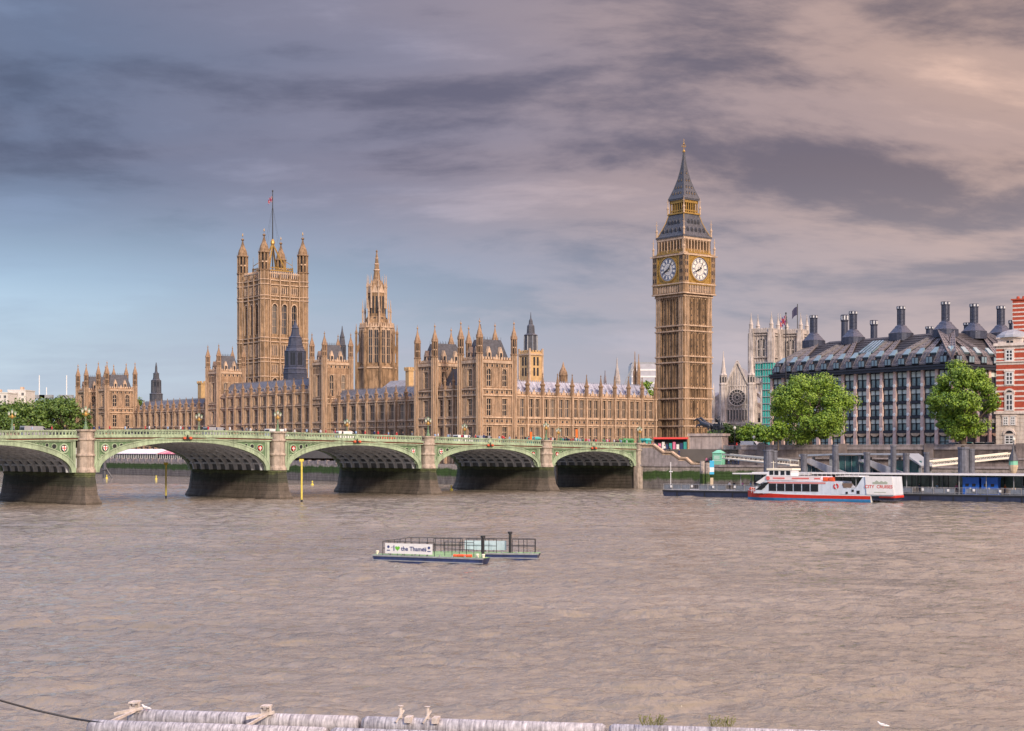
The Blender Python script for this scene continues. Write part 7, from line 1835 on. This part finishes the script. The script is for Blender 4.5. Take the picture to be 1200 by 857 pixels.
    gull(1035, 853.0, 47.3, 'grey-backed gull resting low at the bottom edge, right of centre')
    gull(171.5, 832.5, 50.0, 'small white gull standing on the streaked tube beside the left bracket')
fenders()
x, y = XY(1186, 262); 
def bell_lamp():
    d = 286; x, y = XY(1187.5, d); t = empty('embankment_lamp', (x, y, 0), 0, 'dark conical lamp topped beacon standing at the right edge behind the floating pier', 'lamp')
    mb = MB(); mb.lathe(0, 0, [(.5, 0), (.4, ZZ(556, d)), (.7, ZZ(552, d)), (.9, ZZ(547, d)), (.9, ZZ(545, d))], 10); mb.build('base', mat('pale_timber', (.55, .45, .32), .8), t)
    mb = MB(); mb.lathe(0, 0, [(.85, ZZ(545, d)), (.85, ZZ(540, d))], 10); mb.build('lamp_housing', MINT, t)
    mb = MB(); mb.lathe(0, 0, [(1.0, ZZ(540, d)), (.6, ZZ(533, d)), (.25, ZZ(528, d)), (.05, ZZ(521, d))], 10); mb.build('conical_cap', LEAD, t)
bell_lamp()
# ------------------------------------------------------------------ people
SKINC = [mat('skin_light', (.55, .34, .25), .6, .05, 1), mat('skin_brown', (.28, .15, .09), .6, .05, 1)]
def person_mesh(pose):
    s = {0: (0, 0), 1: (.18, -.18), 2: (.12, -.10)}[pose]
    V = [(0, 0, .95), (0, 0, 1.15), (0, 0, 1.38), (0, 0, 1.5), (0, 0.01, 1.60), (0, .02, 1.70),
         (.10, 0, .88), (.11, s[0] * .6, .5), (.11, s[0], .08), (.11, s[0] + .14, .04), (-.10, 0, .88), (-.11, s[1] * .3, .5), (-.11, s[1], .08), (-.11, s[1] + .14, .04),
         (.19, 0, 1.40), (.25, -s[0] * .3 - .02, 1.12), (.26, -s[0] * .6 + .1, .88), (-.19, 0, 1.40), (-.25, s[0] * .3 - .02, 1.12), (-.26, s[0] * .6 + .1, .88)]
    E = [(0, 1), (1, 2), (2, 3), (3, 4), (4, 5), (0, 6), (6, 7), (7, 8), (8, 9), (0, 10), (10, 11), (11, 12), (12, 13), (2, 14), (14, 15), (15, 16), (2, 17), (17, 18), (18, 19)]
    Rr = [(.15, .11), (.13, .1), (.17, .11), .055, .09, .085, .095, .065, .05, .04, .095, .065, .05, .04, .065, .05, .035, .065, .05, .035]
    me = skin_mesh(V, E, Rr, [SKINC[0], WHITE, NAVY, BLACK], 1)
    for f in me.polygons:
        z = sum(me.vertices[v].co.z for v in f.vertices) / len(f.vertices); x = abs(sum(me.vertices[v].co.x for v in f.vertices) / len(f.vertices))
        f.material_index = 3 if z < .1 else (0 if (x > .2 and z < .98) or z > 1.48 else (2 if z < .98 else 1))
    return me
PM = [person_mesh(k) for k in range(3)]
hm = MB(); hm.lathe(0, .0, [(.09, 1.62), (.105, 1.70), (.09, 1.78), (.04, 1.81)], 8, 0, 0, 1, 1.1); 
HAIR = [hm.mesh('hair', mat('hair_%s' % n_, c_, .7, .1, 1)) for n_, c_ in (('dark', (.03, .02, .015)), ('brown', (.12, .07, .04)), ('fair', (.40, .28, .14)))]
CLO = {'white': (.75, .75, .75), 'red': (.55, .05, .05), 'navy': (.03, .05, .15), 'black': (.03, .03, .035), 'grey': (.25, .26, .28), 'teal': (.05, .38, .36), 'pink': (.70, .20, .35), 'orange': (.75, .17, .03), 'green': (.08, .28, .10), 'pale blue': (.35, .50, .70)}
CM = {k: mat('cloth_' + k.replace(' ', '_'), v, .85, .1, 2) for k, v in CLO.items()}
npp = [0]
def person(loc, rz, top, low, label, group=None, sc=1.0, pose=None):
    i = npp[0]; npp[0] += 1
    o = place('person', PM[i % 3 if pose is None else pose], None, loc, rz); o.scale = (sc, sc, sc)
    for k, m_ in enumerate((SKINC[1 if i % 5 == 3 else 0], CM[top], CM[low])):
        o.material_slots[k].link = 'OBJECT'; o.material_slots[k].material = m_
    place('hair', HAIR[i % 3], o)
    tag(o, label, 'person', group); return o
rp = random.Random(11)
spans = [(-38, 0, 'left of the leftmost pier in view'), (0, 39.9, 'right of the leftmost pier'), (39.9, 77.9, 'right of the second pier'), (77.9, 113.2, 'right of the third pier'), (113.2, 144.5, 'on the last span')]
cnt = [12, 20, 16, 20, 48]
tops = list(CLO)
for (s0, s1, wh), n in zip(spans, cnt):
    for k in range(n):
        s = s0 + 1.5 + (s1 - s0 - 3) * (k + rp.random()) / n; o = rp.choice([.9, 1.4, 2.0, 2.6]) 
        top = rp.choice(tops if n > 20 else ['white', 'navy', 'black', 'red', 'grey', 'white', 'pale blue']); low = rp.choice(['navy', 'black', 'grey'])
        p = BF.p(s, o, dz(s) - .85)
        q = ['walking', 'strolling', 'standing'][k % 3]
        person(p, R(B_BR) + (math.pi / 2 if k % 2 else -math.pi / 2) + rp.uniform(-.3, .3), top, low, 'person in %s top and %s trousers, footway %s' % (top, low, wh), 'people on the near bridge footway', rp.uniform(.94, 1.06))
# orange suited pair of tall signs: costumed flags on the far footway are cloth banners on short poles
for s, col, lab in ((123.5, 'orange', 'orange banner on a short pole on the bridge, left of the taller orange one'), (139, 'orange', 'taller orange banner on a short pole near the end of the bridge')):
    p = BF.p(s - 6, 9, dz(s) - 1.15); t = empty('pole_banner', p, R(B_BR), lab, 'banner'); h = 3.3 if s < 130 else 4.3
    mb = MB(); mb.bar((0, 0, 0), (0, 0, h), .05, 6); mb.build('pole', BLACK, t); mb = MB(); mb.box(F0, .05, .75, -.03, .03, h - 2.0, h); mb.build('cloth', CM['orange'], t)
# people on the steps and terrace
k = 0
for a, o, z, top in ((1.2, 1.9, 9.41, 'white'), (1.9, 3.1, 9.41, 'red'), (2.6, 1.7, 9.41, 'black'), (3.3, 2.6, 9.41, 'pink'), (3.9, 1.8, 9.41, 'navy'), (5.2, 2.4, 9.1, 'pink'), (6.0, 3.5, 8.8, 'grey'), (6.6, 2.0, 8.6, 'white'), (7.4, 3.2, 8.3, 'black'), (9.5, 4.0, 7.6, 'navy'), (16.9, 3.6, 5.8, 'pink'), (17.6, 4.3, 5.8, 'grey')):
    p = EF.p(a, o, z); wh = 'at the top of' if z > 9.3 else ('part way down' if z > 6 else 'at the foot of')
    person(p, rp.uniform(0, 6), top, 'navy' if k % 2 else 'black', 'person in %s top %s the river steps' % (top, wh), 'people on the river steps'); k += 1
for a, o, top, w in ((23.5, 1.3, 'white', 'first'), (24.4, 1.6, 'black', 'second'), (25.2, 1.2, 'grey', 'third'), (26.3, .6, 'pale blue', 'fourth')):
    p = EF.p(a, o + .2, 5.76); person(p, rp.uniform(0, 6), top, 'navy', 'person in %s top, %s of four right of the mint kiosk' % (top, w), 'people right of the kiosk')
for i in range(12):
    a = 1.5 + i * 1.35 + rp.random() * .4; p = pa.matrix_basis @ Vector((a + 11, 2.2 + 2.5 * rp.random(), 1.3)); top = tops[(i * 3) % len(tops)]
    person(p, rp.uniform(0, 6), top, 'black', 'person in %s top, number %s from the left on the low pier' % (top, ['one', 'two', 'three', 'four', 'five', 'six', 'seven', 'eight', 'nine', 'ten', 'eleven', 'twelve'][i]), 'people on the low floating pier')
for i in range(9):
    p = pb.matrix_basis @ Vector((12.8 + i * 3.2 + rp.random(), 3.8 + 1.5 * rp.random(), 1.3)); top = tops[(i * 7 + 2) % len(tops)]
    person(p, rp.uniform(0, 6), top, 'navy', 'person in %s top under the canopy of the long floating pier' % top, 'people under the pier canopy')

# ------------------------------------------------------------------ vehicles
TYRE = mat('tyre_rubber', (.02, .02, .02), .9, .1, 3)
def wheel_mesh():
    mb = MB(); n = 16
    for o0, o1, r0, mi in ((-.11, .11, .33, 0), (-.12, .12, .2, 1)):
        mb.extr([(r0 * math.cos(2 * math.pi * q / n), r0 * math.sin(2 * math.pi * q / n)) for q in range(n)], F0, o0, o1, mi)
    return mb.mesh('wheel', [TYRE, GREYM])
WH = wheel_mesh()
def vehicle(name, label, cat, loc, rz, kind, paint, group=None):
    t = empty(name, loc, rz, label, cat, group)
    if kind == 'van': t.scale = (.85, .85, .82)
    if kind == 'car':
        prof = [(-2.1, .35), (2.1, .35), (2.15, .75), (1.3, .95), (.7, 1.42), (-1.1, 1.45), (-1.8, 1.0), (-2.15, .9)]; w, wb = .86, 1.3
        mb = MB(); mb.extr([(-2.1, .3), (2.1, .3), (2.18, .55), (2.1, .8), (1.25, .95), (-1.75, 1.0), (-2.15, .9)], F0, -w, w, 0); b = mb.build('body', paint, t)
        mb = MB(); mb.hexa([(-1.7, -w + .05, .98), (1.25, -w + .05, .95), (1.25, w - .05, .95), (-1.7, w - .05, .98), (-1.15, -w + .2, 1.42), (.55, -w + .2, 1.42), (.55, w - .2, 1.42), (-1.15, w - .2, 1.42)], 0); mb.build('cabin_glass', DGLASS, t)
        mb = MB(); mb.box(F0, -1.1, .5, -w + .22, w - .22, 1.421, 1.47); mb.build('roof', paint, t)
    elif kind == 'van':
        w, wb = .98, 1.7
        mb = MB(); mb.extr([(-2.7, .35), (2.6, .35), (2.7, .9), (2.2, 1.25), (1.6, 2.05), (1.2, 2.25), (-2.7, 2.3)], F0, -w, w, 0); mb.build('body', paint, t)
        mb = MB(); mb.hexa([(1.62, -w - .01, 1.3), (2.15, -w - .01, 1.28), (2.15, w + .01, 1.28), (1.62, w + .01, 1.3), (1.2, -w - .01, 1.95), (1.62, -w - .01, 1.95), (1.62, w + .01, 1.95), (1.2, w + .01, 1.95)], 0); mb.build('cabin_glass', DGLASS, t)
        mb = MB(); mb.box(F0, -2.72, -2.68, -.8, .8, 1.3, 2.0); mb.build('rear_window', DGLASS, t)
    else:
        w, wb = 1.25, 3.3
        mb = MB(); mb.extr([(-5.3, .35), (5.2, .35), (5.35, 1.2), (5.25, 4.2), (5.0, 4.35), (-5.1, 4.35), (-5.3, 4.1)], F0, -w, w, 0); mb.build('body', paint, t)
        for z0_, z1_, nm in ((1.25, 2.15, 'lower_windows'), (2.95, 3.75, 'upper_windows')):
            mb = MB(); mb.box(F0, -4.9, 4.9, -w - .02, w + .02, z0_, z1_); mb.build(nm, DGLASS, t)
        mb = MB(); mb.box(F0, 5.28, 5.4, -1.05, 1.05, 1.2, 2.3); mb.box(F0, 5.26, 5.36, -1.05, 1.05, 2.9, 3.8); mb.build('windscreen', DGLASS, t)
        mb = MB(); mb.box(F0, -3.8, 2.2, -w - .04, w + .04, 2.3, 2.8); mb.build('advert_panel', mat('pale_blue_advert', (.35, .62, .75), .5, .25, .8), t)
    for sx in (-1, 1):
        for sy in (-1, 1):
            o = place('wheel', WH, t, (sx * wb, sy * (w - .08), .33 if kind != 'bus' else .45)); 
            if kind == 'bus': o.scale = (1.4, 1.2, 1.4)
    for sy in (-1, 1):
        mb = MB(); x = {'car': 2.14, 'van': 2.66, 'bus': 5.3}[kind]; mb.box(F0, x, x + .06, sy * w * .65 - .15, sy * w * .65 + .15, .6, .8); mb.build('headlight', WHITE, t)
PW, PD, PS, PR_ = WHITE, mat('dark_car_paint', (.03, .035, .05), .25, .1, 1), mat('silver_car_paint', (.42, .44, .48), .3, .05, 1, metal=.3), RED
for s, o, k_, pt, lab in ((-5.5, 7, 'van', PS, 'silver van on the bridge, first vehicle left of the leftmost pier in view'), (-1, 10.5, 'car', PD, 'dark car on the bridge behind the leftmost pier in view'), (-13.5, 7.5, 'van', PS, 'silver van farther left on the bridge'), (-23, 7.5, 'van', PW, 'white van on the bridge near the left picture edge'), (14, 7, 'car', PD, 'dark car on the bridge over the leftmost full arch'), (45, 7, 'van', PW, 'white van on the bridge right of the second pier'), (31, 7, 'van', PS, 'silver van on the bridge left of the second pier'), (62, 7, 'van', PW, 'white van above the middle of the arch between second and third piers'), (73, 7.2, 'car', PR_, 'red car on the bridge just left of the third pier'), (94, 6.2, 'van', PW, 'white van above the arch right of the third pier'), (100.5, 6.4, 'van', PS, 'silver van directly right of the white van near the fourth arch'), (121, 8, 'car', PD, 'dark car on the last bridge span')):
    p = BF.p(s, o, dz(s) - 1.14); vehicle(k_, lab, k_, p, R(B_BR), k_, pt, 'vehicles on the bridge')
x, y = XY(843, 450); vehicle('double_decker_bus', 'red double decker bus on the street right of the granite pedestal', 'bus', (x, y, GZ), R(180), 'bus', RED)
x, y = XY(786, 372); t = empty('souvenir_stall', (x, y, GZ), R(-6), 'long souvenir stall with red awning between the steps and the clock tower', 'stall')
mb = MB(); mb.hexa([(-4.3, -1.4, 2.5), (4.3, -1.4, 2.5), (4.3, 1.4, 2.5), (-4.3, 1.4, 2.5), (-4.3, -1.3, 2.75), (4.3, -1.3, 2.75), (4.3, 1.3, 3.0), (-4.3, 1.3, 3.0)]); mb.build('awning', RED, t)
mb = MB(); mb.box(F0, -4.1, 4.1, .2, 1.2, 0, 2.5, 0)
for k in range(9): mb.box(F0, -4 + k * .9, -3.3 + k * .9, -.2, .2, 0, 1.2 + .3 * (k % 3), 1 + k % 4)
mb.build('stock', [DARK, CM['teal'], CM['pink'], WHITE, CM['navy']], t)
for k in (-4.2, 4.2):
    mb = MB(); mb.bar((k, -1.3, 0), (k, -1.3, 2.5), .06, 5); mb.build('post', BLACK, t)
for px, d, k_, pt, lab in ((880, 352, 'van', PW, 'white van left of the large plane tree behind the embankment wall'), (892, 352, 'car', PW, 'white car beside the van left of the large plane tree'), (1120, 326, 'car', PS, 'silver car under the right plane tree'), (1136, 325, 'car', mat('teal_car_paint', (.03, .35, .33), .3, .05, 1), 'teal car under the right plane tree'), (1150, 324, 'car', PW, 'white car right of the right plane tree trunk'), (1162, 323, 'car', PS, 'silver car just before the red brick building')):
    x, y = XY(px, d); vehicle(k_, lab, k_, (x, y, GZ + .02), R(EA), k_, pt, 'vehicles along the embankment road')
# market stalls at the bridge end
for a, o, w, col, lab in ((146.8, 2.8, 3.2, 'green', 'dark green stall at the end of the bridge, top of the steps'), (149.2, -1.2, 1.8, 'teal', 'teal litter kiosk at the head of the river steps'), (135, 22.5, 2.6, 'teal', 'teal stall on the far side of the last bridge span')):
    p = BF.p(a, o + 2.2, GZ if a > 144 else dz(a) - 1.15); t = empty('street_stall', p, R(B_BR), lab, 'stall')
    mb = MB(); mb.box(F0, -w / 2, w / 2, -1, 1, 0, 2.1); mb.build('stall_body', CM[col], t); mb = MB(); mb.hexa([(-w / 2 - .3, -1.3, 2.1), (w / 2 + .3, -1.3, 2.1), (w / 2 + .3, 1.3, 2.1), (-w / 2 - .3, 1.3, 2.1), (-w / 2, -.6, 2.6), (w / 2, -.6, 2.6), (w / 2, .6, 2.6), (-w / 2, .6, 2.6)]); mb.build('stall_roof', CM[col], t)
# street lamps on the embankment
def slamp(px, d, yt, lab):
    x, y = XY(px, d); zt = ZZ(yt, d); t = empty('street_lamp', (x, y, GZ), 0, lab, 'street lamp', 'lamps along the embankment'); h = zt - GZ
    mb = MB(); mb.lathe(0, 0, [(.3, 0), (.25, .6), (.1, .8), (.08, h - .8), (.2, h - .7)], 8); mb.build('post', BLACK, t); mb = MB(); mb.lathe(0, 0, [(.12, h - .7), (.32, h - .4), (.3, h - .1), (.1, h)], 10); mb.build('globe', LGLASS, t)
for px, d, yt, lab in ((861, 347, 500, 'globe lamp behind the red bus, right of the pedestal'), (883.5, 345, 511, 'globe lamp left of the large plane tree'), (922, 342, 512, 'globe lamp in front of the large plane tree'), (1188, 306, 513, 'globe lamp before the red brick building')): slamp(px, d, yt, lab)
